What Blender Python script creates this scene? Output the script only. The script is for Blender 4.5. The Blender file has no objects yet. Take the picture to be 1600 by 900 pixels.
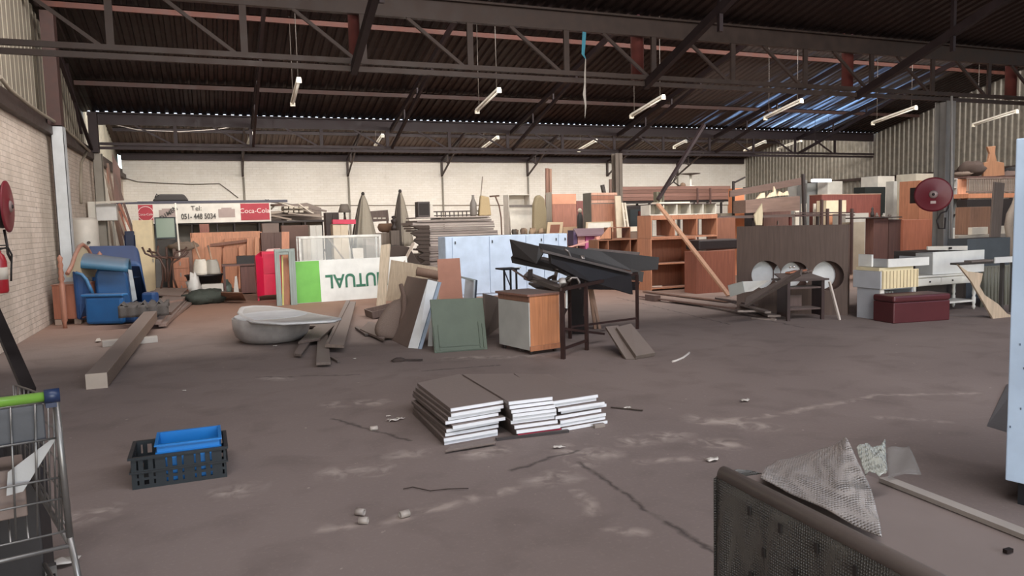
import bpy, math, random
from mathutils import Vector, Matrix
random.seed(7)
RND = random.Random(11)
C = bpy.context.scene.collection
PI = math.pi
# ---------------------------------------------------------------- camera (solved from the vanishing points)
FPX = 1171.0; CAMZ = 1.6
_y = Vector((330 - 800, 360 - 450, FPX)).normalized()
_x = Vector((3750 - 800, 273 - 450, FPX)); _x = (_x - _x.dot(_y) * _y).normalized()
_z = _x.cross(_y)
if _z.y > 0: _z = -_z
def ray(x, y):
    v = Vector((x - 800, y - 450, FPX)); return Vector((_x.dot(v), _y.dot(v), _z.dot(v)))
def F(x, y, z=0.0):                     # where a pixel meets the level z
    d = ray(x, y); t = (z - CAMZ) / d.z; return Vector((d.x * t, d.y * t, z))
def A(x, y, Y):                         # where it meets the vertical plane at depth Y
    d = ray(x, y); t = Y / d.y; return Vector((d.x * t, Y, CAMZ + d.z * t))
def AX(x, y, X):
    d = ray(x, y); t = X / d.x; return Vector((X, d.y * t, CAMZ + d.z * t))
def onto(x, y, p, n):                   # where it meets any plane
    d = ray(x, y); o = Vector((0, 0, CAMZ)); t = (p - o).dot(n) / d.dot(n); return o + d * t
# ---------------------------------------------------------------- materials
def lin(c):
    c = c / 255.0
    return c / 12.92 if c <= 0.04045 else ((c + 0.055) / 1.055) ** 2.4
def rgb(h): return (lin(int(h[0:2], 16)), lin(int(h[2:4], 16)), lin(int(h[4:6], 16)), 1)
MATS = {}
def mat(h, kind='plain', rough=0.6, dust=0.0, **k):
    key = (h, kind, rough, dust, tuple(sorted(k.items())))
    if key in MATS: return MATS[key]
    m = bpy.data.materials.new(kind + '_' + h); m.use_nodes = True
    nt = m.node_tree; N = nt.nodes; L = nt.links; b = N['Principled BSDF']
    b.inputs['Roughness'].default_value = rough
    base = rgb(h)
    tc = N.new('ShaderNodeTexCoord')
    def noise(scale, detail=4, vec=None, dist=0.0):
        n = N.new('ShaderNodeTexNoise'); n.inputs['Scale'].default_value = scale; n.inputs['Detail'].default_value = detail
        n.inputs['Distortion'].default_value = dist
        L.new(vec if vec is not None else tc.outputs['Object'], n.inputs['Vector']); return n.outputs['Fac']
    def mixc(fac, a, bb, mode='MIX'):
        x = N.new('ShaderNodeMix'); x.data_type = 'RGBA'; x.blend_type = mode
        for s, v in ((x.inputs[0], fac), (x.inputs[6], a), (x.inputs[7], bb)):
            if isinstance(v, bpy.types.NodeSocket): L.new(v, s)
            else: s.default_value = v
        return x.outputs[2]
    def ramp(f, p0, p1, v0=0.0, v1=1.0):
        r = N.new('ShaderNodeMapRange'); r.inputs[1].default_value = p0; r.inputs[2].default_value = p1
        r.inputs[3].default_value = v0; r.inputs[4].default_value = v1; L.new(f, r.inputs[0]); return r.outputs[0]
    def mapped(s):
        mp = N.new('ShaderNodeMapping'); mp.inputs['Scale'].default_value = s; L.new(tc.outputs['Object'], mp.inputs[0]); return mp.outputs[0]
    def shade(c, f): return (min(1, c[0] * f), min(1, c[1] * f), min(1, c[2] * f), 1)
    col = None; bump = None
    if kind == 'wood':
        ax = k.get('ax', 2); s = [34, 34, 34]; s[ax] = 2.0
        g = noise(1.0, 5, mapped(tuple(s)), 0.6)
        col = mixc(ramp(g, .3, .7), shade(base, .78), shade(base, 1.12))
        col = mixc(ramp(noise(2.2, 3), .45, .75, 0, .35), col, shade(base, .7)); bump = g
    elif kind == 'metal':
        b.inputs['Metallic'].default_value = k.get('met', .6)
        g = noise(6, 6); col = mixc(ramp(g, .35, .7), shade(base, .75), shade(base, 1.1))
        L.new(ramp(g, .2, .8, max(0.05, rough - .12), min(1, rough + .15)), b.inputs['Roughness'])
    elif kind == 'cloth':
        g = noise(90, 2); col = mixc(ramp(g, .3, .7), shade(base, .85), shade(base, 1.1)); bump = g
    elif kind == 'flat':
        col = base
    else:
        g = noise(3.5, 6); col = mixc(ramp(g, .35, .7), shade(base, .88), shade(base, 1.06)); bump = noise(25, 3)
    if dust > 0:
        ge = N.new('ShaderNodeNewGeometry'); sp = N.new('ShaderNodeSeparateXYZ'); L.new(ge.outputs['Normal'], sp.inputs[0])
        up = ramp(sp.outputs[2], .35, .9, 0, dust)
        col = mixc(up, col if col is not None else base, rgb('8c7e77'))
    if isinstance(col, bpy.types.NodeSocket): L.new(col, b.inputs['Base Color'])
    else: b.inputs['Base Color'].default_value = col
    if bump is not None:
        bp = N.new('ShaderNodeBump'); bp.inputs['Strength'].default_value = .12; bp.inputs['Distance'].default_value = .01
        L.new(bump, bp.inputs['Height']); L.new(bp.outputs[0], b.inputs['Normal'])
    if 'alpha' in k:
        b.inputs['Alpha'].default_value = k['alpha']
    if 'trans' in k:
        b.inputs['Transmission Weight'].default_value = k['trans']; b.inputs['IOR'].default_value = 1.25
    if 'emit' in k:
        b.inputs['Emission Color'].default_value = base; b.inputs['Emission Strength'].default_value = k['emit']
    MATS[key] = m; return m
# ---------------------------------------------------------------- mesh builder
class MB:
    def __init__(s): s.v = []; s.f = []; s.smooth = []
    def add(s, vs, fs, smooth=False):
        b = len(s.v); s.v += [Vector(v) for v in vs]
        for f in fs: s.f.append(tuple(b + i for i in f)); s.smooth.append(smooth)
        return s
    def hexa(s, p):                     # 8 corners: bottom loop of four, top loop of four
        return s.add(p, [(0, 3, 2, 1), (4, 5, 6, 7), (0, 1, 5, 4), (1, 2, 6, 5), (2, 3, 7, 6), (3, 0, 4, 7)])
    def box(s, x0, x1, y0, y1, z0, z1, fr=None):
        p = [Vector(q) for q in ((x0, y0, z0), (x1, y0, z0), (x1, y1, z0), (x0, y1, z0), (x0, y0, z1), (x1, y0, z1), (x1, y1, z1), (x0, y1, z1))]
        if fr: p = [fr @ q for q in p]
        return s.hexa(p)
    def slab(s, pts, th, away=True):    # polygon given a real thickness, away from the viewer
        pts = [Vector(p) for p in pts]; n = Vector((0, 0, 0)); k = len(pts)
        for i in range(k): n += (pts[i] - pts[0]).cross(pts[(i + 1) % k] - pts[0])
        n.normalize(); c = sum(pts, Vector()) / k
        if (c - Vector((0, 0, CAMZ))).dot(n) < 0: n = -n
        if not away: n = -n
        o = [p + n * th for p in pts]
        fs = [tuple(range(k)), tuple(reversed(range(k, 2 * k)))] + [(i, i + k, (i + 1) % k + k, (i + 1) % k) for i in range(k)]
        return s.add(pts + o, fs)
    def bar(s, p, q, w, h=None, up=None):
        p = Vector(p); q = Vector(q); h = h or w; d = (q - p).normalized()
        u = Vector(up) if up else (Vector((0, 0, 1)) if abs(d.z) < .9 else Vector((0, 1, 0)))
        a = d.cross(u).normalized() * w / 2; b = a.cross(d).normalized() * h / 2
        return s.hexa([p - a - b, p + a - b, p + a + b, p - a + b, q - a - b, q + a - b, q + a + b, q - a + b])
    def tube(s, pts, r, n=8, r2=None):
        pts = [Vector(p) for p in pts]; m = len(pts); vs = []; prev = None
        for i, p in enumerate(pts):
            d = (pts[min(i + 1, m - 1)] - pts[max(i - 1, 0)]).normalized()
            if prev is None: a = d.orthogonal().normalized()
            else: a = (prev - d * prev.dot(d)).normalized()
            prev = a; b = d.cross(a); rr = r if r2 is None else r + (r2 - r) * i / (m - 1)
            vs += [p + (a * math.cos(2 * PI * j / n) + b * math.sin(2 * PI * j / n)) * rr for j in range(n)]
        fs = [(i * n + j, i * n + (j + 1) % n, (i + 1) * n + (j + 1) % n, (i + 1) * n + j) for i in range(m - 1) for j in range(n)]
        s.add(vs, fs, True); b0 = len(s.v) - len(vs)
        s.f += [tuple(b0 + j for j in reversed(range(n))), tuple(b0 + (m - 1) * n + j for j in range(n))]; s.smooth += [False, False]
        return s
    def lathe(s, c, prof, n=24, sx=1.0, sy=1.0, M=None):
        c = Vector(c); vs = []
        for r, z in prof:
            for j in range(n):
                t = 2 * PI * j / n; v = Vector((r * math.cos(t) * sx, r * math.sin(t) * sy, z))
                vs.append(c + (M @ v if M else v))
        m = len(prof)
        fs = [(i * n + j, i * n + (j + 1) % n, (i + 1) * n + (j + 1) % n, (i + 1) * n + j) for i in range(m - 1) for j in range(n)]
        s.add(vs, fs, True); b0 = len(s.v) - len(vs)
        if prof[0][0] > 1e-4: s.f.append(tuple(b0 + j for j in reversed(range(n)))); s.smooth.append(False)
        if prof[-1][0] > 1e-4: s.f.append(tuple(b0 + (m - 1) * n + j for j in range(n))); s.smooth.append(False)
        return s
    def ball(s, c, rx, ry, rz, n=12, jit=0.0, seed=1):
        c = Vector(c); R = random.Random(seed); vs = []; m = n // 2 + 1
        for i in range(m + 1):
            for j in range(n):
                a = PI * i / m; t = 2 * PI * j / n; q = 1 + (R.random() - .5) * jit * (0 if i in (0, m) else 1)
                vs.append(c + Vector((math.sin(a) * math.cos(t) * rx * q, math.sin(a) * math.sin(t) * ry * q, -math.cos(a) * rz * q)))
        fs = [(i * n + j, i * n + (j + 1) % n, (i + 1) * n + (j + 1) % n, (i + 1) * n + j) for i in range(m) for j in range(n)]
        return s.add(vs, fs, True)
    def grid(s, nx, ny, fn, th=0.0, closed=False):
        vs = [Vector(fn(i / nx, j / ny)) for j in range(ny + 1) for i in range(nx + 1)]
        fs = [(j * (nx + 1) + i, j * (nx + 1) + i + 1, (j + 1) * (nx + 1) + i + 1, (j + 1) * (nx + 1) + i) for j in range(ny) for i in range(nx)]
        return s.add(vs, fs, True)
def put(name, mb, m, parent=None, label=None, cat=None, group=None, kind=None, bevel=0.0, solid=0.0, origin=None, sub=0):
    lo = [min(v[i] for v in mb.v) for i in range(3)]; hi = [max(v[i] for v in mb.v) for i in range(3)]
    o3 = Vector(origin) if origin is not None else Vector(((lo[0] + hi[0]) / 2, (lo[1] + hi[1]) / 2, lo[2]))
    me = bpy.data.meshes.new(name); me.from_pydata([v - o3 for v in mb.v], [], mb.f)
    me.polygons.foreach_set('use_smooth', mb.smooth); me.materials.append(m); me.update()
    o = bpy.data.objects.new(name, me); C.objects.link(o)
    o.location = o3 - (world(parent) if parent else Vector())
    if parent: o.parent = parent
    if label: o['label'] = label
    if cat: o['category'] = cat
    if group: o['group'] = group
    if kind: o['kind'] = kind
    if solid:
        q = o.modifiers.new('s', 'SOLIDIFY'); q.thickness = solid; q.offset = 0
    if bevel:
        q = o.modifiers.new('b', 'BEVEL'); q.width = bevel; q.segments = 2; q.limit_method = 'ANGLE'
    if sub:
        q = o.modifiers.new('u', 'SUBSURF'); q.levels = sub; q.render_levels = sub
    return o
def world(o):
    v = Vector(o.location)
    while o.parent: o = o.parent; v += o.location
    return v
def root(name, label, cat, loc, group=None):
    o = bpy.data.objects.new(name, None); C.objects.link(o); o.location = loc; o.empty_display_size = .1
    o['label'] = label; o['category'] = cat
    if group: o['group'] = group
    return o
def struct(name, mb, m, **k): return put(name, mb, m, kind='structure', **k)
def text(s, size, fr, m, name='lettering', parent=None, ext=0.002, sx=1.0, bold=0.0):
    cu = bpy.data.curves.new('t', 'FONT'); cu.body = s; cu.size = size; cu.extrude = ext; cu.align_x = 'CENTER'; cu.align_y = 'CENTER'; cu.offset = bold
    t = bpy.data.objects.new('t', cu); C.objects.link(t); bpy.context.view_layer.update()
    me = bpy.data.meshes.new_from_object(t.evaluated_get(bpy.context.evaluated_depsgraph_get()))
    C.objects.unlink(t); bpy.data.objects.remove(t)
    vs = [fr @ Vector((v.co.x * sx, v.co.y, v.co.z)) for v in me.vertices]; fs = [tuple(p.vertices) for p in me.polygons]
    mb = MB(); mb.add(vs, fs); return put(name, mb, m, parent)
def frame(p, q):                        # local axes of a piece whose front bottom edge runs p to q; +y goes back
    p = Vector(p); q = Vector(q); a = math.atan2(q.y - p.y, q.x - p.x)
    return Matrix.Translation(p) @ Matrix.Rotation(a, 4, 'Z')
def onface(fr, x, z, y=-0.003):         # text frame on the front of such a piece
    return fr @ Matrix.Translation((x, y, z)) @ Matrix.Rotation(PI / 2, 4, 'X')
def height(p, x, y):                    # height above the floor of a point straight above p seen at pixel row y
    return A(x, y, p.y).z
def fpx(xl, yt, xr, yb, Y):
    xm = (xl + xr) / 2; ym = (yt + yb) / 2
    return A(xl, ym, Y).x, A(xr, ym, Y).x, A(xm, yb, Y).z, A(xm, yt, Y).z
# ---------------------------------------------------------------- room shell
WX = -2.75; RX = 23.6; BY = 29.3
def floor_mat():
    m = bpy.data.materials.new('dusty_concrete'); m.use_nodes = True
    nt = m.node_tree; N = nt.nodes; L = nt.links; b = N['Principled BSDF']
    tc = N.new('ShaderNodeTexCoord'); O = tc.outputs['Object']
    def noise(s, d, dist=0):
        n = N.new('ShaderNodeTexNoise'); n.inputs['Scale'].default_value = s; n.inputs['Detail'].default_value = d; n.inputs['Distortion'].default_value = dist
        L.new(O, n.inputs['Vector']); return n
    def math_(op, a, bb=0.0, c=None):
        n = N.new('ShaderNodeMath'); n.operation = op
        for i, v in enumerate((a, bb) if c is None else (a, bb, c)):
            if isinstance(v, bpy.types.NodeSocket): L.new(v, n.inputs[i])
            else: n.inputs[i].default_value = v
        return n.outputs[0]
    def mr(f, a, bb, c=0.0, d=1.0):
        n = N.new('ShaderNodeMapRange'); L.new(f, n.inputs[0])
        for i, v in enumerate((a, bb, c, d)): n.inputs[i + 1].default_value = v
        return n.outputs[0]
    def mix(f, a, bb):
        x = N.new('ShaderNodeMix'); x.data_type = 'RGBA'
        for s, v in ((x.inputs[0], f), (x.inputs[6], a), (x.inputs[7], bb)):
            if isinstance(v, bpy.types.NodeSocket): L.new(v, s)
            else: s.default_value = v
        return x.outputs[2]
    big = noise(.35, 4, .5).outputs['Fac']; med = noise(2.2, 7, .4).outputs['Fac']; fine = noise(40, 4).outputs['Fac']
    col = mix(mr(big, .35, .65), rgb(FLOOR_A), rgb(FLOOR_B))
    col = mix(mr(med, .5, .75, 0, .45), col, rgb('5f524c'))
    col = mix(mr(fine, .55, .75, 0, .22), col, rgb('a3948a'))
    # the back of the hall: trodden brownish earth
    sp = N.new('ShaderNodeSeparateXYZ'); wn = noise(1.1, 4)
    ad = N.new('ShaderNodeVectorMath'); ad.operation = 'SCALE'; L.new(wn.outputs['Color'], ad.inputs[0]); ad.inputs[3].default_value = 1.0
    a2 = N.new('ShaderNodeVectorMath'); L.new(O, a2.inputs[0]); L.new(ad.outputs[0], a2.inputs[1]); L.new(a2.outputs[0], sp.inputs[0])
    X, Y = sp.outputs[0], sp.outputs[1]
    col = mix(mr(Y, 12.0, 16.5, 0, .75), col, rgb('99715a'))
    # warped coordinates for the scuffs and cracks
    wn2 = noise(5, 5); s2 = N.new('ShaderNodeSeparateXYZ'); sc = N.new('ShaderNodeVectorMath'); sc.operation = 'MULTIPLY_ADD'
    L.new(wn2.outputs['Color'], sc.inputs[0]); sc.inputs[1].default_value = (.16, .16, 0); L.new(O, sc.inputs[2])
    s2 = N.new('ShaderNodeSeparateXYZ'); L.new(sc.outputs[0], s2.inputs[0]); x2, y2 = s2.outputs[0], s2.outputs[1]
    def seg(p, q):                      # distance to a segment on the floor
        p = p + Vector((.08, .08, 0)); q = q + Vector((.08, .08, 0))
        d = q - p; l2 = d.x * d.x + d.y * d.y
        px = math_('SUBTRACT', x2, p.x); py = math_('SUBTRACT', y2, p.y)
        t = math_('ADD', math_('MULTIPLY', px, d.x / l2), math_('MULTIPLY', py, d.y / l2))
        tn = N.new('ShaderNodeClamp'); L.new(t, tn.inputs[0]); t = tn.outputs[0]
        ex = math_('SUBTRACT', px, math_('MULTIPLY', t, d.x)); ey = math_('SUBTRACT', py, math_('MULTIPLY', t, d.y))
        return math_('SQRT', math_('ADD', math_('MULTIPLY', ex, ex), math_('MULTIPLY', ey, ey)))
    def chain(list_, w):
        acc = None
        for a, b_ in list_:
            v = seg(F(*a), F(*b_)); acc = v if acc is None else math_('MINIMUM', acc, v)
        return mr(acc, w, 0.0, 0, 1)
    light = chain([((1100, 662), (1230, 645)), ((1230, 645), (1375, 618)), ((1375, 618), (1520, 614)), ((1375, 652), (1480, 660)), ((600, 818), (650, 800)), ((650, 800), (720, 785)),
                   ((720, 785), (805, 765)), ((505, 825), (540, 822)), ((905, 768), (925, 800)), ((958, 828), (1000, 832)), ((1002, 722), (1100, 716))], .07)
    smear = chain([((520, 740), (600, 732)), ((625, 711), (645, 708)), ((740, 710), (775, 705)), ((842, 752), (880, 745)), ((885, 700), (950, 712)), ((980, 690), (1060, 680)), ((1090, 655), (1200, 668)),
                   ((1105, 692), (1140, 694)), ((350, 772), (385, 765)), ((130, 810), (160, 800)), ((520, 632), (590, 628)), ((700, 560), (840, 556)), ((420, 590), (445, 592)), ((895, 712), (915, 722))], .16)
    crack = chain([((905, 722), (985, 778)), ((985, 778), (1060, 828)), ((1060, 828), (1130, 872)), ((905, 702), (800, 735)), ((520, 655), (640, 688)), ((1150, 490), (1255, 512)), ((965, 465), (1140, 507)),
                   ((400, 590), (560, 585)), ((660, 580), (780, 570))], .028)
    patch = noise(7, 6, .8).outputs['Fac']
    col = mix(math_('MULTIPLY', light, mr(patch, .38, .6, 0, .8)), col, rgb('b3a398'))
    col = mix(math_('MULTIPLY', smear, mr(patch, .42, .62, 0, .85)), col, rgb('b5a69b'))
    col = mix(math_('MULTIPLY', crack, mr(patch, .3, .5, .2, .8)), col, rgb('3a312d'))
    sq = noise(14, 2).outputs['Fac']
    col = mix(mr(sq, .74, .77, 0, .6), col, rgb('b8a89b'))
    L.new(col, b.inputs['Base Color']); b.inputs['Roughness'].default_value = .82
    bp = N.new('ShaderNodeBump'); bp.inputs['Strength'].default_value = .35; bp.inputs['Distance'].default_value = .02
    L.new(math_('ADD', med, math_('MULTIPLY', fine, .3)), bp.inputs['Height']); L.new(bp.outputs[0], b.inputs['Normal'])
    return m
def brick_mat(h1, h2, hm, stain):
    m = bpy.data.materials.new('painted_brick'); m.use_nodes = True
    nt = m.node_tree; N = nt.nodes; L = nt.links; b = N['Principled BSDF']; b.inputs['Roughness'].default_value = .8
    tc = N.new('ShaderNodeTexCoord'); sp = N.new('ShaderNodeSeparateXYZ'); L.new(tc.outputs['Object'], sp.inputs[0])
    a = N.new('ShaderNodeMath'); L.new(sp.outputs[0], a.inputs[0]); L.new(sp.outputs[1], a.inputs[1])
    cb = N.new('ShaderNodeCombineXYZ'); L.new(a.outputs[0], cb.inputs[0]); L.new(sp.outputs[2], cb.inputs[1])
    br = N.new('ShaderNodeTexBrick'); L.new(cb.outputs[0], br.inputs[0])
    br.inputs['Color1'].default_value = rgb(h1); br.inputs['Color2'].default_value = rgb(h2); br.inputs['Mortar'].default_value = rgb(hm)
    br.inputs['Scale'].default_value = 1; br.inputs['Brick Width'].default_value = .24; br.inputs['Row Height'].default_value = .086
    br.inputs['Mortar Size'].default_value = .006; br.inputs['Mortar Smooth'].default_value = .5
    def noise(s, d, sc=(1, 1, 1)):
        mp = N.new('ShaderNodeMapping'); mp.inputs['Scale'].default_value = sc; L.new(tc.outputs['Object'], mp.inputs[0])
        n = N.new('ShaderNodeTexNoise'); n.inputs['Scale'].default_value = s; n.inputs['Detail'].default_value = d; L.new(mp.outputs[0], n.inputs[0])
        r = N.new('ShaderNodeMapRange'); L.new(n.outputs[0], r.inputs[0]); return r
    c = br.outputs['Color']
    for (s, d, sc, p0, p1, amt, hx) in ((.9, 6, (1, 1, .5), .45, .7, stain, '8d8070'), (3, 5, (1, 1, .25), .52, .75, stain * .8, '9a8c7a'), (9, 4, (1, 1, 1), .62, .74, stain, '75695c')):
        r = noise(s, d, sc); r.inputs[1].default_value = p0; r.inputs[2].default_value = p1; r.inputs[4].default_value = amt
        x = N.new('ShaderNodeMix'); x.data_type = 'RGBA'; L.new(r.outputs[0], x.inputs[0]); L.new(c, x.inputs[6]); x.inputs[7].default_value = rgb(hx); c = x.outputs[2]
    L.new(c, b.inputs['Base Color'])
    bp = N.new('ShaderNodeBump'); bp.inputs['Strength'].default_value = .6; bp.inputs['Distance'].default_value = .012; bp.invert = True
    L.new(br.outputs['Fac'], bp.inputs['Height']); L.new(bp.outputs[0], b.inputs['Normal'])
    return m
FLOOR_A = '7d6f69'; FLOOR_B = '8c7d76'
fl = MB(); fl.box(WX - .3, RX + 8, -8, BY + .3, -.15, 0); struct('floor', fl, floor_mat(), origin=(0, 0, 0))
brick_l = brick_mat('dccdbf', 'cfbfb0', 'bcad9f', .5)
brick_b = brick_mat('efe9df', 'e9e2d6', 'ddd5c8', .10)
wl = MB(); wl.box(WX - .25, WX, -8, BY + .25, 0, 3.45)
for y in (16.4, 21.7): wl.box(WX - .01, WX + .06, y + .45, y + .8, 0, 3.45)
struct('wall_left', wl, brick_l, origin=(0, 0, 0))
wb = MB(); wb.box(WX, RX + .2, BY, BY + .25, 0, 4.35); struct('wall_back', wb, brick_b, origin=(0, 0, 0))
def ribs(mb, a, b, u0, u1, pitch=.2, h=.035, back=None):
    """trapezoid-ribbed sheet: the ribs repeat along u (a unit vector) from u0 to u1 and run from point a(u) to b(u)"""
    n = int(abs(u1 - u0) / pitch); vs = []; st = (u1 - u0) / n
    for i in range(n):
        u = u0 + st * i
        for t, q in ((0, 0), (.45, 0), (.58, 1), (.87, 1)): vs.append((u + st * t, q))
    vs.append((u1, 0)); V = []
    for u, q in vs: V.append(a(u, q * h)); V.append(b(u, q * h))
    mb.add(V, [(2 * i, 2 * i + 2, 2 * i + 3, 2 * i + 1) for i in range(len(vs) - 1)])
SL = .235
roof_m = mat('382d2b', 'metal', .45, met=.7)
def roofz2(y): return 4.66 + (21.75 - y) * SL
def roofz1(y): return 4.92 + (10.95 - y) * SL
def roofz3(y): return 4.36 + (BY - y) * SL
def roof(name, y0, y1, fz, m, gaps=None):
    mb = MB(); ribs(mb, lambda u, q: Vector((u, y0, fz(y0) + q)), lambda u, q: Vector((u, y1, fz(y1) + q)), WX - .3, RX + 8.2 if y1 < 12 else RX + .3)
    return struct(name, mb, m, origin=(0, 0, 0), solid=.004)
roof('ceiling', .1, 10.95, roofz1, roof_m)
roof('ceiling', -8, .05, lambda y: 4.95 - y * SL, roof_m)
RLX0, RLX1, RLY0, RLY1 = 13.0, 21.4, 15.6, 21.5
def rpatch(name, x0, x1, y0, y1, m, kind='structure', **k):
    mb = MB(); ribs(mb, lambda u, q: Vector((u, y0, roofz2(y0) + q)), lambda u, q: Vector((u, y1, roofz2(y1) + q)), x0, x1)
    return put(name, mb, m, kind=kind, origin=(0, 0, 0), solid=.004, **k)
rpatch('ceiling', WX - .3, RLX0, 10.95, 21.78, roof_m); rpatch('ceiling', RLX1, RX + .3, 10.95, 21.78, roof_m)
rpatch('ceiling', RLX0, RLX1, 10.95, RLY0, roof_m); rpatch('ceiling', RLX0, RLX1, RLY1, 21.78, roof_m)
def roof_glint_mat():  # translucent streaks added to imitate glints reflected off the metal ribs
    m = bpy.data.materials.new('translucent_roof_glints'); m.use_nodes = True; nt = m.node_tree; N = nt.nodes; L = nt.links
    out = N['Material Output']; b = N['Principled BSDF']; b.inputs['Base Color'].default_value = rgb('5d5450'); b.inputs['Roughness'].default_value = .5
    t = N.new('ShaderNodeBsdfTranslucent'); t.inputs[0].default_value = (.8, .9, 1, 1)
    tc = N.new('ShaderNodeTexCoord'); mp = N.new('ShaderNodeMapping'); mp.inputs['Scale'].default_value = (5, .12, 1); L.new(tc.outputs['Object'], mp.inputs[0])
    n = N.new('ShaderNodeTexNoise'); n.inputs['Scale'].default_value = 1.1; n.inputs['Detail'].default_value = 4; L.new(mp.outputs[0], n.inputs[0])
    n2 = N.new('ShaderNodeTexNoise'); n2.inputs['Scale'].default_value = .45; n2.inputs['Detail'].default_value = 3; L.new(tc.outputs['Object'], n2.inputs[0])
    r1 = N.new('ShaderNodeMapRange'); r1.inputs[1].default_value = .5; r1.inputs[2].default_value = .66; L.new(n.outputs[0], r1.inputs[0])
    r2 = N.new('ShaderNodeMapRange'); r2.inputs[1].default_value = .42; r2.inputs[2].default_value = .62; L.new(n2.outputs[0], r2.inputs[0])
    ds = N.new('ShaderNodeVectorMath'); ds.operation = 'DISTANCE'; L.new(tc.outputs['Object'], ds.inputs[0]); ds.inputs[1].default_value = (19.0, 20.2, 5.0)
    r3 = N.new('ShaderNodeMapRange'); r3.inputs[1].default_value = 4.6; r3.inputs[2].default_value = .8; r3.inputs[3].default_value = .12; L.new(ds.outputs['Value'], r3.inputs[0])
    sb = N.new('ShaderNodeMath'); sb.operation = 'SUBTRACT'; sb.inputs[0].default_value = .62; mu0 = N.new('ShaderNodeMath'); mu0.operation = 'MULTIPLY'; mu0.inputs[1].default_value = .2; L.new(r3.outputs[0], mu0.inputs[0]); L.new(mu0.outputs[0], sb.inputs[1]); L.new(sb.outputs[0], r1.inputs[1])
    mu = N.new('ShaderNodeMath'); mu.operation = 'MULTIPLY'; L.new(r1.outputs[0], mu.inputs[0]); L.new(r3.outputs[0], mu.inputs[1])
    mx = N.new('ShaderNodeMixShader'); L.new(mu.outputs[0], mx.inputs[0]); L.new(b.outputs[0], mx.inputs[1]); L.new(t.outputs[0], mx.inputs[2]); L.new(mx.outputs[0], out.inputs[0]); return m
rpatch('ceiling', RLX0, RLX1, RLY0, RLY1, roof_glint_mat())
roof('ceiling', 21.9, BY + .3, roofz3, mat('6b5a50', 'metal', .6, met=.3))
# upper cladding of the left side, the right side and behind
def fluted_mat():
    m = bpy.data.materials.new('stained_sheet_flute_shade'); m.use_nodes = True; nt = m.node_tree; N = nt.nodes; L = nt.links; b = N['Principled BSDF']; b.inputs['Roughness'].default_value = .6
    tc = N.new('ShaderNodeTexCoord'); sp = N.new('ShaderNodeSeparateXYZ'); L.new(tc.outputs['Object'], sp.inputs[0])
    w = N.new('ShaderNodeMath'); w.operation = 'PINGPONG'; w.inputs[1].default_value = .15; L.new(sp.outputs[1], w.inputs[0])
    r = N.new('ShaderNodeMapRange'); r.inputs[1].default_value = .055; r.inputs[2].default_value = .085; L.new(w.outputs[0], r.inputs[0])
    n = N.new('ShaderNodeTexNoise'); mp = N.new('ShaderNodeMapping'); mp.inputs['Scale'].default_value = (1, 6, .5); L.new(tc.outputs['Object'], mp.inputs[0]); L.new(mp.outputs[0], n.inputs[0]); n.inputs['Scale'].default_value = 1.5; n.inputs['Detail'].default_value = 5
    x = N.new('ShaderNodeMix'); x.data_type = 'RGBA'; L.new(r.outputs[0], x.inputs[0]); x.inputs[6].default_value = rgb('5a5144'); x.inputs[7].default_value = rgb('cfc6b2')  # dark bands put the shade between the flutes into the colour
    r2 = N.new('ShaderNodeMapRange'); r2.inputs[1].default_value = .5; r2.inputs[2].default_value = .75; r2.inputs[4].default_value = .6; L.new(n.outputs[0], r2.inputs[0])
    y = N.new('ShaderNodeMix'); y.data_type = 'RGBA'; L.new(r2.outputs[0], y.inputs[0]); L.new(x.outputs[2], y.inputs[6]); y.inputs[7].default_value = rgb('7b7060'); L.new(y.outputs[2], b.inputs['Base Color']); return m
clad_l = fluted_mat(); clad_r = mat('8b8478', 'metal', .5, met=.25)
def side_top(y):
    return 4.95 - y * SL if y < 0 else roofz1(y) if y < 10.95 else (roofz2(y) if y < 21.8 else roofz3(y))
def side(name, X, z0, m, ys, inward):
    mb = MB()
    for y0, y1 in ys:
        ribs(mb, lambda u, q: Vector((X + inward * q, u, z0)), lambda u, q: Vector((X + inward * q, u, side_top(min(max(u, y0 + .01), y1 - .01)) - .01)), y0, y1, .3 if inward > 0 else .2, .04)
    struct(name, mb, m, origin=(0, 0, 0), solid=.004)
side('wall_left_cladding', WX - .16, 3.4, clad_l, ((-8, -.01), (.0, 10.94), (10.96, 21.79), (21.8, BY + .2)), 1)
side('wall_right_cladding', RX + .2, 0.0, clad_r, ((10.96, 21.8), (21.8, BY + .2)), -1)
mb = MB(); ribs(mb, lambda u, q: Vector((RX + 7.8 - q, u, 0)), lambda u, q: Vector((RX + 7.8 - q, u, side_top(u))), -8, 10.94)
mb.box(RX + .2, RX + 7.8, 11.08, 11.2, 0, 7.4); struct('wall_right', mb, clad_r, origin=(0, 0, 0))
mb = MB(); mb.box(WX - .3, RX + 8, -8.2, -8, 5.2, 9.6); mb.box(WX - .3, -2.2, -8.2, -8, 0, 5.2); mb.box(9.5, RX + 8, -8.2, -8, 0, 5.2)
struct('wall_front', mb, mat('8d8377', 'plain', .8), origin=(0, 0, 0))
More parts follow.
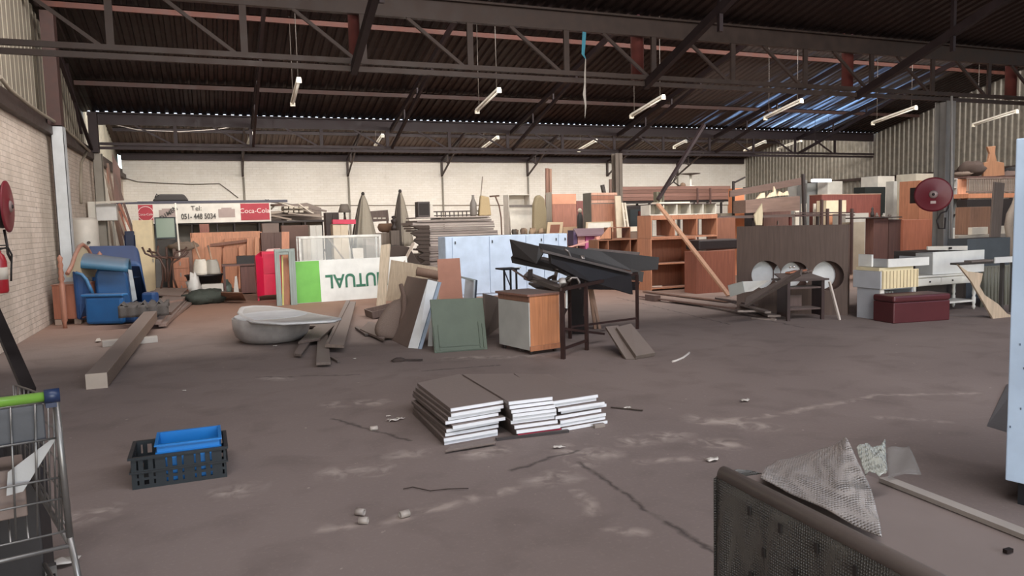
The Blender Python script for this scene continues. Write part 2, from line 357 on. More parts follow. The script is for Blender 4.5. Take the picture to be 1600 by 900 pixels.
# clerestory glazing above the two valleys
glass = mat('dfe8f2', 'flat', .3, emit=1.6)
for i, (y, z0, z1) in enumerate(((10.975, 5.15, roofz2(10.95) - .1), (21.98, 4.70, roofz3(21.9) - .1))):
    mb = MB(); mb.box(WX, RX, y, y + .01, z0, z1)
    w = struct('window_%d' % (i + 1), mb, glass)
    mb = MB(); n = 20
    for k in range(n + 1):
        x = WX + (RX - WX) * k / n; mb.box(x - .03, x + .03, y + .02, y + .06, z0 - .1, z1 + .08)
    mb.box(WX, RX, y + .02, y + .06, z0 - .1, z0); mb.box(WX, RX, y + .02, y + .06, z1, z1 + .08)
    put('window_frame', mb, mat('4b403b', 'metal', .6, met=.2), w)
# capping beam on the brick at the left, and ledge
steel = mat('4a3d38', 'metal', .55, met=.3, dust=.7); steel_d = mat('35292a', 'metal', .55, met=.3); rust = mat('5f372c', 'metal', .6, met=.2)
redst = mat('63302b', 'metal', .6, met=.2)
mb = MB(); mb.box(WX - .1, WX + .12, -8, BY, 3.45, 3.6); mb.box(WX - .1, WX + .02, -8, BY, 3.6, 3.78); struct('trim_1', mb, steel)
# ---------------------------------------------------------------- steelwork
def node(Y, x): return (x, Y)
def girder(label, Y, x0, x1, ztop, zbot, step, first, m):
    r = root('lattice_girder', label, 'girder', (x0, Y, zbot))
    mb = MB(); mb.box(x0, x1, Y - .05, Y + .05, ztop - .32, ztop - .03); mb.box(x0, x1, Y - .12, Y + .10, ztop - .05, ztop - .02); put('top_chord', mb, m, r)
    mb = MB(); mb.box(x0, x1, Y - .09, Y - .03, zbot + .1, zbot + .17); mb.box(x0, x1, Y - .06, Y, zbot, zbot + .07); put('bottom_chord', mb, m, r)
    x = first
    while x < x1 - .3:
        if x > x0 + .1:
            mb = MB(); mb.box(x - .045, x + .045, Y - .04, Y + .0, zbot + .12, ztop - .3); put('upright', mb, m, r)
            mb = MB(); mb.bar((x - .1, Y - .02, zbot + .15), (x - .95, Y - .02, ztop - .32), .045); put('diagonal', mb, m, r)
        x += step
    return r
girder('brown lattice girder crossing the hall nearest the camera', 10.9, WX + .06, RX + 7.5, 4.91, 3.79, 1.6, -2.65, steel)
girder('brown lattice girder under the second roof valley with a row of light chinks above it', 21.75, WX + .12, RX, 4.66, 3.72, 1.87, -.73, steel_d)
mb = MB(); mb.box(WX, RX, BY - .12, BY - .02, 4.1, 4.34); mb.box(WX, RX, BY - .9, BY - .8, 4.42, 4.5); struct('trim_2', mb, steel_d)
# second bay posts on the near girder
for x, w in ((2.1, 'far left above the near girder'), (6.8, 'left of centre above the near girder'), (11.42, 'right of centre above the near girder'), (15.98, 'at the far right edge above the near girder')):
    mb = MB(); mb.box(x - .05, x + .05, 10.96, 11.2, 3.95, 3.98); mb.tube([(x, 11.14, 3.95), (x, 11.14, roofz2(11.3) - .06)], .11, 10)
    put('steel_post', mb, redst, label='short red-brown roof post ' + w, cat='post')
# purlins under the middle slope
def purlin(y, m, label, fz=roofz2, xr=RX, h=.12):
    mb = MB(); z = fz(y) - .045; mb.box(WX + .05, xr, y - .03, y + .03, z - h, z); mb.box(WX + .05, xr, y - .03, y + .06, z - .02, z)
    put('roof_purlin', mb, m, label=label, cat='purlin')
purlin(19.75, mat('4d352e', 'metal', .6, met=.2), 'dull brown purlin under the middle roof slope, just above the chinks of light')
purlin(16.3, rust, 'rust-orange purlin under the middle roof slope, the brightest one')
purlin(13.0, rust, 'rust-red purlin high under the middle roof slope, nearest the red posts')
for y, w in ((24.2, 'in front of'), (26.8, 'close to')): purlin(y, steel_d, 'thin brown purlin under the rear roof slope %s the back wall' % ('well before' if y < 25 else 'close to'), roofz3)
for y, w in ((8.2, 'first'), (5.2, 'second')): purlin(y, steel_d, 'dark purlin under the near roof slope, %s up from the near girder' % w, roofz1, RX + 7)
# rafters of the bays
XS = (1.18, 4.98, 8.73, 12.47, 16.27, 19.9)
ORD = ('leftmost', 'second from left', 'third from left', 'fourth from left', 'fifth from left', 'rightmost')
for i, x in enumerate(XS):
    mb = MB(); mb.bar((x, 21.7, roofz2(21.7) - .32), (x, 11.2, roofz2(11.2) - .32), .07, .12)
    r = put('roof_rafter', mb, steel_d, label='dark rafter under the middle roof slope, %s of six' % ORD[i], cat='rafter')
    mb = MB(); mb.bar((x, 21.6, 3.85), (x, 17.2, roofz2(17.2) - .5), .06, .09); put('brace', mb, steel_d, r)
    for y in (20, 18.6):
        z = 3.85 + (21.6 - y) / 4.4 * (roofz2(17.2) - .5 - 3.85)
        mb = MB(); mb.box(x - .02, x + .02, y - .02, y + .02, z, roofz2(y) - .36); put('strut', mb, steel_d, r)
    mb = MB(); mb.bar((x, BY - .1, roofz3(BY) - .2), (x, 22.1, roofz3(22.1) - .2), .06, .1)
    r = put('roof_rafter', mb, steel_d, label='brown rafter under the rear roof slope, %s of six' % ORD[i], cat='rafter')
    mb = MB(); mb.box(x - .04, x + .04, BY - .1, BY - .02, 3.52, 4.3)
    r = put('wall_bracket', mb, steel, label='triangular steel roof bracket on the cream back wall, %s of six' % ORD[i], cat='bracket')
    mb = MB(); mb.bar((x, BY - .08, 3.56), (x, 26.1, 4.02 + .9), .05, .06); put('brace', mb, steel, r)
    mb = MB(); mb.bar((x, BY - .9, 3.95), (x, BY - .9, 4.5), .04); mb.bar((x, BY - .08, 4.25), (x, BY - .9, 3.98), .03); put('strut', mb, steel, r)
    if i != 4:
        mb = MB(); mb.tube([(x + .02, BY - .05, 3.5), (x + .02, BY - .05, 0)], .035, 8)
        put('wall_pipe', mb, mat('8f877b', 'plain', .6), label='thin grey pipe running down the back wall under the bracket, %s of five' % (ORD[i] if i < 4 else 'rightmost'), cat='pipe')
for i, x in enumerate((2.0, 6.8, 11.4, 16.1)):
    mb = MB(); mb.bar((x, 10.9, 3.8), (x, 4.5, roofz1(4.5) - .35), .09, .13)
    w = ('leftmost', 'second from left', 'third from left', 'rightmost')[i]
    r = put('roof_brace', mb, steel_d, label='heavy dark brace rising from the near girder towards the camera, %s of four' % w, cat='brace')
    mb = MB(); mb.box(x - .03, x + .03, 8.9, 8.96, roofz1(8.9) - 1.2, roofz1(8.9) - .05); put('strut', mb, steel_d, r)
# small red-lit cross braces behind the near girder
for (a, b_, c) in (((510, 95), (462, 20), 'left'), ((870, 50), (818, 100), 'middle'), ((1168, 52), (1110, 112), 'right')):
    pass
# columns at the left wall
def column(y, m, label, z0=0, z1=3.6, w=.13):
    mb = MB(); x = WX + .08
    mb.box(x, x + .012, y - w, y + w, z0, z1); mb.box(x + .2, x + .212, y - w, y + w, z0, z1); mb.box(x + .01, x + .2, y - .006, y + .006, z0, z1)
    mb.box(x, x + .215, y - w, y - w + .01, z0, z1)
    return put('steel_column', mb, m, label=label, cat='column')
white_st = mat('b9bcbd', 'plain', .5)
column(16.4, white_st, 'pale grey steel column against the left brick wall, the nearer one')
mb = MB(); mb.box(WX + .05, WX + .27, 16.25, 16.55, 3.62, 5.7); put('steel_column', mb, mat('4c3530', 'metal', .6, met=.2), label='dark brown upper column standing on the left wall beam in front of the fluted cladding', cat='column')
column(21.7, mat('8e877c', 'plain', .6), 'grey steel column against the left wall beside the leaning poles', w=.1)
mb = MB(); mb.box(WX + .05, WX + .25, 21.45, 21.7, 3.62, 4.6); put('steel_column', mb, steel_d, label='dark upper column at the left end of the chinked girder', cat='column')
mb = MB(); mb.bar((WX + .1, 21.4, 3.7), (WX + .1, 16.6, 5.6), .07, .08); mb.bar((WX + .1, 19.9, 3.9), (WX + .1, 18.6, 5.2), .05); mb.bar((WX + .1, 18.9, 4.7), (WX + .1, 17.8, 5.3), .05)
mb.bar((WX + .1, 15.9, 5.7), (WX + .1, 10.9, 6.9), .07, .08)
put('wall_bracing', mb, steel_d, label='dark diagonal bracing across the fluted cladding high on the left wall', cat='brace')
# conduit on the left wall beam
mb = MB(); mb.tube([AX(x, y, WX + .16) for x, y in ((0, 120), (15, 140), (40, 160), (62, 176), (88, 192), (100, 200), (125, 222), (140, 236))], .03, 8)
put('conduit', mb, mat('8a7f70', 'plain', .6), label='long sagging conduit along the top of the left brick wall', cat='pipe')
mb = MB(); mb.tube([AX(x, y, WX + .2) for x, y in ((135, 238), (127, 255), (126, 290), (127, 318))], .03, 8)
put('mounted_conduit', mb, mat('8a7f70', 'plain', .6), label='grey conduit curving down the left wall behind the grey column', cat='pipe')
# main grey post at the right with flanges
def hpost(x, y, z1, m, label, w=.13, name='steel_column'):
    mb = MB(); mb.box(x - w, x + w, y - w, y - w + .014, 0, z1); mb.box(x - w, x + w, y + w - .014, y + w, 0, z1); mb.box(x - .007, x + .007, y - w, y + w, 0, z1)
    return put(name, mb, m, label=label, cat='column')
POST = A(1474, 300, 10.9)
hpost(POST.x, 10.9, 3.785, mat('85817d', 'plain', .55), 'grey steel column at the right carrying the dark red hose reel')
p = A(961, 300, 21.7); hpost(p.x, 21.55, 3.75, mat('7d7166', 'plain', .6), 'grey steel column in the middle of the hall before the back wall', .13)
mb = MB(); mb.tube([A(1487, 150, 10.6), A(1487, 395, 10.6)], .02, 8); put('mounted_conduit', mb, mat('a09c98', 'plain', .5), label='thin pale conduit running down the right grey column', cat='pipe')
# horizontal pipe and cable on the back wall
mb = MB(); mb.tube([A(460, 321, BY - .04), A(1160, 320, BY - .04)], .015, 6); put('wall_pipe', mb, mat('a59b8c', 'plain', .6), label='thin pipe running level along the cream back wall', cat='pipe')
mb = MB(); mb.tube([A(x, y, BY - .04) for x, y in ((190, 277), (215, 284), (250, 286), (300, 288), (343, 287), (358, 298), (372, 309))], .016, 6)
put('cable', mb, mat('6a6056', 'plain', .6), label='drooping cable fixed across the left end of the back wall', cat='cable')
mb = MB(); mb.tube([A(x, y, 24) for x, y in ((166, 192), (215, 203), (280, 206), (340, 202), (390, 194))], .012, 6)
put('cable', mb, mat('9a9088', 'plain', .6), label='loose cable sagging under the rear roof at the left', cat='cable')
# rails of the right wall
for z, yy in ((2.9, (11, BY)), (1.7, (11, BY))):
    mb = MB(); mb.box(RX + .02, RX + .12, yy[0], yy[1], z, z + .1); struct('trim_3' if z > 2 else 'trim_4', mb, steel)
# ---------------------------------------------------------------- fluorescent battens
white_l = mat('e6e0d2', 'plain', .5); tube_m = mat('f4f0e4', 'flat', .3)
BAT = (((457, 160), (467, 122), 1.72), ((745, 172), (780, 138), 5.6), ((986, 180), (1037, 149), 9.5), ((1195, 183), (1253, 155), 13.1), ((1363, 191), (1432, 166), 17.0), ((1520, 194), (1590, 172), 20.6),
       ((387, 226), (394, 207), 1.3), ((586, 228), (598, 210), 4.9), ((754, 231), (778, 213), 8.6), ((904, 234), (932, 218), 12.2), ((1053, 229), (1072, 219), 15.4), ((1163, 235), (1196, 220), 18.9), ((1215, 232), (1252, 218), 21.8))
BN = ('nearer row, leftmost', 'nearer row, second from left', 'nearer row, third from left', 'nearer row, in front of the blue shining roof', 'nearer row, left of the grey column', 'nearer row, right of the grey column',
      'rear row, leftmost', 'rear row, second from left', 'rear row, third from left', 'rear row, fourth from left', 'rear row, just right of the middle column', 'rear row, before the right corner', 'rear row, rightmost')
for i, (a, b_, X) in enumerate(BAT):
    p = AX(a[0], a[1], X); q = AX(b_[0], b_[1], X); d = (p - q).normalized()
    r = root('fluorescent_batten', 'white fluorescent batten hanging under the roof, ' + BN[i], 'light', (p + q) / 2, 'fluorescent battens under the roof')
    mb = MB(); mb.bar(q, p, .085, .05); put('batten_body', mb, white_l, r, bevel=.01)
    mb = MB(); o = Vector((0, 0, -.05)); mb.tube([q + o + d * .06, p + o - d * .06], .018, 8); put('lamp_tube', mb, tube_m, r)
    for s, e in ((q, d), (p, -d)):
        mb = MB(); t = s + e * .02; mb.box(t.x - .05, t.x + .05, t.y - .02, t.y + .02, t.z - .085, t.z - .01); put('end_cap', mb, mat('f2ead6', 'plain', .5), r)
        mb = MB(); t = s + e * .15; zt = (roofz2(t.y) if t.y < 21.7 else roofz3(t.y)); mb.tube([t, (t.x, t.y, zt - .02)], .008, 6); put('hanger', mb, mat('5d554e', 'plain', .5), r)
# hanging ribbon
mb = MB(); pts = [(913, 50), (912, 68), (911, 85), (915, 92), (914, 115), (914, 130), (913, 148), (915, 165), (914, 184)]; w = [.06, .06, .05, .02, .03, .03, .05, .03, .01]
V = []
for (x, y), ww in zip(pts, w):
    p = A(x, y, 10.6); V += [p + Vector((-ww * .6, -.01, 0)), p + Vector((ww * .6, .01, 0))]
top = MB(); top.add(V[:8], [(0, 1, 3, 2), (2, 3, 5, 4), (4, 5, 7, 6)]); low = MB(); low.add(V[6:], [(2 * i, 2 * i + 1, 2 * i + 3, 2 * i + 2) for i in range(5)])
r = put('hanging_strip', low, mat('c9c2b8', 'cloth', .7), label='torn plastic strip hanging from the near girder, blue at its top', cat='strip', solid=.003)
put('blue_end', top, mat('4f9ab0', 'cloth', .6), r, label='blue upper end', solid=.003)
mb = MB(); mb.bar(A(1028, 312, 14.6), A(1100, 195, 15.2), .07); put('hanging_bar', mb, steel_d, label='long dark bar slanting up from the shelves to the roof', cat='bar')
# ---------------------------------------------------------------- lights and camera
def area(name, loc, rot, sx, sy, e, col):
    l = bpy.data.lights.new(name, 'AREA'); l.shape = 'RECTANGLE'; l.size = sx; l.size_y = sy; l.energy = e; l.color = col
    o = bpy.data.objects.new(name, l); C.objects.link(o); o.location = loc; o.rotation_euler = rot; return o
R = math.radians
area('daylight_rear_window', ((WX + RX) / 2, 22.2, 5.55), (R(68), 0, 0), 25, 1.1, 1080, (1, .96, .90))
area('daylight_middle_window', (10.2, 11.3, 6.1), (R(62), 0, 0), 25.4, 1.5, 1700, (1, .95, .91))
area('daylight_near_window', (4.2, .4, 6.4), (R(56), 0, 0), 13, 1.5, 480, (1, .95, .93))
area('daylight_door', (3.5, -7.9, 2.6), (R(86), 0, 0), 11, 4.8, 560, (.96, .96, 1))
w = bpy.data.worlds.new('World'); bpy.context.scene.world = w; w.use_nodes = True
nt = w.node_tree; sky = nt.nodes.new('ShaderNodeTexSky'); sky.sky_type = 'NISHITA'; sky.sun_disc = False; sky.sun_elevation = R(40); sky.sun_rotation = R(200)
nt.links.new(sky.outputs[0], nt.nodes['Background'].inputs[0]); nt.nodes['Background'].inputs[1].default_value = .55
cd = bpy.data.cameras.new('Camera'); cam = bpy.data.objects.new('Camera', cd); C.objects.link(cam)
cd.sensor_width = 36; cd.lens = FPX * 36 / 1600; cd.clip_end = 200; cd.clip_start = .05
# camera axes in world: right, up (minus image y), back (minus forward)
Mr = Matrix(((_x.x, -_x.y, -_x.z), (_y.x, -_y.y, -_y.z), (_z.x, -_z.y, -_z.z)))
cam.matrix_world = Matrix.Translation((0, 0, CAMZ)) @ Mr.to_4x4()
bpy.context.scene.camera = cam
vs = bpy.context.scene.view_settings; vs.view_transform = 'Standard'; vs.look = 'None'; vs.gamma = 1; vs.use_curve_mapping = False; vs.exposure = 0
# ---------------------------------------------------------------- furniture helpers
ORANGE = 'c0704a'; ORANGE_D = '9a5236'; CREAM = 'e9d3aa'; WHITE = 'dcdad2'; PALEB = 'c6d4e2'; BROWN = '6f5750'; DKBR = '452e29'; BEIGE = 'c2ab90'; MAROON = '6a3532'
def soft(h):
    c = [int(h[i:i + 2], 16) for i in (0, 2, 4)]; g = .35 * c[0] + .5 * c[1] + .15 * c[2]
    return ''.join('%02x' % int(min(255, (v * .74 + g * .26) * 1.08)) for v in c)
def W(h, **k): return mat(soft(h), 'wood', k.pop('r', .5), k.pop('dust', .55), **k)
def P_(h, **k): return mat(h, 'plain', k.pop('r', .55), k.pop('dust', .4), **k)
def slabo(name, label, cat, pts, th, m, group=None, bevel=.003, parent=None):
    mb = MB(); mb.slab(pts, th); return put(name, mb, m, parent, label, cat, group, bevel=bevel)
def pf(px, Y): return [A(x, y, Y) for x, y in px]
def grounded(pts):
    m = (min(p.z for p in pts) + max(p.z for p in pts)) / 2; lo = min(p.z for p in pts)
    return [Vector((p.x, p.y, 0.0)) if p.z < lo + .12 else p for p in pts]
def tilt(px, lean_=.2, clip=None):
    """bottom two pixels touch the floor, the sheet leans back by lean_ per metre of height"""
    a = F(*px[0]); b = F(*px[1]); e = (b - a).normalized(); back = Vector((-e.y, e.x, 0))
    if back.y < 0: back = -back
    n = e.cross(back * lean_ + Vector((0, 0, 1)))
    return [a, b] + [onto(x, y, a, n) for x, y in px[2:]]
def stickbar(name, label, cat, p, q, w, h, m, group=None, parent=None, bevel=0):
    mb = MB(); mb.bar(p, q, w, h); return put(name, mb, m, parent, label, cat, group, bevel=bevel)
def fcab(name, label, cat, Y, xl, yt, xr, yb, depth, body, doors=(), shelves=(), div=(), open_=False, back=None, floor=True, t=.02, xs=None, group=None, handle=None, door_m=None, top=None, bevel=.004, legs=0, z0=None):
    """wall-parallel cabinet from the pixel rectangle of its front at depth Y"""
    X0, X1, Z0, Z1 = fpx(xl, yt, xr, yb, Y); X0 = max(X0, WX + .05); X1 = max(X1, X0 + .15)
    if floor: Z0 = 0.0
    if z0 is not None: Z0 = z0
    if xs is not None: depth = max(.15, AX(xs, (yt + yb) / 2, X0).y - Y)
    fr = Matrix.Translation((X0, Y, Z0)); return cabinet(name, label, cat, fr, X1 - X0, depth, Z1 - Z0, body, doors, shelves, div, open_, back, t, group, handle, door_m, top, bevel, legs)
def cabinet(name, label, cat, fr, w, d, h, body, doors=(), shelves=(), div=(), open_=False, back=None, t=.02, group=None, handle=None, door_m=None, top=None, bevel=.004, legs=0):
    o = fr @ Vector((w / 2, d / 2, 0)); r = root(name, label, cat, o, group)
    b0 = legs
    if open_:
        for x in (0, w - t):
            mb = MB(); mb.box(x, x + t, 0, d, b0, h, fr); put('side_panel', mb, body, r)
        mb = MB(); mb.box(t, w - t, 0, d, h - t, h, fr); put('top_panel', mb, top or body, r)
        mb = MB(); mb.box(t, w - t, 0, d, b0 + .04, b0 + .04 + t, fr); put('bottom_panel', mb, body, r)
        if back: mb = MB(); mb.box(t, w - t, d - .012, d, b0 + .06, h - t, fr); put('back_panel', mb, back, r)
        for z in shelves: mb = MB(); mb.box(t, w - t, .01, d - .02, z * h, z * h + t, fr); put('shelf', mb, body, r)
        for x in div: mb = MB(); mb.box(x * w - t / 2, x * w + t / 2, .005, d - .02, b0 + .06, h - t, fr); put('divider', mb, body, r)
    else:
        mb = MB(); mb.box(0, w, .02, d, b0, h, fr); put('carcass', mb, body, r, bevel=bevel)
        if top: mb = MB(); mb.box(-.01, w + .01, -.01, d + .01, h, h + t, fr); put('top_panel', mb, top, r, bevel=bevel)
    for k in range(4 if legs else 0):
        x = (.03, w - .03)[k % 2]; y = (.03, d - .03)[k // 2]; mb = MB(); mb.box(x - .02, x + .02, y - .02, y + .02, 0, b0, fr); put('leg', mb, body, r)
    for dr in doors:                    # x0, x1, z0, z1 as fractions, optional handle position
        x0, x1, z0, z1 = dr[:4]; mb = MB(); mb.box(x0 * w + .004, x1 * w - .004, 0, .019, b0 + z0 * (h - b0) + .004, b0 + z1 * (h - b0) - .004, fr)
        dname = 'drawer' if len(dr) > 5 and dr[5] == 'd' else 'door'
        q = put(dname, mb, door_m or body, r, bevel=.002)
        if len(dr) > 4 and dr[4] is not None:
            hx, hz = dr[4]; mb = MB(); mb.box(hx * w - .012, hx * w + .012, -.03, 0, hz * h - .05, hz * h + .05, fr)
            put('handle' if dname == 'door' else 'knob', mb, handle or mat('9a958f', 'metal', .4), q)
    return r
def hollow(name, label, cat, fr, w, d, h, m, inner=None, t=.02, lowback=0):   # open-topped tray, drawer or box
    mb = MB(); mb.box(0, w, 0, t, 0, h, fr); mb.box(0, w, d - t, d, 0, h, fr); mb.box(0, t, t, d - t, 0, h, fr); mb.box(w - t, w, t, d - t, 0, h, fr)
    r = put(name, mb, m, label=label, cat=cat); mb = MB(); mb.box(t, w - t, t, d - t, .005, t, fr); put('base', mb, inner or m, r); return r
def picture(name, label, px, Y, fw, fm, inner, th=.04, cat='frame'):
    pts = pf(px, Y); c = sum(pts, Vector()) / 4; r = root(name, label, cat, (c.x, Y, min(p.z for p in pts)))
    inn = [p + (c - p).normalized() * fw * 1.4 for p in pts]
    for i in range(4):
        j = (i + 1) % 4; mb = MB(); mb.slab([pts[i], pts[j], inn[j], inn[i]], th); put('frame_rail', mb, fm, r)
    mb = MB(); mb.slab([p + Vector((0, th * .4, 0)) for p in inn], .006); put('panel', mb, inner, r); return r
# ================================================================ left side
# fire hose reel and extinguisher on the left wall
def reel(label, c, ax, rad, m, hub, Y=None):
    """disc reel: ax points out of the wall"""
    q = Vector((0, 0, 1)).rotation_difference(Vector(ax)).to_matrix()
    r = root('fire_hose_reel', label, 'fire hose reel', c)
    mb = MB(); mb.lathe(c, [(0, .10), (rad * .3, .10), (rad * .36, .085), (rad * .9, .085), (rad, .075), (rad, .06), (rad * .5, .05), (0, .05)], 40, M=q); put('front_disc', mb, m, r)
    mb = MB(); mb.lathe(c, [(0, -.10), (rad * .95, -.10), (rad, -.09), (rad, -.075), (0, -.07)], 40, M=q); put('rear_disc', mb, m, r)
    mb = MB(); mb.lathe(c, [(rad * .55, -.07), (rad * .8, -.07), (rad * .84, 0), (rad * .8, .05), (rad * .55, .05)], 30, M=q); put('hose', mb, mat('221c1c', 'plain', .6), r)
    mb = MB(); mb.lathe(c, [(0, .125), (rad * .2, .12), (rad * .24, .1)], 24, M=q); h = put('hub', mb, hub, r)
    mb = MB(); mb.lathe(c, [(0, .14), (rad * .07, .135), (rad * .09, .12)], 12, M=q); put('bolt', mb, mat('2b2020', 'plain', .5), h)
    return r
red_r = mat('7d2430', 'plain', .45); hubm = mat('a28f8c', 'metal', .5, met=.3)
c = AX(2, 323, WX + .2)
r = reel('dark red fire hose reel mounted on the left brick wall at the picture edge', c, (1, 0, 0), .34, red_r, hubm)
mb = MB(); mb.tube([c + Vector((.0, .05, -.3)), c + Vector((.02, .04, -.5)), c + Vector((.03, .0, -.62)), c + Vector((.05, .06, -.72))], .017, 8); put('hose_end', mb, mat('2a2222', 'plain', .6), r)
mb = MB(); mb.box(WX + .005, WX + .12, c.y - .06, c.y + .06, c.z - .35, c.z + .2); put('wall_bracket', mb, red_r, r)
p = AX(3, 458, WX + .14)
r = root('fire_extinguisher', 'red fire extinguisher hanging on the left wall below the hose reel', 'fire extinguisher', p)
mb = MB(); mb.lathe(p, [(0, 0), (.07, 0), (.085, .03), (.085, .42), (.06, .5), (.03, .53), (.03, .56)], 20); put('cylinder', mb, mat('a3202c', 'plain', .35), r)
mb = MB(); mb.lathe(p, [(.0865, .18), (.0865, .34)], 20); put('label_band', mb, mat('c9c0b4', 'plain', .6), r)
mb = MB(); mb.box(p.x - .015, p.x + .1, p.y - .012, p.y + .012, p.z + .58, p.z + .6); mb.box(p.x - .015, p.x + .09, p.y - .012, p.y + .012, p.z + .62, p.z + .635); mb.box(p.x - .02, p.x + .02, p.y - .02, p.y + .02, p.z + .55, p.z + .6); put('valve', mb, mat('2a2525', 'metal', .5), r)
mb = MB(); mb.tube([p + Vector(q) for q in ((.02, 0, .58), (.1, .05, .6), (.13, .08, .5), (.11, .08, .3), (.1, .07, .15))], .012, 8); put('hose', mb, mat('1d1a1a', 'plain', .6), r)
mb = MB(); mb.box(WX + .004, WX + .06, p.y - .04, p.y + .04, p.z + .3, p.z + .4); put('wall_bracket', mb, mat('8a8a8a', 'metal', .5), r)
# orange bedside cabinet beside the wall
fr = frame((-2.66, 15.2, 0), (-2.2, 15.12, 0))
fr = Matrix.Translation((0, 0, .1)) @ fr
cabinet('bedside_cabinet', 'orange wooden cabinet raised on a brick beside the left wall', 'cabinet', fr, .47, .75, .6, W(ORANGE_D), doors=((0, 1, 0, 1),), door_m=W(ORANGE_D), top=W('9c5a40'))
for i, (x, y) in enumerate(((-2.6, 15.25), (-2.3, 15.25))):
    mb = MB(); mb.box(x - .05, x + .06, y - .06, y + .16, 0, .098); put('brick', mb, P_('9a8474'), label='pale brick under the orange cabinet, ' + ('against the wall' if i == 0 else 'nearer the turned post'), cat='brick', bevel=.006)
# bed headboard with turned posts and an arched rail
p = F(102, 513); n = Vector((2.9, .5, 0)).cross(Vector((0, 0, 1))) * 0 + Vector((3.0, -.62, 0)); q = onto(158, 430, p, n); q.z = 0; hb = root('bed_headboard', 'brown bed headboard with turned post and arched cream panel', 'headboard', p)
w1 = W('9d6047'); prof = [(.035, 0), (.03, .1), (.045, .13), (.045, .75), (.03, .8), (.05, .84), (.035, .9), (.045, .95), (.03, 1.02), (.047, 1.07), (.03, 1.13), (.045, 1.2), (.0, 1.26)]
for k in (p, q): mb = MB(); mb.lathe(k, prof, 14); put('turned_post', mb, w1, hb)
arc = [onto(x, y, p, n) for x, y in ((105, 428), (112, 415), (118, 397), (124, 385), (129, 382), (136, 387), (143, 400), (150, 415), (156, 430))]
mb = MB(); mb.tube(arc, .035, 8); put('arched_rail', mb, w1, hb)
mb = MB(); mb.slab([onto(106, 433, p, n)] + [a + Vector((0, .02, 0)) for a in arc] + [onto(156, 433, p, n)], .02); put('panel', mb, P_('b8a88c', dust=0), hb)
# blue tub armchairs
blue = mat('1d5a92', 'plain', .4, .35); navy = mat('1e4270', 'plain', .45, .3)
a = F(134, 509); b = F(193, 508); fr = frame(a, b); w_ = (b - a).length
r = root('tub_armchair', 'bright blue tub armchair facing the wall corner, lowest and nearest', 'armchair', a)
def rbox(x0, x1, y0, y1, z0, z1, fr, nm, m, bev, par): mb = MB(); mb.box(x0, x1, y0, y1, z0, z1, fr); return put(nm, mb, m, par, bevel=bev)
rbox(0, w_, 0, .12, .02, .5, fr, 'arm', blue, .05, r); rbox(-.05, w_ + .03, -.02, .16, .5, .55, fr, 'arm_rim', mat('2f6ca2', 'plain', .4, .3), .02, r)
rbox(.04, w_ + .12, .13, .75, .02, .33, fr, 'seat', navy, .05, r); rbox(w_ - .1, w_ + .16, .76, .95, .0, .5, fr, 'far_arm', navy, .05, r)
bp = [A(x, y, a.y + .15) for x, y in ((118, 426), (128, 429), (135, 437), (140, 448), (145, 459))]
mb = MB(); mb.tube(bp, .03, 10); put('rim_curve', mb, mat('3a6c94', 'plain', .4, .3), r)
mb = MB(); mb.slab([A(117, 424, a.y + .2), A(133, 433, a.y + .2), A(140, 455, a.y + .2), F(140, 503) + Vector((0, .2, 0)), A(125, 500, a.y + .2)], .08); put('back_shell', mb, navy, r, bevel=.03)
r = root('tub_armchair', 'blue tub armchair tipped on its side with a silver strip on its edge', 'armchair', A(175, 480, 15.6))
mb = MB(); mb.slab([A(154, 500, 15.7), A(206, 492, 15.7), A(204, 470, 15.7), A(199, 432, 15.7), A(194, 421, 15.7), (A(152, 420, 15.7)), A(148, 430, 15.7)], .3); put('back_shell', mb, mat('1f4f80', 'plain', .4, .4), r, bevel=.04)
mb = MB(); mb.grid(10, 8, lambda u, v: A(116, 418, 15.5) * (1 - u) + A(201, 425, 15.5) * u + Vector((0, .28 - .3 * math.cos(PI * v), .26 * math.sin(PI * v) * (1 - .15 * u)))); put('rolled_back', mb, mat('35607a', 'plain', .45, .45), r, solid=.04)
mb = MB(); mb.slab([A(200, 421, 15.45), A(206, 422, 15.45), A(214, 468, 15.45), A(207, 472, 15.45)], .02); put('silver_strip', mb, mat('a9adb0', 'metal', .4), r)
r = root('tub_armchair', 'dark blue tub armchair standing upside down furthest back', 'armchair', A(190, 480, 16.6))
mb = MB(); mb.slab([A(150, 480, 16.6), F(228, 476), A(230, 462, 16.6), A(221, 414, 16.6), A(214, 409, 16.6), A(140, 411, 16.6)], .5); put('back_shell', mb, navy, r, bevel=.06)
# leaning poles and boards in the far left corner
RL = random.Random(3)
poles = [((190, 410), (155, 248), .07, 'c9bfae'), ((196, 405), (168, 255), .05, '7d5a48'), ((206, 395), (160, 266), .06, 'a38a74'), ((175, 420), (150, 290), .05, 'cfc6b8'), ((215, 380), (178, 270), .06, '6b4f44'),
         ((200, 420), (170, 300), .08, '8d6a55'), ((180, 415), (163, 320), .09, '9a8876'), ((210, 400), (186, 330), .07, 'a4583e'), ((222, 372), (186, 318), .06, 'b0664a'), ((195, 418), (176, 350), .05, '8e7a68'),
         ((170, 410), (158, 340), .08, 'b9ab98'), ((186, 420), (168, 345), .12, 'ad9f8c'), ((178, 418), (152, 345), .05, '5b4a42'), ((204, 412), (182, 345), .05, 'bdb2a2'), ((150, 410), (149, 345), .04, 'c9c2b6'), ((165, 300), (151, 262), .05, '8a5a44')]
words_ = ('longest pale', 'dark brown one reaching almost to the roof', 'tan', 'thin whitish', 'dark', 'thick brown', 'broad grey', 'orange', 'shorter orange', 'thin brown', 'wide pale', 'broad beige', 'thin dark', 'thin pale', 'upright pale', 'short brown upper')
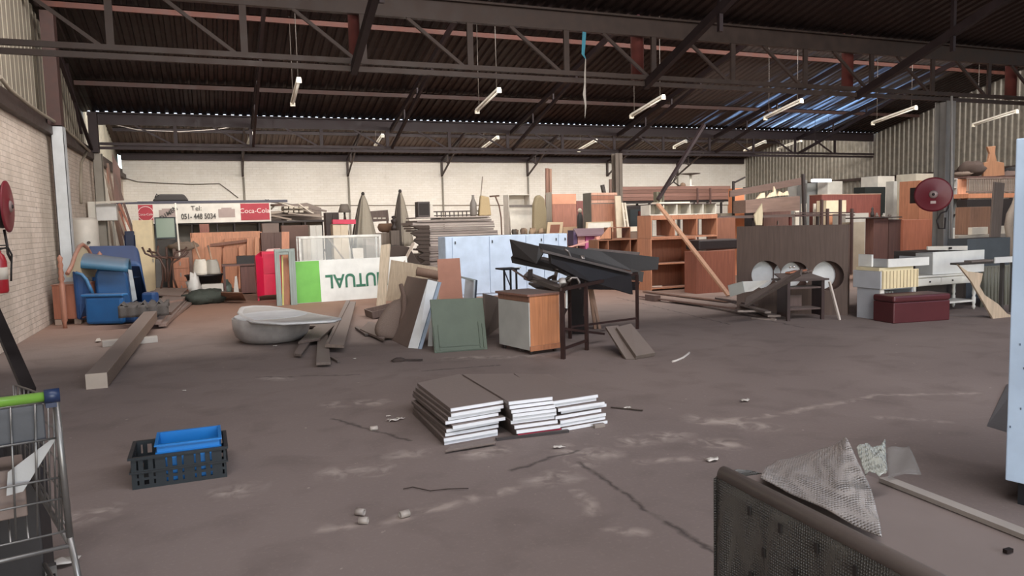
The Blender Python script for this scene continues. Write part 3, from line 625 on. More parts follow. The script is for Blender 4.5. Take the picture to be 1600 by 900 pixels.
for i, ((x1, y1), (x2, y2), w, cc) in enumerate(poles):
    Yb = 22.55 + i * .105
    t = A(x2, y2, Yb); b = A(x1, y1, Yb); d = (b - t); b = t + d * min(1.6, (t.z / max(.2, t.z - b.z)))
    b.z = .03; b.x = min(b.x, -1.15); t.x = max(t.x, WX + .12); b.x = max(b.x, WX + .12)
    stickbar('timber_pole', ('pole leaning in the far left corner, ' + words_[i]), 'pole', b, t, w, w * .6, W(cc, dust=.2), 'poles leaning in the far left corner')
for i, (px, cc, wd) in enumerate(((((160, 300), (176, 300), (182, 400), (166, 402)), '7a5f50', 'upper dark'), (((166, 352), (186, 352), (196, 430), (178, 430)), 'a89882', 'lower beige'), (((175, 240), (187, 262), (190, 300), (176, 300)), '6b4a40', 'reddish high'))):
    slabo('timber_board', '%s board standing among the poles in the far left corner' % wd, 'board', grounded([Vector((max(q_.x, WX + .1), q_.y, q_.z)) for q_ in [A(x, y, 25.6 - .25 * i) for x, y in px]]), .05, W(cc, dust=.2))
# white cylinder tank, electrical box, white panels
p = A(124, 400, 17.6); t = A(124, 341, 17.6)
p.x = WX + .42; r = root('water_heater', 'pale grey cylindrical tank beside the grey left wall column', 'water tank', (p.x, 17.6, .0))
mb = MB(); mb.lathe((p.x - .1, 17.6, 0), [(0, .25), (.24, .25), (.27, .3), (.27, t.z - .06), (.24, t.z), (0, t.z + .02)], 24); put('tank', mb, P_('b5ada2'), r)
mb = MB(); mb.tube([(p.x, 17.36, t.z - .5), (p.x + .02, 17.3, t.z - .5)], .03); put('tap', mb, mat('403a36', 'metal', .5), r)
mb = MB(); mb.lathe((p.x - .1, 17.6, 0), [(0, 0), (.2, 0), (.2, .24), (0, .24)], 20); put('stand', mb, P_('5f5a55'), r)
slabo('cream_sheet', 'pale cream sheet standing behind the arched headboard by the left wall', 'sheet', [Vector((max(q_.x, WX + .15), q_.y, q_.z)) for q_ in tilt([(106, 470), (150, 470), (146, 392), (105, 392)], .02)], .03, P_('c4b79f', dust=0))
fcab('electrical_box', 'narrow cream electrical cabinet behind the tank', 'electrical box', 20.4, 128, 315, 141, 363, .2, P_('cbc5ba'), doors=((0, 1, 0, 1, (.2, .8)),))
X0, X1, Z0, Z1 = fpx(140, 318, 182, 345, 21.3)
r = root('wall_unit', 'white flat box on a shelf rail to the right of the electrical cabinet', 'box', ((X0 + X1) / 2, 21.3, Z0))
mb = MB(); mb.box(X0, X1, 21.3, 21.6, Z0, Z1); put('casing', mb, P_('d6d4d0', dust=0), r, bevel=.02)
for x in (X0 + .1, X1 - .1): mb = MB(); mb.box(x - .02, x + .02, 21.4, 21.44, 0, Z0); put('leg', mb, P_('8d867c'), r)
stickbar('white_rail', 'thin white rail above the flat white box', 'rail', A(141, 317, 21.1), A(214, 314, 21.1), .05, .05, P_('d3cbbd'))
for i, (px, h_) in enumerate(((((196, 362), (212, 362), (212, 410), (196, 410)), '1d2a4a'),)):
    X0, X1, Z0, Z1 = fpx(196, 361, 211, 409, 21.0); r = root('folding_chair', 'dark navy folding chair standing before the poles', 'chair', ((X0 + X1) / 2, 21, 0))
    nv = mat('1c2744', 'plain', .5); mb = MB(); mb.box(X0, X1, 21, 21.05, Z1 - .45, Z1); put('backrest', mb, nv, r, bevel=.02)
    mb = MB(); mb.box(X0, X1, 20.75, 21.15, .45, .5); put('seat', mb, nv, r, bevel=.02)
    for x in (X0, X1):
        for y in (20.78, 21.1): mb = MB(); mb.tube([(x, y, 0), (x, 21.02, Z1 - .1)], .015); put('leg', mb, nv, r)
# tall cream locker
fcab('tall_locker', 'tall cream locker standing at the left of the storage rack', 'locker', 21.6, 210, 344, 241, 455, .5, P_('ecd7ae', dust=0), doors=((0, 1, 0, 1, (.93, .45)),), door_m=P_('eed9b0', dust=0))
# greenish mirror on a dark stand
X0, X1, Z0, Z1 = fpx(244, 341, 273, 371, 22.2)
r = root('standing_mirror', 'greenish mirror glass above the coat stand, right of the cream locker', 'mirror', ((X0 + X1) / 2, 22.2, 0))
mb = MB(); mb.box(X0, X1, 22.2, 22.23, Z0, Z1); put('glass', mb, mat('8fa294', 'flat', .15), r)
mb = MB(); mb.box(X0 - .03, X0, 22.18, 22.26, 0, Z1 + .03); mb.box(X1, X1 + .03, 22.18, 22.26, 0, Z1 + .03); mb.box(X0, X1, 22.18, 22.26, Z1, Z1 + .03); mb.box(X0, X1, 22.18, 22.26, Z0 - .04, Z0); put('frame_rail', mb, mat('41484a', 'metal', .5), r)
mb = MB(); mb.box(X0, X1, 22.24, 22.27, .1, Z0 - .06); put('lower_panel', mb, mat('47423e', 'plain', .6), r)
stickbar('white_pole', 'thin white pole leaning in front of the sign board', 'pole', A(281, 402, 21.3) * 1.0, A(274, 318, 23.2), .04, .04, P_('e8e0d2', dust=0))
# bentwood coat stand
c = A(264, 452, 20.3); c.z = .12; top = A(262, 401, 20.3).z
r = root('coat_stand', 'dark bentwood coat stand with curved hooks before the pine furniture', 'coat stand', c)
dk = mat('5a4036', 'wood', .45, ax=2)
mb = MB(); mb.lathe(c, [(0, 0), (.42, 0), (.42, .03), (.06, .04), (.05, .08), (0, .08)], 24); put('base', mb, dk, r)
for s, nm in ((-.12, 'stem'), (.12, 'stem'), (0, 'stem')):
    mb = MB(); mb.tube([c + Vector((s * 1.6, 0, .03)), c + Vector((s, 0, .3)), c + Vector((s * .9, 0, .7)), c + Vector((s * 1.5, 0, .95)), c + Vector((s * 3.6, 0, 1.02 if s else 1.1))], .024, 8); put(nm, mb, dk, r)
for pts in (((222, 386), (227, 396), (238, 401), (262, 402)), ((233, 388), (238, 398), (250, 405), (258, 420), (259, 440)), ((294, 393), (288, 400), (276, 403), (262, 402)), ((292, 386), (280, 404), (268, 412), (264, 440)), ((247, 384), (246, 396), (252, 402), (262, 404))):
    mb = MB(); mb.tube([A(x, y, 20.2) for x, y in pts], .024, 8); put('hook_arm', mb, dk, r)
slabo('chair_seat', 'grey plastic chair seat standing behind the coat stand', 'seat', grounded(pf([(242, 405), (254, 404), (254, 446), (243, 446)], 20.9)), .05, P_('6b6763'), bevel=.02)
# dark clutter between locker and drawers
fcab('dark_crate', 'dark crate with folded clothes behind the coat stand', 'crate', 22.8, 246, 372, 272, 405, .4, P_('5e4a40'))
mb = MB(); mb.ball(A(266, 380, 22.6), .28, .2, .16, 12, .5, 3); put('cloth_bundle', mb, mat('6f6058', 'cloth', .9), label='brown cloth bundle on the dark crate behind the coat stand', cat='cloth')
mb = MB(); mb.ball(A(287, 385, 22.0), .36, .3, .12, 14, .5, 5); put('cloth_bundle', mb, mat('857465', 'cloth', .9), label='beige cloth bundle left of the pine furniture', cat='cloth')
fcab('brown_box', 'brown box under the beige cloth bundle', 'box', 21.8, 270, 388, 300, 410, .5, P_('7e665a'))
fcab('chest_of_drawers', 'small orange chest of drawers right of the coat stand', 'drawers', 20.9, 269, 404, 296, 455, .5, W(ORANGE), doors=((0, 1, .72, 1, (.5, .86), 'd'), (0, 1, .36, .72, (.5, .54), 'd'), (0, 1, 0, .36, (.5, .18), 'd')), top=W('d08a68', dust=.7), floor=True)
# pine furniture pile
pine = W('d98a5c', dust=.3); pine2 = W('c97a4e', dust=.3)
YP = 22.4
picks = [(((300, 364), (406, 361), (406, 372), (300, 376)), .75, pine, 'long pine bed side lying across the top of the pine pile'),
         (((298, 372), (352, 368), (352, 455), (300, 455)), .05, pine, 'wide pine headboard at the left of the pine pile'),
         (((350, 373), (402, 370), (402, 455), (350, 455)), .05, pine2, 'pine bed end under the top bed side'),
         (((328, 381), (403, 372), (403, 376), (328, 386)), .07, W('8a5238'), 'dark narrow rail slanting across the pine pile'),
         (((348, 388), (372, 388), (372, 458), (348, 458)), .05, pine2, 'pine box at the foot of the pine pile, left one'),
         (((373, 386), (384, 382), (384, 457), (373, 457)), .05, pine, 'small pine box beside the left pine box'),
         (((386, 372), (398, 370), (398, 455), (386, 455)), .05, pine, 'short pine panel at the right end of the pine pile'),
         (((320, 386), (346, 386), (346, 456), (322, 456)), .05, pine2, 'pine drawer front in the middle of the pine pile'),
         (((398, 370), (405, 368), (405, 455), (398, 455)), .06, pine, 'upright pine leg at the right end of the pine pile')]
for i, (px, th, m, lb) in enumerate(picks):
    slabo('pine_rail' if i == 3 else 'pine_piece', lb, 'wooden piece', grounded(pf(px, YP - .12 * i)) if i > 3 or i in (1, 2) else pf(px, YP - .12 * i), th, m)
fcab('pine_chest', 'low pine chest carrying the pine pile', 'chest', YP + .55, 303, 377, 403, 455, .8, pine2, doors=((0, .5, 0, 1), (.5, 1, 0, 1)))
for i, (x, y) in enumerate(((298, 362), (404, 360))):
    stickbar('pine_post', 'square pine bed post at the %s end of the pine pile' % ('left' if i == 0 else 'right'), 'post', A(x + 2, y + 2, 23) * 1.0, Vector((A(x + 2, y, 23).x, 23, 0)), .1, .1, pine)
fcab('brown_cupboard', 'small red-brown cupboard under the sign board rack', 'cupboard', 23.8, 312, 350, 327, 372, .4, W('8a4a3a'))
fcab('brown_cupboard', 'dark brown cupboard right of the pine pile beneath the timber rack', 'cupboard', 22.6, 408, 363, 450, 392, .5, W('6e4c40'), doors=((0, .5, 0, 1), (.5, 1, 0, 1)))
# scoops, black tub, things on the floor
def scoop(label, x, y, hx, hy, s, m):
    c = A(x, y, 19.6) - Vector((0, 0, .1)); r = root('scoop', label, 'scoop', c)
    mb = MB(); mb.grid(10, 6, lambda u, v: c + Vector(((u - .5) * s * .82 * (.55 + .45 * v ** .5) * 1.3, -.12 * math.sin(PI * u), s * (1 - v) * 1.05)), .01); put('blade', mb, m, r, solid=.015)
    mb = MB(); mb.tube([c + Vector((0, 0, s)), A(hx, hy, 19.9)], .022, 8); put('handle', mb, W('b98c6c'), r); return r
scoop('white bell-shaped scoop with a wooden handle, left of the pair in the black tub', 314, 423, 302, 377, .36, P_('e6ddcd', dust=0))
scoop('grey bell-shaped scoop with a wooden handle, right of the pair in the black tub', 332, 422, 325, 384, .34, P_('b3aca0', dust=0))
c = F(322, 452); mb = MB(); mb.lathe((c.x, 19.9, 0), [(0, .02), (.3, .02), (.42, .5), (.45, .5), (.45, .53), (.4, .53), (.3, .06), (0, .06)], 24)
put('black_tub', mb, mat('2c2827', 'plain', .5), label='black plastic tub holding the two scoops', cat='tub')
fcab('flat_box', 'white flat box on the floor before the black tub', 'box', 18.9, 315, 444, 349, 455, .25, P_('cfc8bd'), floor=False, z0=.1)
fcab('low_crate', 'low brown crate under the flat white box', 'crate', 18.8, 300, 457, 352, 462, .5, P_('7b5d4e'), z0=0)
mb = MB(); mb.lathe(F(355, 457) , [(0, 0), (.11, 0), (.13, .1), (.12, .2), (.05, .28), (.04, .34), (0, .34)], 16); put('glass_jug', mb, mat('9db0a4', 'flat', .2, alpha=.85), label='pale green glass jug beside the flat white box', cat='jug')
slabo('white_board', 'small white leaning panel right of the glass jug', 'panel', grounded(pf([(364, 456), (374, 455), (370, 431), (367, 432)], 18.8)), .03, P_('dcd6cc'))
fcab('black_monitor', 'black box-shaped monitor on the brown table', 'monitor', 19.8, 370, 400, 401, 413, .4, mat('2a2625', 'plain', .5), floor=False)
X0, X1, Z0, Z1 = fpx(348, 413, 400, 459, 19.6)
r = root('brown_table', 'red-brown side table under the black monitor', 'table', ((X0 + X1) / 2, 19.8, 0))
mb = MB(); mb.box(X0, X1, 19.6, 20.2, Z1 - .04, Z1); put('table_top', mb, W('6e4238'), r)
mb = MB(); mb.box(X1 - .35, X1, 19.65, 20.15, 0.03, Z1 - .045); put('pedestal', mb, W('6a3f36'), r)
for y in (19.65, 20.15): mb = MB(); mb.box(X0 + .02, X0 + .07, y - .025, y + .025, 0, Z1 - .045); put('leg', mb, W('5a342c'), r)
mb = MB(); mb.ball((A(323, 466, 18.2).x, 17.9, .14), .5, .4, .16, 18, .35, 8); mb.ball((A(311, 468, 18.2).x, 17.7, .12), .28, .3, .17, 14, .4, 9)
put('duffel_bag', mb, mat('3c4038', 'cloth', .85), label='dark camouflage bag slumped on the floor', cat='bag')
mb = MB(); mb.ball(A(303, 445, 18.6), .14, .1, .26, 12, .6, 4); put('plastic_bag', mb, mat('d9d4cc', 'plain', .4), label='crumpled white plastic bag left of the black tub', cat='bag')
slabo('flat_carton', 'flattened brown carton on the floor right of the camouflage bag', 'carton', [F(345, 470, .02), F(384, 470, .02), F(378, 458, .25), F(345, 457, .25)], .02, P_('8b6a58'))
# flattened boards and crumpled things on the floor at the left
FB = [(((205, 492), (262, 492), (300, 452), (240, 452)), .03, 0.0, '7a6154', 'widest brown sheet at the bottom of the floor pile'),
      (((222, 490), (268, 492), (292, 468), (250, 466)), .05, .04, '6e574c', 'thick brown board in the middle of the floor pile'),
      (((240, 478), (286, 470), (300, 458), (262, 460)), .04, .10, '8a6a5a', 'lighter brown board on the right side of the floor pile'),
      (((236, 462), (282, 464), (294, 452), (245, 451)), .03, .15, '8f7161', 'topmost pinkish board of the floor pile')]
for px, th, z, h_, lb in FB: slabo('timber_board', lb, 'board', [F(x, y, z + th) for x, y in px], -th, W(h_))
for i, (a1, b1, z) in enumerate((((254, 508), (296, 462), .06), ((246, 505), (287, 458), .1), ((262, 500), (300, 470), .03))):
    stickbar('timber_plank', 'brown plank along the right edge of the floor pile, %s' % ('longest', 'upper', 'outermost')[i], 'plank', F(a1[0], a1[1], z), F(b1[0], b1[1], z + .02), .12, .05, W('85685a'))
c = F(229, 488, .27) + Vector((-.05, .35, 0)); mb = MB()
mb.grid(16, 10, lambda u, v: c + Vector(((u - .5) * .75, (v - .5) * .5, .10 + .05 * math.sin(u * 17) * math.cos(v * 9) + .03 * math.sin(u * 41)))); mb.grid(16, 4, lambda u, v: c + Vector(((u - .5) * .75, -.25 - .03 * math.sin(u * 30), .12 - v * .2)))
put('foam_sheet', mb, mat('57514d', 'cloth', .9), label='crumpled dark grey foam sheet on top of the floor pile', cat='foam', solid=.02)
# long hollow timber beam with pale end
a = F(152, 607); b = F(236, 501, .12); d = (b - a); d.z = 0; L_ = d.length; fr = frame(a, b) @ Matrix.Rotation(math.atan2(.12, L_), 4, 'Y').inverted()
r = root('timber_beam', 'long brown box-shaped timber beam lying towards the camera with a pale end', 'beam', a)
mb = MB(); mb.box(0, L_, -.1, .1, 0, .16, fr); put('beam_body', mb, W('7a6252', ax=0, dust=.7), r, bevel=.008)
mb = MB(); mb.box(-.008, 0, -.1, .1, 0.0, .16, fr); put('cut_end', mb, P_('b4a595', dust=0), r)
p = F(160, 543); q = F(247, 535); fr = frame(p, q); mb = MB(); mb.box(0, (q - p).length, 0, .14, 0, .09, fr)
put('white_block', mb, P_('b8b0a6', dust=.2), label='low white-painted block on the floor beneath the timber beam', cat='block', bevel=.008)
mb = MB(); mb.slab([F(149, 533, .03), F(158, 532, .03), F(156, 528, .03), F(151, 529, .03)], .006); put('paper_scrap', mb, P_('cfc6ba', dust=0), label='small white paper scrap left of the white block', cat='paper')
# ---------------------------------------------------------------- storage rack with the sign board
YR = 24.2
rk = root('storage_rack', 'long steel storage rack at the back left carrying the sign board and timber', 'rack', (A(350, 400, YR).x, YR, 0))
dkm = mat('3c3432', 'metal', .6, met=.2, dust=.5)
x0 = A(213, 345, YR).x; x1 = A(512, 345, YR).x; zt = A(380, 346, YR).z; z2 = A(380, 372, YR).z
mb = MB(); mb.box(x0, x1, YR + .1, YR + 1.2, zt - .06, zt); put('shelf', mb, dkm, rk)
mb = MB(); mb.box(x0, x1, YR + .1, YR + 1.2, z2 - .5, z2 - .44); put('shelf', mb, dkm, rk)
mb = MB(); mb.box(x0, x1, YR + 1.2, YR + 1.23, .3, zt); put('back_panel', mb, P_('8d867b'), rk)
for x in (213, 258, 300, 340, 367, 406, 443, 478, 512):
    X = A(x, 360, YR).x
    for y in (.12, 1.17): mb = MB(); mb.box(X - .02, X + .02, YR + y - .02, YR + y + .02, 0, zt - .06); put('upright', mb, dkm, rk)
zb = A(300, 345, YR).z; zt2 = A(300, 318, YR).z
sg = root('sign_board', 'long white shop sign with red end panels and a telephone number on the storage rack', 'sign', (A(300, 345, YR).x, YR, zb))
def X_(x): return A(x, 330, YR).x
zb = zt + .005
mb = MB(); mb.box(X_(215), X_(423), YR, YR + .06, zb - .02, zt2); put('board', mb, P_('d9d3c8', dust=0), sg)
mb = MB(); mb.box(X_(166), X_(450), YR - .01, YR + .1, zt2 + .005, zt2 + .08); put('top_rail', mb, mat('4b4a55', 'plain', .6), sg)
for a_, b_ in ((216, 239), (376, 421)):
    mb = MB(); mb.box(X_(a_), X_(b_), YR - .008, YR - .002, zb + .03, zt2 - .02); put('red_panel', mb, mat('a82f3c', 'plain', .5), sg)
def TX(x, z, y=-.014): return Matrix.Translation((X_(x), YR + y, z)) @ Matrix.Rotation(PI / 2, 4, 'X')
zm = (zb + zt2) / 2
tw = mat('e9d8d0', 'plain', .6); tk = mat('4c4844', 'plain', .6)
text('Coca-Cola', .09, TX(227, zm - .02), tw, parent=sg); text('Coca-Cola', .2, TX(398, zm + .03), tw, parent=sg)
ring = MB()
for k in range(28):
    a1 = 2 * PI * k / 28; a2 = 2 * PI * (k + 1) / 28; cc = Vector((X_(227.5), YR - .013, zm)); R1, R2 = .2, .215
    ring.slab([cc + Vector((math.cos(a1) * R1, 0, math.sin(a1) * R1)), cc + Vector((math.cos(a2) * R1, 0, math.sin(a2) * R1)), cc + Vector((math.cos(a2) * R2, 0, math.sin(a2) * R2)), cc + Vector((math.cos(a1) * R2, 0, math.sin(a1) * R2))], .003)
put('round_emblem_outline', ring, tw, sg)
text('Tel:', .2, TX(307, zm + .13), tk, parent=sg); text('051- 448 5034', .22, TX(310, zm - .11), tk, parent=sg, bold=.005, sx=.74)
for x in (261, 354):
    mb = MB(); mb.box(X_(x - 13), X_(x + 13), YR - .006, YR - .001, zm - .15, zm + .1); mb.box(X_(x - 8), X_(x + 8), YR - .008, YR - .002, zm + .1, zm + .14); put('grey_picture', mb, mat('a5938c', 'plain', .6), sg)
for k, ch in enumerate('DIMEN'):
    an = R(22); t = TX(253 + k * 5.2, zm - .13 + k * .065) @ Matrix.Rotation(an, 4, 'Z'); text(ch, .17, t, tk, parent=sg, bold=.005)
# black travel bag on the sign
mb = MB(); c = A(266, 313, YR + .2); zz = zt2 + .085
mb.hexa([(A(237, 313, YR).x, YR, zz), (A(295, 313, YR).x, YR, zz), (A(295, 313, YR).x, YR + .4, zz), (A(237, 313, YR).x, YR + .4, zz), (A(247, 305, YR).x, YR + .06, zz + .2), (A(287, 305, YR).x, YR + .06, zz + .2), (A(288, 305, YR).x, YR + .36, zz + .19), (A(247, 305, YR).x, YR + .36, zz + .2)])
r = put('travel_bag', mb, mat('3c3836', 'cloth', .9), label='flat black travel bag lying on top of the sign board', cat='bag', bevel=.05)
mb = MB(); mb.tube([A(242, 309, YR + .05), A(245, 303, YR + .05), A(248, 306, YR + .05)], .015); put('handle', mb, mat('2f2b2a', 'cloth', .9), r)
# timber on the rack
TB = [((334, 343), (436, 331), .09, 'b09a86', 'palest low plank reaching left over the sign'), ((345, 336), (500, 336), .1, '8a7464', 'long grey-brown plank along the rack front'), ((345, 331), (420, 313), .1, '75655a', 'dark plank slanting up over the sign'),
      ((414, 313), (510, 330), .09, '6b5a50', 'long dark topmost plank'), ((428, 322), (402, 346), .07, 'b5a592', 'pale short rod hanging down in front'), ((395, 340), (470, 325), .06, 'a8957f', 'tan lath in the middle'),
      ((380, 340), (500, 341), .08, '7b6658', 'lowest brown plank'), ((436, 316), (490, 333), .05, 'c2b29c', 'pale lath near the top'), ((440, 326), (486, 329), .12, '9c8a78', 'broad tan plank end'), ((450, 333), (515, 340), .06, '8a7868', 'thin plank at the right'),
      ((360, 338), (432, 338), .05, 'c9b8a4', 'whitish lath low on the left'), ((466, 318), (486, 332), .04, 'cdbfab', 'short white lath'), ((405, 322), (440, 320), .1, '6a4c40', 'dark brown short board'), ((420, 336), (455, 343), .07, '85705f', 'brown block end')]
for i, ((x1_, y1_), (x2_, y2_), w, h_, lb) in enumerate(TB):
    Y1 = YR + .12 + (i * .37) % .8
    stickbar('timber_plank', lb + ' of the timber heap on the storage rack', 'plank', A(x1_, y1_, Y1), A(x2_, y2_, Y1 + .15), w * 1.1, w * .7, W(h_, ax=0, dust=.3))
mb = MB(); mb.slab([A(x, y, YR + 1.0) for x, y in ((440, 320), (480, 317), (502, 325), (503, 344), (440, 344))], .06); put('timber_board', mb, W('6e5c50'), label='dark brown sheet behind the timber heap on the rack', cat='board')
for i in range(9):                       # bundle of laths seen end on
    p = A(447 + (i % 5) * 8, 324 + (i // 5) * 6, YR + .3); mb = MB(); mb.box(p.x - .06, p.x + .06, p.y, p.y + .9, p.z - .04, p.z + .03)
    put('lath', mb, W('b3a48f', ax=1, dust=.2), label='pale lath seen end-on in the bundle on the timber rack', cat='lath', group='laths bundled end-on on the rack')
# furniture under the rack, right part
for i, (xl, yt, xr, yb, h_, lb) in enumerate(((410, 349, 436, 362, '7d6a60', 'grey-brown box on the lower rack shelf, left one'), (440, 352, 482, 366, '6b4f44', 'brown box on the lower rack shelf, right one'), (452, 372, 470, 395, '4a3a36', 'dark box under the rack beside the white display frame'))):
    fcab('storage_box', lb, 'box', 22.9 + .45 * i, xl, yt, xr, yb, .4, P_(h_))
# ================================================================ middle
# red metal locker
p = F(404, 470)
X0 = A(411, 440, 17.6).x; X1 = A(433, 440, 17.6).x; zt = A(425, 393, 17.6).z
r = root('red_locker', 'bright red metal cabinet on short legs left of the sign panel', 'cabinet', ((X0 + X1) / 2, 17.6, 0))
redm = mat('cf1f45', 'plain', .4); xl_ = A(401, 430, 17.3).x
mb = MB(); mb.hexa([(xl_, 17.35, .12), (X0 + .02, 17.6, .12), (X0 + .02, 18.1, .12), (xl_, 17.9, .12), (xl_, 17.35, A(402, 399, 17.35).z), (X0 + .02, 17.6, A(411, 403, 17.6).z), (X0 + .02, 18.1, zt), (xl_, 17.9, zt - .1)]); put('open_door', mb, redm, r, bevel=.005)
mb = MB(); mb.box(X0, X1 + .1, 17.6, 18.2, .12, zt); put('carcass', mb, redm, r, bevel=.006)
mb = MB(); mb.box(X0 + .03, X1 + .07, 17.585, 17.6, .6, zt - .05); put('door', mb, mat('c01c40', 'plain', .4), r, bevel=.004)
for x in (xl_ + .03, X1 + .06): mb = MB(); mb.box(x - .02, x + .02, 17.62, 17.68, 0, .12); put('leg', mb, redm, r)
slabo('pink_sheet', 'pale pink sheet edge standing on the red cabinet', 'sheet', pf([(414, 393), (438, 393), (438, 388), (418, 389)], 18.0), .02, P_('d9b8ae'))
# grey-green door frame with an orange plank inside
YF = 16.2
r = root('door_frame', 'grey-green painted door frame standing upright beside the red cabinet', 'door frame', (A(447, 480, YF).x, YF, 0))
gm = W('7d8a82', dust=.2); q = [A(x, y, YF) for x, y in ((432, 394), (461, 391))]
for xa, xb in ((431, 439), (453, 463)):
    mb = MB(); mb.box(A(xa, 440, YF).x, A(xb, 440, YF).x, YF, YF + .1, 0, q[0].z); put('jamb', mb, gm, r, bevel=.004)
mb = MB(); mb.box(A(431, 440, YF).x, A(463, 440, YF).x, YF + .01, YF + .09, q[0].z, q[0].z + .06); mb.box(A(439, 440, YF).x, A(453, 440, YF).x, YF + .02, YF + .08, q[0].z - .06, q[0].z - .002); put('head_rail', mb, gm, r, bevel=.004)
slabo('orange_plank', 'orange-brown plank leaning through the grey-green frame', 'plank', [A(441, 478, YF + .16), A(453, 478, YF + .16), A(452, 362, YF + .35), A(440, 362, YF + .35)], .04, W('b0663f'))
stickbar('yellow_lath', 'thin yellow lath inside the grey-green frame', 'lath', A(442.5, 478, YF + .12), A(441, 400, YF + .16), .03, .02, mat('d9cf7a', 'plain', .5))
# MUTUAL panel, upside down
a = F(461, 475); b = F(640, 462); e = (b - a).normalized(); nrm = Vector((e.y, -e.x, 0)); back = -nrm
tl = A(460, 408, a.y + .12); hgt = tl.z; L_ = (b - a).length
M = Matrix(((e.x, nrm.x * -1, 0, 0), (e.y, nrm.y * -1, 0, 0), (0, 0, 1, 0), (0, 0, 0, 1))); M = Matrix.Translation(a) @ M @ Matrix.Rotation(R(-5), 4, 'X')
xg = (A(503, 470, a.y).x - a.x) / e.x
r = root('lettered_sign', 'white and green sign panel leaning upside down, lettered in dark green', 'sign', a)
mb = MB(); mb.box(0, L_, 0, .05, 0, hgt, M); put('board', mb, P_('d6d6d0', dust=.2), r, bevel=.003)
mb = MB(); mb.box(0, xg, -.006, -.001, .01, hgt - .01, M); put('green_field', mb, mat('6cb04a', 'plain', .5), r)
zc = (A(545, 440, a.y).z) + .0
def along(x): return (onto(x, 438, a, nrm) - a).dot(e)
xm = along(555)
T = M @ Matrix.Translation((xm + .065, -.008, zc + .03)) @ Matrix.Rotation(PI / 2, 4, 'X') @ Matrix.Rotation(PI, 4, 'Z')
text('MUTUAL', .41, T, mat('2f6a50', 'plain', .5), parent=r, sx=.87, bold=.008)
# glazed white frame counter behind it
YC = 17.3; X0, X1, Z0, Z1 = fpx(467, 368, 596, 405, YC)
r = root('display_cabinet', 'long white-framed glass display cabinet behind the upside-down sign panel', 'display cabinet', ((X0 + X1) / 2, YC, 0))
wf = mat('d6d3cc', 'metal', .45, met=.2)
for (x0, x1, z0, z1, y0, y1) in ((X0, X1, Z1 - .05, Z1, YC, YC + .04), (X0, X0 + .05, 0, Z1 - .05, YC, YC + .04), (X1 - .05, X1, 0, Z1 - .05, YC, YC + .04), (X0 + .05, X1 - .05, Z0 - .05, Z0, YC, YC + .04), (X0, X1, Z1 - .03, Z1, YC + .5, YC + .54), (X0, X0 + .03, 0, Z1 - .04, YC + .5, YC + .54), (X1 - .03, X1, 0, Z1 - .04, YC + .5, YC + .54)):
    mb = MB(); mb.box(x0, x1, y0, y1, z0, z1); put('frame_rail', mb, wf, r, bevel=.003)
gl = mat('e8ece8', 'flat', .05, alpha=.18)
mb = MB(); mb.box(X0 + .05, X1 - .05, YC + .015, YC + .02, Z0, Z1 - .05); put('glass_pane', mb, gl, r)
mb = MB(); mb.box(X0 + .05, X1 - .05, YC + .01, YC + .03, .02, Z0 - .06); put('lower_panel', mb, P_('c9c6bf'), r)
mb = MB(); mb.box(X0 + .05, X1 - .05, YC + .05, YC + .5, Z0 - .08, Z0 - .06); put('shelf', mb, P_('bcb4a8'), r)
stickbar('thin_batten', 'thin batten slanting behind the glass of the display cabinet', 'batten', A(510, 368, YC + .75), Vector((A(575, 440, YC + .75).x, YC + .75, .0)), .05, .03, W('8d7a6a'))
# shelves and things seen behind / through the display cabinet
for i, (xl, yt, xr, yb, Y, h_, lb, op) in enumerate(((474, 370, 486, 420, 19.2, 'b7ab9b', 'beige cabinet seen through the left of the display glass', 1), (485, 352, 504, 400, 19.4, 'cfc9bf', 'small white cabinet standing above the display cabinet at the left', 0), (521, 350, 545, 402, 19.8, 'dcc9ae', 'cream cabinet under the pink-red bar behind the display glass', 0),
        (510, 332, 531, 400, 21.2, '4a3c38', 'dark brown cupboard left of the floor lamp', 0), (572, 372, 597, 402, 18.6, '8d8073', 'grey box seen through the right of the display glass', 0), (414, 330, 448, 352, 25.8, '5c4f48', 'dark brown wall unit behind the timber heap', 0))):
    fcab('storage_cabinet', lb, 'cabinet', Y, xl, yt, xr, yb, .4, P_(h_), doors=((0, .5, 0, 1), (.5, 1, 0, 1)))
slabo('pink_bar', 'pinkish red board laid across the cream cabinet behind the display cabinet', 'board', pf([(520, 350), (556, 350), (556, 343), (520, 343)], 19.75), .2, mat('d8405c', 'plain', .5))
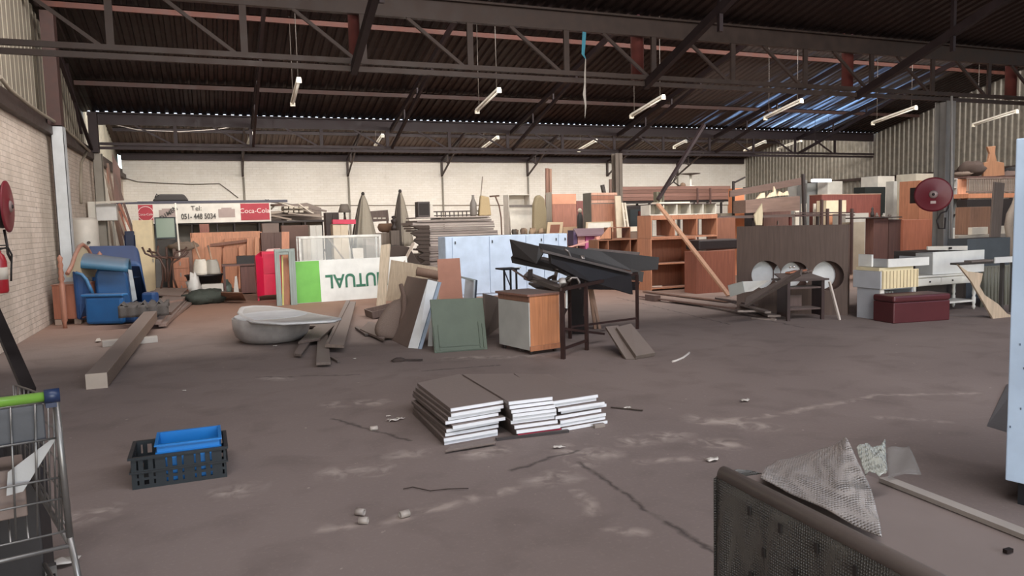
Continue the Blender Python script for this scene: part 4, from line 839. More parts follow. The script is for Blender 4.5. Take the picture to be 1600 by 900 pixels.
# closed patio umbrellas
def patio(label, xb, xt, yt, wpx, Y, col, dark):
    t = A(xt, yt, Y); b = Vector((A(xb, 372, Y).x, Y, 0)); t.y = Y
    r = root('patio_umbrella', label, 'umbrella', b)
    rad = wpx * .5 * b.y / 1100
    mb = MB(); mb.lathe(b, [(.25, 0), (.25, .07), (.04, .09)], 20); put('base', mb, mat('4b4744', 'plain', .6), r)
    mb = MB(); mb.tube([b + Vector((0, 0, .05)), t], .025); put('pole', mb, W('5a463c'), r)
    d = t - b; n = 28; vs = []; m = 10
    H0 = 1.0
    for i in range(m + 1):
        f = i / m; z = H0 + (t.z - .04 - H0) * f; rr = rad * (1 - f) ** .75 * (1.0 if f > .05 else .92) + .03
        c = b + d * (z / t.z)
        for j in range(n):
            a = 2 * PI * j / n; q = 1 + .22 * math.cos(a * 7 + .4 * math.sin(f * 5)); vs.append(c + Vector((math.cos(a) * rr * q, math.sin(a) * rr * q, 0)))
    fs = [(i * n + j, i * n + (j + 1) % n, (i + 1) * n + (j + 1) % n, (i + 1) * n + j) for i in range(m) for j in range(n)]
    mb = MB(); mb.add(vs, fs, True); put('canopy', mb, mat(col, 'cloth', .85), r, solid=.01)
    mb = MB(); s = []
    for i in range(m + 1):
        f = i / m; z = H0 + (t.z - .02 - H0) * f; rr = rad * (1 - f) ** .75 * 1.15 + .035; c = b + d * (z / t.z); s.append((c, rr))
    mb.add([c + Vector((math.cos(R(a)) * rr, math.sin(R(a)) * rr, 0)) for c, rr in s for a in dark], [(i * len(dark) + j, i * len(dark) + j + 1, (i + 1) * len(dark) + j + 1, (i + 1) * len(dark) + j) for i in range(m) for j in range(len(dark) - 1)], True)
    put('dark_side', mb, mat('5d544d', 'cloth', .9), r, solid=.012)  # darker cloth strip over one side of the canopy
    mb = MB(); mb.ball(t, .05, .05, .06); put('finial', mb, mat('3a3431', 'plain', .5), r); return r
patio('closed beige patio umbrella, the wider one left of the back wall centre', 568, 567, 303, 32, 21.5, 'b0a594', (150, 170, 190, 210, 225))
patio('closed beige patio umbrella, the slimmer one beside the board stack', 630, 625, 299, 26, 21.5, 'aca190', (185, 205, 225, 245, 262))
# floor lamp
c = Vector((A(540, 372, 20.6).x, 20.6, 0)); t1 = A(540, 319, 20.6).z; t0 = A(540, 332, 20.6).z
r = root('floor_lamp', 'tripod floor lamp with a grey cone shade left of the closed umbrellas', 'floor lamp', c)
mb = MB(); mb.lathe(c, [(.17, t0), (.1, t1), (.09, t1), (.16, t0)], 24); put('lamp_shade', mb, mat('857a70', 'cloth', .8), r)
for a_ in (0, 120, 240): mb = MB(); mb.tube([c + Vector((.28 * math.cos(R(a_)), .28 * math.sin(R(a_)), 0)), c + Vector((0, 0, t0))], .018); put('leg', mb, mat('4a3c34', 'wood', .5), r)
mb = MB(); mb.tube([c + Vector((0, 0, t0 - .05)), c + Vector((0, 0, t1 - .05))], .03); put('lamp_holder', mb, mat('3a3431', 'plain', .5), r)
# framed headboard, basket, sculpture behind
YH = 22.6
r = picture('bed_headboard', 'dark wooden headboard with three small white squares behind the umbrellas', ((579, 347), (608, 345), (606, 328), (579, 330)), YH, .05, W('6a5247'), W('6d554a'), cat='headboard')
for x in (586, 593, 600): p = A(x, 341, YH - .012); mb = MB(); mb.box(p.x - .05, p.x + .05, YH - .012, YH - .002, p.z - .02, p.z + .02); put('white_square', mb, P_('e6ddcd'), r)
for x in (580, 606): X = A(x, 340, YH).x; mb = MB(); mb.box(X - .03, X + .03, YH + .05, YH + .1, 0, A(x, 345, YH).z); put('leg', mb, W('6a5247'), r)
mb = MB(); mb.box(A(582, 355, 22).x, A(612, 355, 22).x, 21.9, 22.4, .0, A(600, 364, 22).z)
put('low_cupboard', mb, W('9a8674'), label='light brown low cupboard between the umbrellas', cat='cupboard', bevel=.004)
p = A(605, 364, 21.95); mb = MB(); c = Vector((p.x, 22.15, A(600, 364, 22).z + .01)); mb.lathe(c, [(.1, 0), (.2, .05), (.24, .16), (.2, .26), (.17, .27), (.2, .15), (.0, .04)], 20)
put('wicker_basket', mb, mat('7c5f4c', 'cloth', .9), label='round brown wicker basket between the umbrellas', cat='basket')
c = Vector((A(616, 360, 21).x, 21, 0)); r = root('carved_figure', 'dark carved figure on a tall plinth left of the slim umbrella', 'sculpture', c); zf = A(616, 360, 21).z; zt = A(616, 337, 21).z
mb = MB(); mb.box(c.x - .12, c.x + .12, 20.9, 21.1, 0, zf); put('plinth', mb, W('6b5a4e'), r)
mb = MB(); hh = zt - zf; mb.lathe(c, [(.08, zf), (.09, zf + hh * .2), (.05, zf + hh * .4), (.08, zf + hh * .55), (.09, zf + hh * .7), (.03, zf + hh * .78), (.07, zf + hh * .86), (.06, zf + hh * .96), (0, zf + hh)], 14); put('figure_body', mb, mat('3b302b', 'plain', .5), r)
# tall stack of sheets behind the blue lockers
YS = 17.6; RS = random.Random(5); z = 0.0; k = 0; top_z = A(700, 341, YS).z
sheet_cols = ['94837a', '8a7a70', 'a08f83', '7e6e65']
xl0 = A(668, 390, YS).x; xr0 = A(780, 390, YS).x
while z < top_z - .05:
    th = RS.choice((.035, .045, .06)); off = 0 if z < top_z - .36 else -.32
    X0 = xl0 + off + RS.uniform(-.1, .08); X1 = xr0 + RS.uniform(-.1, .05) - (.12 if off else 0)
    mb = MB(); a_ = RS.uniform(-.012, .012); y0 = YS + RS.uniform(-.04, .04); gap = .004 if RS.random() < .7 else .012
    mb.box(X0, X1, y0, y0 + 1.15, z, z + th, Matrix.Rotation(0, 4, 'Z'))
    put('stacked_sheet', mb, W(RS.choice(sheet_cols), ax=0, dust=.5), label='dusty grey-brown sheet in the tall stack behind the pale blue lockers', cat='sheet', group='sheets in the tall stack', bevel=.003)
    z += th + gap; k += 1
ST = z
for i, (xl, xr, y, dx) in enumerate(((650, 764, 338, 0), (690, 768, 343.5, .1))):
    X0 = A(xl, y, YS).x; X1 = A(xr, y, YS).x; mb = MB(); mb.box(X0, X1, YS - .02 + dx, YS + 1.0, ST + .002 + (.035 if i == 0 else 0), ST + .035 + (.03 if i == 0 else 0) - .002)
    put('loose_sheet', mb, W('9c8b80', ax=0), label=('topmost' if i == 0 else 'second from top') + ' loose sheet overhanging the tall stack', cat='sheet')
ST += .067
# ragged dark foam left of the stack
mb = MB(); RR = random.Random(8)
base = [(608, 462), (606, 386), (622, 383), (640, 386), (647, 398), (652, 406), (660, 414), (655, 462)]
mb.slab(grounded([A(x, y, 17.15) for x, y in base]), .35); RG_ = random.Random(3)
edge = [(672 + RG_.uniform(-1, 1), 352 + i * 6.2) for i in range(11)]; left = [((638, 655, 641, 652, 646, 656, 650, 662, 652, 664, 655)[i], 352 + i * 6.2) for i in range(11)]
for i in range(10): mb.slab([A(x, y, 17.45) for x, y in (left[i], left[i + 1], edge[i + 1], edge[i])], .08)
put('foam_heap', mb, mat('453a34', 'cloth', .95), label='ragged dark foam and bark-like heap left of the tall stack', cat='foam', bevel=.02)
stickbar('thin_batten', 'pale batten slanting in front of the dark foam heap', 'batten', A(630, 412, 16.75), A(646, 380, 17.05), .05, .04, W('b09c88'))
# things on the stack
X0, X1, Z0, Z1 = fpx(653, 315, 672, 338, YS + .3)
r = root('loudspeaker', 'dark boxy loudspeaker on the left end of the tall stack', 'speaker', ((X0 + X1) / 2, YS + .45, ST))
mb = MB(); mb.box(X0, X1, YS + .3, YS + .6, ST + .003, Z1); put('casing', mb, P_('4a423e'), r, bevel=.01)
mb = MB(); mb.box(X0 + .03, X1 - .03, YS + .29, YS + .3, ST + .05, Z1 - .04); put('grille', mb, mat('332e2b', 'cloth', .9), r)
slabo('white_card', 'small white card beside the dark loudspeaker', 'card', [Vector((X1 + .01, YS + .3, ST)), Vector((X1 + .1, YS + .3, ST)), Vector((X1 + .07, YS + .32, ST + .3)), Vector((X1 + .01, YS + .32, ST + .33))], .01, P_('cfc6ba'))
r = root('slatted_bench', 'long dark slatted bed base lying on the tall stack', 'bed base', (A(720, 335, YS + .8).x, YS + .8, ST))
for j in range(2): X0 = A(676, 335, YS + .8).x; X1 = A(800, 335, YS + .8).x; X1 = min(X1, xr0); mb = MB(); mb.box(X0, X1, YS + .78, YS + .82, ST + .02 + j * .1, ST + .05 + j * .1); put('long_rail', mb, W('4d3f38', ax=0), r)
for j in range(14): X = X0 + (X1 - X0) * j / 13; mb = MB(); mb.box(X - .012, X + .012, YS + .79, YS + .81, ST + .003, ST + .13); put('slat', mb, W('4d3f38'), r)
c = A(740, 338, YS + .35); c.z = ST + .003; hh = A(740, 305, YS + .35).z - ST
mb = MB(); mb.lathe(c, [(.07, 0), (.09, .05), (.085, hh * .6), (.04, hh * .8), (.03, hh * .95), (.035, hh)], 14); put('tall_bottle', mb, mat('7d756d', 'plain', .5), label='grey bottle-shaped wrapped item standing on the tall stack', cat='bottle')
mb = MB(); c = A(757, 338, YS + .4); c.z = ST + .003
mb.hexa([c + Vector(v) for v in ((-.16, -.08, 0), (.17, -.08, 0), (.17, .1, 0), (-.16, .1, 0), (-.1, -.05, hh * .98), (.13, -.05, hh * .9), (.13, .06, hh * .9), (-.1, .06, hh))]); put('burlap_sack', mb, mat('b39d78', 'cloth', .9), label='tan sackcloth bundle standing on the right end of the tall stack', cat='sack', bevel=.03)
stickbar('thin_rod', 'thin rod rising from the tan sackcloth bundle', 'rod', A(750, 320, YS + .38), A(754, 276, YS + .5), .02, .02, mat('8d7f70', 'plain', .6))
mb = MB(); mb.tube([A(765, 307, YS + .9), A(780, 306, YS + .9)], .02); mb.tube([A(774, 307, YS + .9), A(780, 322, YS + .9), A(783, 340, YS + .9), Vector((A(784, 340, YS + .9).x, YS + .9, 0))], .02); put('crutch', mb, mat('6d5242', 'wood', .5), label='brown crutch-like stick with a crossbar behind the sackcloth bundle', cat='stick')
# pale blue lockers
YB = 15.5; a_x = A(697, 420, YB).x; b_x = A(887, 400, YB).x; zt = A(790, 367.5, YB).z
r = root('locker_row', 'row of pale blue metal lockers standing in the middle of the hall', 'lockers', ((a_x + b_x) / 2, YB, 0))
pb = mat('b3c3d6', 'plain', .45); mb = MB(); mb.box(a_x, b_x, YB + .02, YB + .55, .0, zt); put('carcass', mb, pb, r, bevel=.005)
cut = [a_x] + [A(x, 400, YB).x for x in (707, 765, 822, 850, 873)] + [b_x]
for i in range(6):
    mb = MB(); mb.box(cut[i] + .008, cut[i + 1] - .008, YB, YB + .018, .07, zt - .01); d = put('door', mb, pb, r, bevel=.003)
    if i >= 1: mb = MB(); X = cut[i] + .07 if i < 3 else cut[i + 1] - .06; mb.box(X - .012, X + .012, YB - .02, YB, zt - .16, zt - .10); put('lock', mb, mat('4f5358', 'metal', .5), d)
# beige boards left of the lockers
slabo('leaning_board', 'narrow cream board leaning at the right end of the upside-down sign', 'board', tilt([(588, 478), (601, 478), (609, 381), (595, 383)], .1), .06, W('b5a286', dust=.2))
slabo('leaning_board', 'wide beige board leaning in front of the dark foam heap', 'board', tilt([(603, 470), (690, 473), (690, 419), (611, 406)], .12), .03, W('a8957c', dust=.2))
mb = MB(); mb.tube([A(651, 424, 14.4), A(690, 431, 14.3)], .09, 14); mb.tube([A(651, 424, 14.39), A(652, 424.1, 14.39)], .06, 12); put('carpet_roll', mb, mat('6f5a4d', 'cloth', .9), label='brown carpet roll resting behind the leaning thick panel', cat='roll')
mb = MB(); mb.box(A(653, 440, 14).x, A(690, 440, 14).x, 14.3, 14.6, 0, A(670, 437, 14.3).z); put('brown_box', mb, P_('7a6a5f'), label='brown box under the carpet roll', cat='box')
# thick leaning panel with a white edge
a = F(604, 528); b = F(638, 544); c = F(653, 545); d = a + (c - b); Yt = b.y + .45
e = b - a; n = e.cross((A(669, 437, Yt) - b)); ta = A(669, 437, Yt); tb = onto(637, 429, b, n); w_ = A(684, 441, Yt + .02) - ta
tb = ta - e * ((ta - tb).length / e.length)
r = root('thick_panel', 'thick brown-faced panel with a white edge leaning in the middle of the hall', 'panel', b)
mb = MB(); mb.hexa([a, b, c, d, tb, ta, ta + w_, tb + w_]); put('panel_core', mb, P_('7b6960', dust=.2), r, bevel=.006)
mb = MB(); nn = (c - b).cross(ta - b).normalized(); nn = nn if nn.dot(Vector((0, 0, CAMZ)) - b) > 0 else -nn
mb.hexa([b + nn * .002, c + nn * .002, c + nn * .008, b + nn * .008, ta + nn * .002, ta + w_ + nn * .002, ta + w_ + nn * .008, ta + nn * .008]); put('white_edge', mb, P_('dfe0de', dust=0), r)
mb = MB(); sp_ = (c - b).normalized(); c2_ = c + sp_ * .012; tc2 = ta + w_ + sp_ * .012
mb.hexa([c2_, c2_ + sp_ * .05, c2_ + sp_ * .05 - e * .6, c2_ - e * .6, tc2, tc2 + sp_ * .05, tc2 + sp_ * .05 - e * .6, tc2 - e * .6])
put('thin_board', mb, P_('a4b4c6', dust=0), label='thin blue-grey panel close behind the thick white-edged panel', cat='panel')
# brown sagging bag and open drawer left of it
mb = MB(); c = F(614, 532)
pts = [(-.05, 0, .08, .2), (-.05, .02, .2, .21), (.02, .05, .32, .18), (.1, .1, .45, .13), (.18, .15, .56, .08)]; vs = []; n = 14
for i, (x, y, z, q) in enumerate([(0, 0, 0.01, .15)] + pts):
    for j in range(n): t = 2 * PI * j / n; vs.append(c + Vector((x + math.cos(t) * q * (1 + .16 * math.sin(3 * t + i)), .1 + y + math.sin(t) * q * .62, z + .015 * math.sin(5 * t))))
mb.add(vs, [(i * n + j, i * n + (j + 1) % n, (i + 1) * n + (j + 1) % n, (i + 1) * n + j) for i in range(5) for j in range(n)], True); mb.f += [tuple(reversed(range(n))), tuple(5 * n + j for j in range(n))]; mb.smooth += [True, True]
r = put('slumped_bag', mb, mat('75645a', 'cloth', .9), label='slumped brown bag leaning on the thick panel', cat='bag', sub=1)
mb = MB(); mb.tube([c + Vector(v) for v in ((.14, .05, .2), (.2, .08, .4), (.22, .15, .6), (.2, .25, .76))], .05, 10, r2=.03); put('strap', mb, mat('6a574d', 'cloth', .9), r)
a = F(571, 494); fr = Matrix.Translation((0, 0, .01)) @ frame(a, F(604, 508)) @ Matrix.Rotation(R(9), 4, 'X')
hollow('drawer_box', 'open dark drawer with a pale inside lying behind the slumped bag', 'drawer', fr, .55, .7, .12, W('5b463c', dust=.4), W('b08e74', dust=.2))
mb = MB(); mb.slab([F(563, 517, .03), F(600, 534, .03), F(606, 512, .05), F(576, 505, .05)], -.03); put('bark_sheet', mb, W('6f5d53'), label='flat brown sheet on the floor before the open drawer', cat='sheet')
stickbar('thin_strip', 'dark strip on the floor left of the slumped bag', 'strip', F(557, 512, .03), F(573, 523, .03), .05, .03, W('4c3f38'))
# pinkish board, small frame, green door, grey board
slabo('leaning_board', 'narrow pinkish brown board standing before the pale blue lockers', 'board', tilt([(688, 500), (725, 500), (718, 403), (683, 405)], .12), .02, P_('b07f6c', dust=.1))
r = root('window_sash', 'small grey and white window sash leaning behind the green door', 'frame', F(733, 490))
tp = tilt([(722, 495), (737, 497), (741, 438), (727, 436)], .1)
mb = MB(); mb.slab(tp, .05); put('sash_edge', mb, P_('c4ccd2', dust=0), r)
mb = MB(); mb.slab([tp[1] + Vector((.03, 0, 0)), tp[1] + Vector((.06, 0, 0)), tp[2] + Vector((.06, 0, 0)), tp[2] + Vector((.03, 0, 0))], .3); put('dark_gasket', mb, mat('3a4250', 'plain', .5), r)
stickbar('rail_bar', 'grey rail along the top of the small window sash', 'rail', A(720, 433, tp[2].y), A(742, 438, tp[2].y + .05), .05, .03, P_('8d938f'))
slabo('white_strip', 'pale strip standing left of the green door', 'strip', tilt([(668, 541), (676, 541), (676, 480), (674, 480)], .15), .03, P_('c9cbc6'))
gp = tilt([(679, 552), (762, 546), (754, 465), (672, 468)], .22); grn = P_('4f5a49', dust=.1)
r = root('green_door', 'dark green painted cabinet door leaning in the middle of the hall', 'door', gp[0])
mb = MB(); mb.slab(gp, .03); put('door_slab', mb, grn, r, bevel=.004)
e = gp[1] - gp[0]; f_ = gp[3] - gp[0]; f2 = gp[2] - gp[1]; nn = e.cross(f_).normalized(); nn = -nn if nn.dot(Vector((0, 0, CAMZ)) - gp[0]) < 0 else nn
def GP(u, v): return gp[0] + e * u + (f_ * (1 - u) + f2 * u) * v
for (u0, u1, v0, v1) in ((.02, .05, .05, .5), (.1, .13, .05, .52), (.86, .89, .05, .54), (.93, .96, .04, .5), (.05, .94, .02, .035), (.1, .88, .1, .12)):
    mb = MB(); pts = [GP(u0, v0), GP(u1, v0), GP(u1, v1), GP(u0, v1)]; mb.hexa([p_ + nn * .001 for p_ in pts] + [p_ + nn * .014 for p_ in pts]); put('moulding', mb, grn, r)
gb = tilt([(762, 518), (780, 500), (778, 468), (756, 459)], .1)
slabo('leaning_board', 'grey-brown board leaning between the green door and the white and orange cabinet', 'board', [F(758, 528), F(781, 510), A(779, 464, 9.9), A(757, 459, 9.6)], .03, P_('776b62'))
# white and orange cabinet on castors
a = F(780, 537, .06); b = F(828, 548, .06); c = F(870, 541, .06); zt = A(828, 460, b.y).z
ux = (b - a); w_ = ux.length; fr = Matrix.Translation((0, 0, .06)) @ frame((a.x, a.y, 0), (b.x, b.y, 0)); uy = Vector((-ux.y, ux.x, 0)).normalized(); dep = (c - b).dot(uy)
dep = max(.45, dep)
r = root('rolling_cabinet', 'cabinet on castors with a pale front and an orange wooden side', 'cabinet', (a + c) / 2)
H = zt - .06
mb = MB(); mb.box(0, w_, .015, dep, 0, H - .03, fr); put('carcass', mb, W('c0713f', dust=.2), r, bevel=.003)
mb = MB(); mb.box(.005, w_ - .005, 0, .014, .0, H - .1, fr); put('front_panel', mb, P_('b9b9b3', dust=.1), r)
mb = MB(); mb.box(0, w_, .0, .014, H - .095, H - .03, fr); put('drawer_rail', mb, W('8c5a44'), r)
mb = MB(); mb.box(-.02, w_ + .02, -.03, dep + .03, H - .028, H, fr); put('top_panel', mb, W('8c5a48', dust=.8), r, bevel=.004)
mb = MB(); mb.box(w_ - .0, w_ + .02, -.0, dep + .03, -.01, .05, fr); put('skirting', mb, W('b0673c'), r)
for x in (.05, w_ - .05):
    for y in (.05, dep - .05): mb = MB(); o = fr @ Vector((x, y, -.03)); mb.tube([o + Vector((-.015, 0, 0)), o + Vector((.015, 0, 0))], .028, 12); put('castor', mb, mat('3b3533', 'plain', .5), r)
# steel table frame carrying black boards
A0 = F(880, 561); D0 = F(996, 514); zt = A(880, 449, A0.y).z
ex = (D0 - A0).normalized(); ey = Vector((-ex.y, ex.x, 0)); wd = .62; ln = (D0 - A0).length
r = root('table_frame', 'dark brown steel table frame piled with black boards', 'table', (A0 + D0) / 2)
bm = mat('3a2622', 'metal', .5, met=.2); r_tf = r
def TF(u, v, z): return A0 + ex * u + ey * v + Vector((0, 0, z))
B0 = F(917, 547); C0 = F(891, 529); B0.z = C0.z = 0; Zv = Vector((0, 0, 1))
for k in (A0, B0, D0, C0): mb = MB(); mb.bar(k, k + Zv * (zt - .045), .045 if k is A0 else .038, .045, up=ex); put('leg', mb, bm, r)
for p_, q_ in ((A0, B0), (B0, D0), (A0, C0), (C0, D0)): mb = MB(); mb.bar(p_ + Zv * (zt - .022), q_ + Zv * (zt - .022), .04, .04); put('top_rail', mb, bm, r)
for p_, q_, z0_, z1_ in ((A0, B0, .12, .12), (C0, D0, .16, .16), (A0, B0.lerp(D0, .3), .36, .12), (A0, C0, .5, .5)): mb = MB(); mb.bar(p_ + Zv * z0_, q_ + Zv * z1_, .028, .028); put('stretcher', mb, bm, r)
bl = mat('262324', 'plain', .45, .12); bl2 = mat('35312f', 'plain', .5, .3)
def blk(label, px, Ys, th, m, name='black_board'): return slabo(name, label, 'board', [A(x, y, Y) for (x, y), Y in zip(px, Ys)], th, m)
blk('long black board at the back of the pile on the table frame, reaching furthest right', [(841, 394), (990, 424), (1028, 421), (1030, 402), (938, 392), (842, 380)], (10.4, 9.6, 9.4, 9.4, 9.9, 10.4), .1, bl)
blk('dusty brown board edge lying on the longest black board', [(916, 393), (998, 402), (1000, 394), (918, 387)], (10.2, 9.8, 9.8, 10.2), .25, W('56423b', ax=0))
blk('wide black board at the front of the pile, its end face towards the camera', [(905, 434), (925, 441), (989, 460), (986, 426), (918, 406), (860, 394), (862, 412)], (8.45, 8.5, 8.75, 8.75, 8.5, 8.35, 8.35), .05, bl)
stickbar('metal_strip', 'grey dusty lip along the top of the front black board', 'strip', A(846, 392, 8.25), A(986, 426.5, 8.7), .05, .03, mat('5a5350', 'plain', .5, .5))
blk('charcoal board at the left end of the pile with a slanting end', [(801, 400), (838, 412), (848, 396), (842, 385), (796, 374)], (9.3, 9.0, 9.0, 9.0, 9.3), .04, bl2)
blk('dark grey plank low at the left of the pile', [(800, 411), (920, 436), (916, 420), (830, 402), (798, 402)], (9.5, 8.9, 8.9, 9.3, 9.5), .12, bl2)
blk('black board lying flat beneath the others on the table frame', [(880, 446), (996, 448), (1000, 441), (882, 436)], (9.3, 9.7, 9.9, 9.5), .06, bl)
blk('dusty board at the right corner of the table frame', [(985, 436), (1004, 441), (1006, 425), (986, 420)], (9.6, 9.5, 9.5, 9.6), .03, bl2)
# dark panels standing under the table, leaning laths
tb_ = F(893, 528)
slabo('black_board', 'black panel standing upright inside the table frame', 'panel', [F(894, 522), F(918, 522), A(918, 432, 9.2), A(890, 430, 9.2)], .22, mat('1f1a1a', 'plain', .5))
for i, (x1_, x2_) in enumerate(((930, 920), (937, 922))):
    stickbar('leaning_lath', 'brown lath leaning against the black panel, %s' % ('left one' if i == 0 else 'right one'), 'lath', F(x1_, 514), A(x2_, 440, 9.75 + i * .1), .045, .02, W('8a6248'))
slabo('white_bracket', 'narrow white strip hanging beside the black panel', 'strip', pf([(884, 482), (887, 482), (887, 455), (884, 455)], 8.0), .02, P_('c9c9c4'))
# bent pipes
ch = mat('8d8580', 'metal', .35, met=.7)
for pts, Y, lb in ((((882, 389), (888, 393), (893, 405), (898, 412), (905, 416)), 8.9, 'bent grey pipe on the black boards, left one'), (((908, 399), (910, 405), (912, 415), (915, 422), (914, 450), (913, 494)), 8.75, 'long bent grey pipe hanging down before the black panel'),
                   (((911, 399), (913, 410), (917, 416), (920, 422), (923, 439)), 8.8, 'short hooked grey pipe beside the long hanging pipe'), (((888, 440), (893, 434), (901, 434), (905, 440), (906, 452)), 8.3, 'grey pipe elbow on the left front corner of the table frame')):
    mb = MB(); mb.tube([A(x, y, Y) for x, y in pts], .018, 8); put('bent_pipe', mb, ch, label=lb, cat='pipe')
# scrap metal heap at the left of the table
RQ = random.Random(21); sc_names = ['flat grey bracket', 'twisted strip', 'white plastic clip', 'rusty angle', 'thin curled rod', 'short dark bar', 'silver plate', 'dusty channel', 'bent flange', 'thin black rod', 'pale offcut', 'brown lever']
for i in range(12):
    x = 818 + RQ.random() * 62; y = 442 - RQ.random() * 10 + (x - 818) * .05; Y = 8.75 + RQ.random() * .25
    p_ = A(x, y, Y); q_ = p_ + Vector((RQ.uniform(-.28, .28), RQ.uniform(-.1, .15), RQ.uniform(-.02, .16)))
    stickbar('scrap_metal', sc_names[i] + ' in the scrap heap on the left of the table frame', 'scrap', p_, q_, RQ.uniform(.02, .07), RQ.uniform(.01, .03), mat(RQ.choice(['6b625c', '4a423f', '847a72', '5f4c44']) if i not in (2, 10) else 'd0c9c2', 'metal', .5, met=.3))
slabo('grey_channel', 'long dusty grey channel sloping over the scrap heap', 'channel', [A(x, y, Y) for (x, y), Y in zip([(818, 430), (880, 452), (884, 447), (824, 424)], (9.1, 8.5, 8.6, 9.2))], .06, mat('5a524d', 'plain', .6, .4))
slabo('dark_board', 'dark dusty board carrying the scrap heap over the castor cabinet', 'board', [A(x, y, Y) for (x, y), Y in zip([(838, 448), (886, 455), (880, 449), (826, 441)], (9.0, 8.6, 9.3, 9.6))], .03, mat('3e3633', 'plain', .6, .4))
mb = MB(); mb.tube([A(880, 445, 8.35), A(878, 437, 8.4)], .045, 12); put('plastic_cap', mb, P_('c7c1ba'), r_tf)
mb = MB(); mb.tube([A(865, 421, 8.7), A(888, 431, 8.5), A(902, 424, 8.6)], .012, 6); put('thin_wire', mb, mat('3a3432', 'plain', .5), label='thin dark wire looping above the scrap heap', cat='wire')
# small dark stand behind
r = root('side_stand', 'small black metal stand beside the pale blue lockers', 'stand', F(797, 474)); sd = mat('2b2c30', 'metal', .5)
Y = 11.0; z1 = A(797, 422, Y).z
mb = MB(); mb.box(A(786, 420, Y).x, A(812, 420, Y).x, Y, Y + .35, z1, z1 + .025); put('top', mb, sd, r)
for x in (789, 799, 808): X = A(x, 430, Y).x; mb = MB(); mb.box(X - .012, X + .012, Y + .02, Y + .05, 0, z1); put('leg', mb, sd, r)
mb = MB(); mb.bar(A(788, 423, Y - .02), A(797, 446, Y - .02), .015); put('brace', mb, sd, r)
stickbar('white_lath', 'thin white lath lying on the small black stand', 'lath', A(794, 420.5, Y + .15), A(814, 418, Y + .1), .04, .02, P_('d6d9da'))
# dusty boards fallen at the foot of the table frame
for i, (px, lb) in enumerate(((((978, 562), (994, 562), (966, 508), (946, 510)), 'flat grey-brown board leaning at the foot of the table frame, lower one'), (((992, 562), (1022, 557), (986, 505), (963, 511)), 'thicker grey-brown board leaning at the foot of the table frame, upper one'))):
    a_ = F(*px[0]) - Vector((0, .03 * i, 0)); b_ = F(*px[1]) - Vector((0, .03 * i, 0)); zz = .22; pts = [a_ + Vector((0, 0, .04 * i + .01)), b_ + Vector((0, 0, .04 * i + .01)), A(*px[2], a_.y + .62), A(*px[3], a_.y + .6)]
    slabo('dusty_board', lb, 'board', pts, .03 + .02 * i, P_('6f645b', dust=.5))
mb = MB(); mb.tube([F(x, y, .012) for x, y in ((1051, 565), (1058, 563), (1067, 559), (1075, 553), (1077, 551))], .012, 8); put('curved_strip', mb, P_('d5cec6', dust=0), label='thin curved white strip on the floor right of the table frame', cat='strip')
# bathtub
tc_ = F(425, 528); tc_.z = 0; tc_ += Vector((0, .45, 0)); ub = mat('c2c3c3', 'plain', .3, .15)
r = root('corner_bathtub', 'white round corner bathtub with a dirty outside standing on the floor', 'bathtub', tc_)
zr = .37
rim = [F(x, y, zr) for x, y in ((372, 488), (376, 480), (396, 477.5), (420, 478), (460, 484), (500, 492), (532, 497), (520, 501), (440, 505), (395, 502), (378, 496))]
cen = sum(rim, Vector()) / len(rim)
bx = F(424, 492, zr); bx.z = 0
mb = MB(); n = 40
def ring(s, z, off=Vector()): 
    out = []
    for j in range(n):
        t = j / n * len(rim); i0 = int(t) % len(rim); f = t - int(t); p_ = rim[i0].lerp(rim[(i0 + 1) % len(rim)], f); out.append(Vector((cen.x + (p_.x - cen.x) * s, cen.y + (p_.y - cen.y) * s, z)) + off)
    return out
def loft(mb, rings):
    vs = sum(rings, []); m = len(rings); mb.add(vs, [(i * n + j, i * n + (j + 1) % n, (i + 1) * n + (j + 1) % n, (i + 1) * n + j) for i in range(m - 1) for j in range(n)], True)
loft(mb, [ring(1.0, zr - .03), ring(1.02, zr - .01), ring(1.0, zr), ring(.9, zr), ring(.86, zr - .02)]); put('rim', mb, mat('d0cfcd', 'plain', .4, .1), r, solid=.012)
ox = bx - cen; ox.z = 0
def ell(rx, ry, z, s=1.0): return [Vector((bx.x + math.cos(2 * PI * j / n + PI) * rx, bx.y + math.sin(2 * PI * j / n + PI) * ry, z)) for j in range(n)]
def bring(k, z):
    a_ = ring(.86, z); b_ = ell(.5, .55, z); return [p_.lerp(q_, k) for p_, q_ in zip(a_, b_)]
sh = MB(); bx2 = Vector((bx.x, bx.y, 0))
sh.lathe(bx2, [(.3, 0), (.42, .02), (.5, .1), (.53, .2), (.54, zr - .02)], 40, sx=1.0, sy=1.05); put('outer_shell', sh, mat('a39c98', 'metal', .55, met=0), r)
ins = MB(); ins.lathe(bx2, [(.0, .08), (.3, .08), (.42, .14), (.49, zr - .03), (.5, zr + .002)], 40, sx=1.0, sy=1.05); put('basin', ins, mat('c9cacb', 'plain', .5), r, solid=.008)
dk_ = MB(); loft(dk_, [ring(.88, zr - .002), [p_.lerp(Vector((bx.x + math.cos(0) * 0, bx.y, zr)), .0) for p_ in ring(.88, zr - .002)]])
# deck between round basin and the pointed rim
deck = MB(); ra = ring(.9, zr - .004); vs = []
for j in range(n):
    v = ra[j] - bx2; v.z = 0; u = v.normalized(); k = min(v.length, .5); vs.append(bx2 + Vector((u.x * k, u.y * k * 1.02, zr - .004)))
deck.add(ra + vs, [(j, (j + 1) % n, n + (j + 1) % n, n + j) for j in range(n)]); put('deck', deck, mat('c4c1bc', 'plain', .55, .2), r, solid=.008)
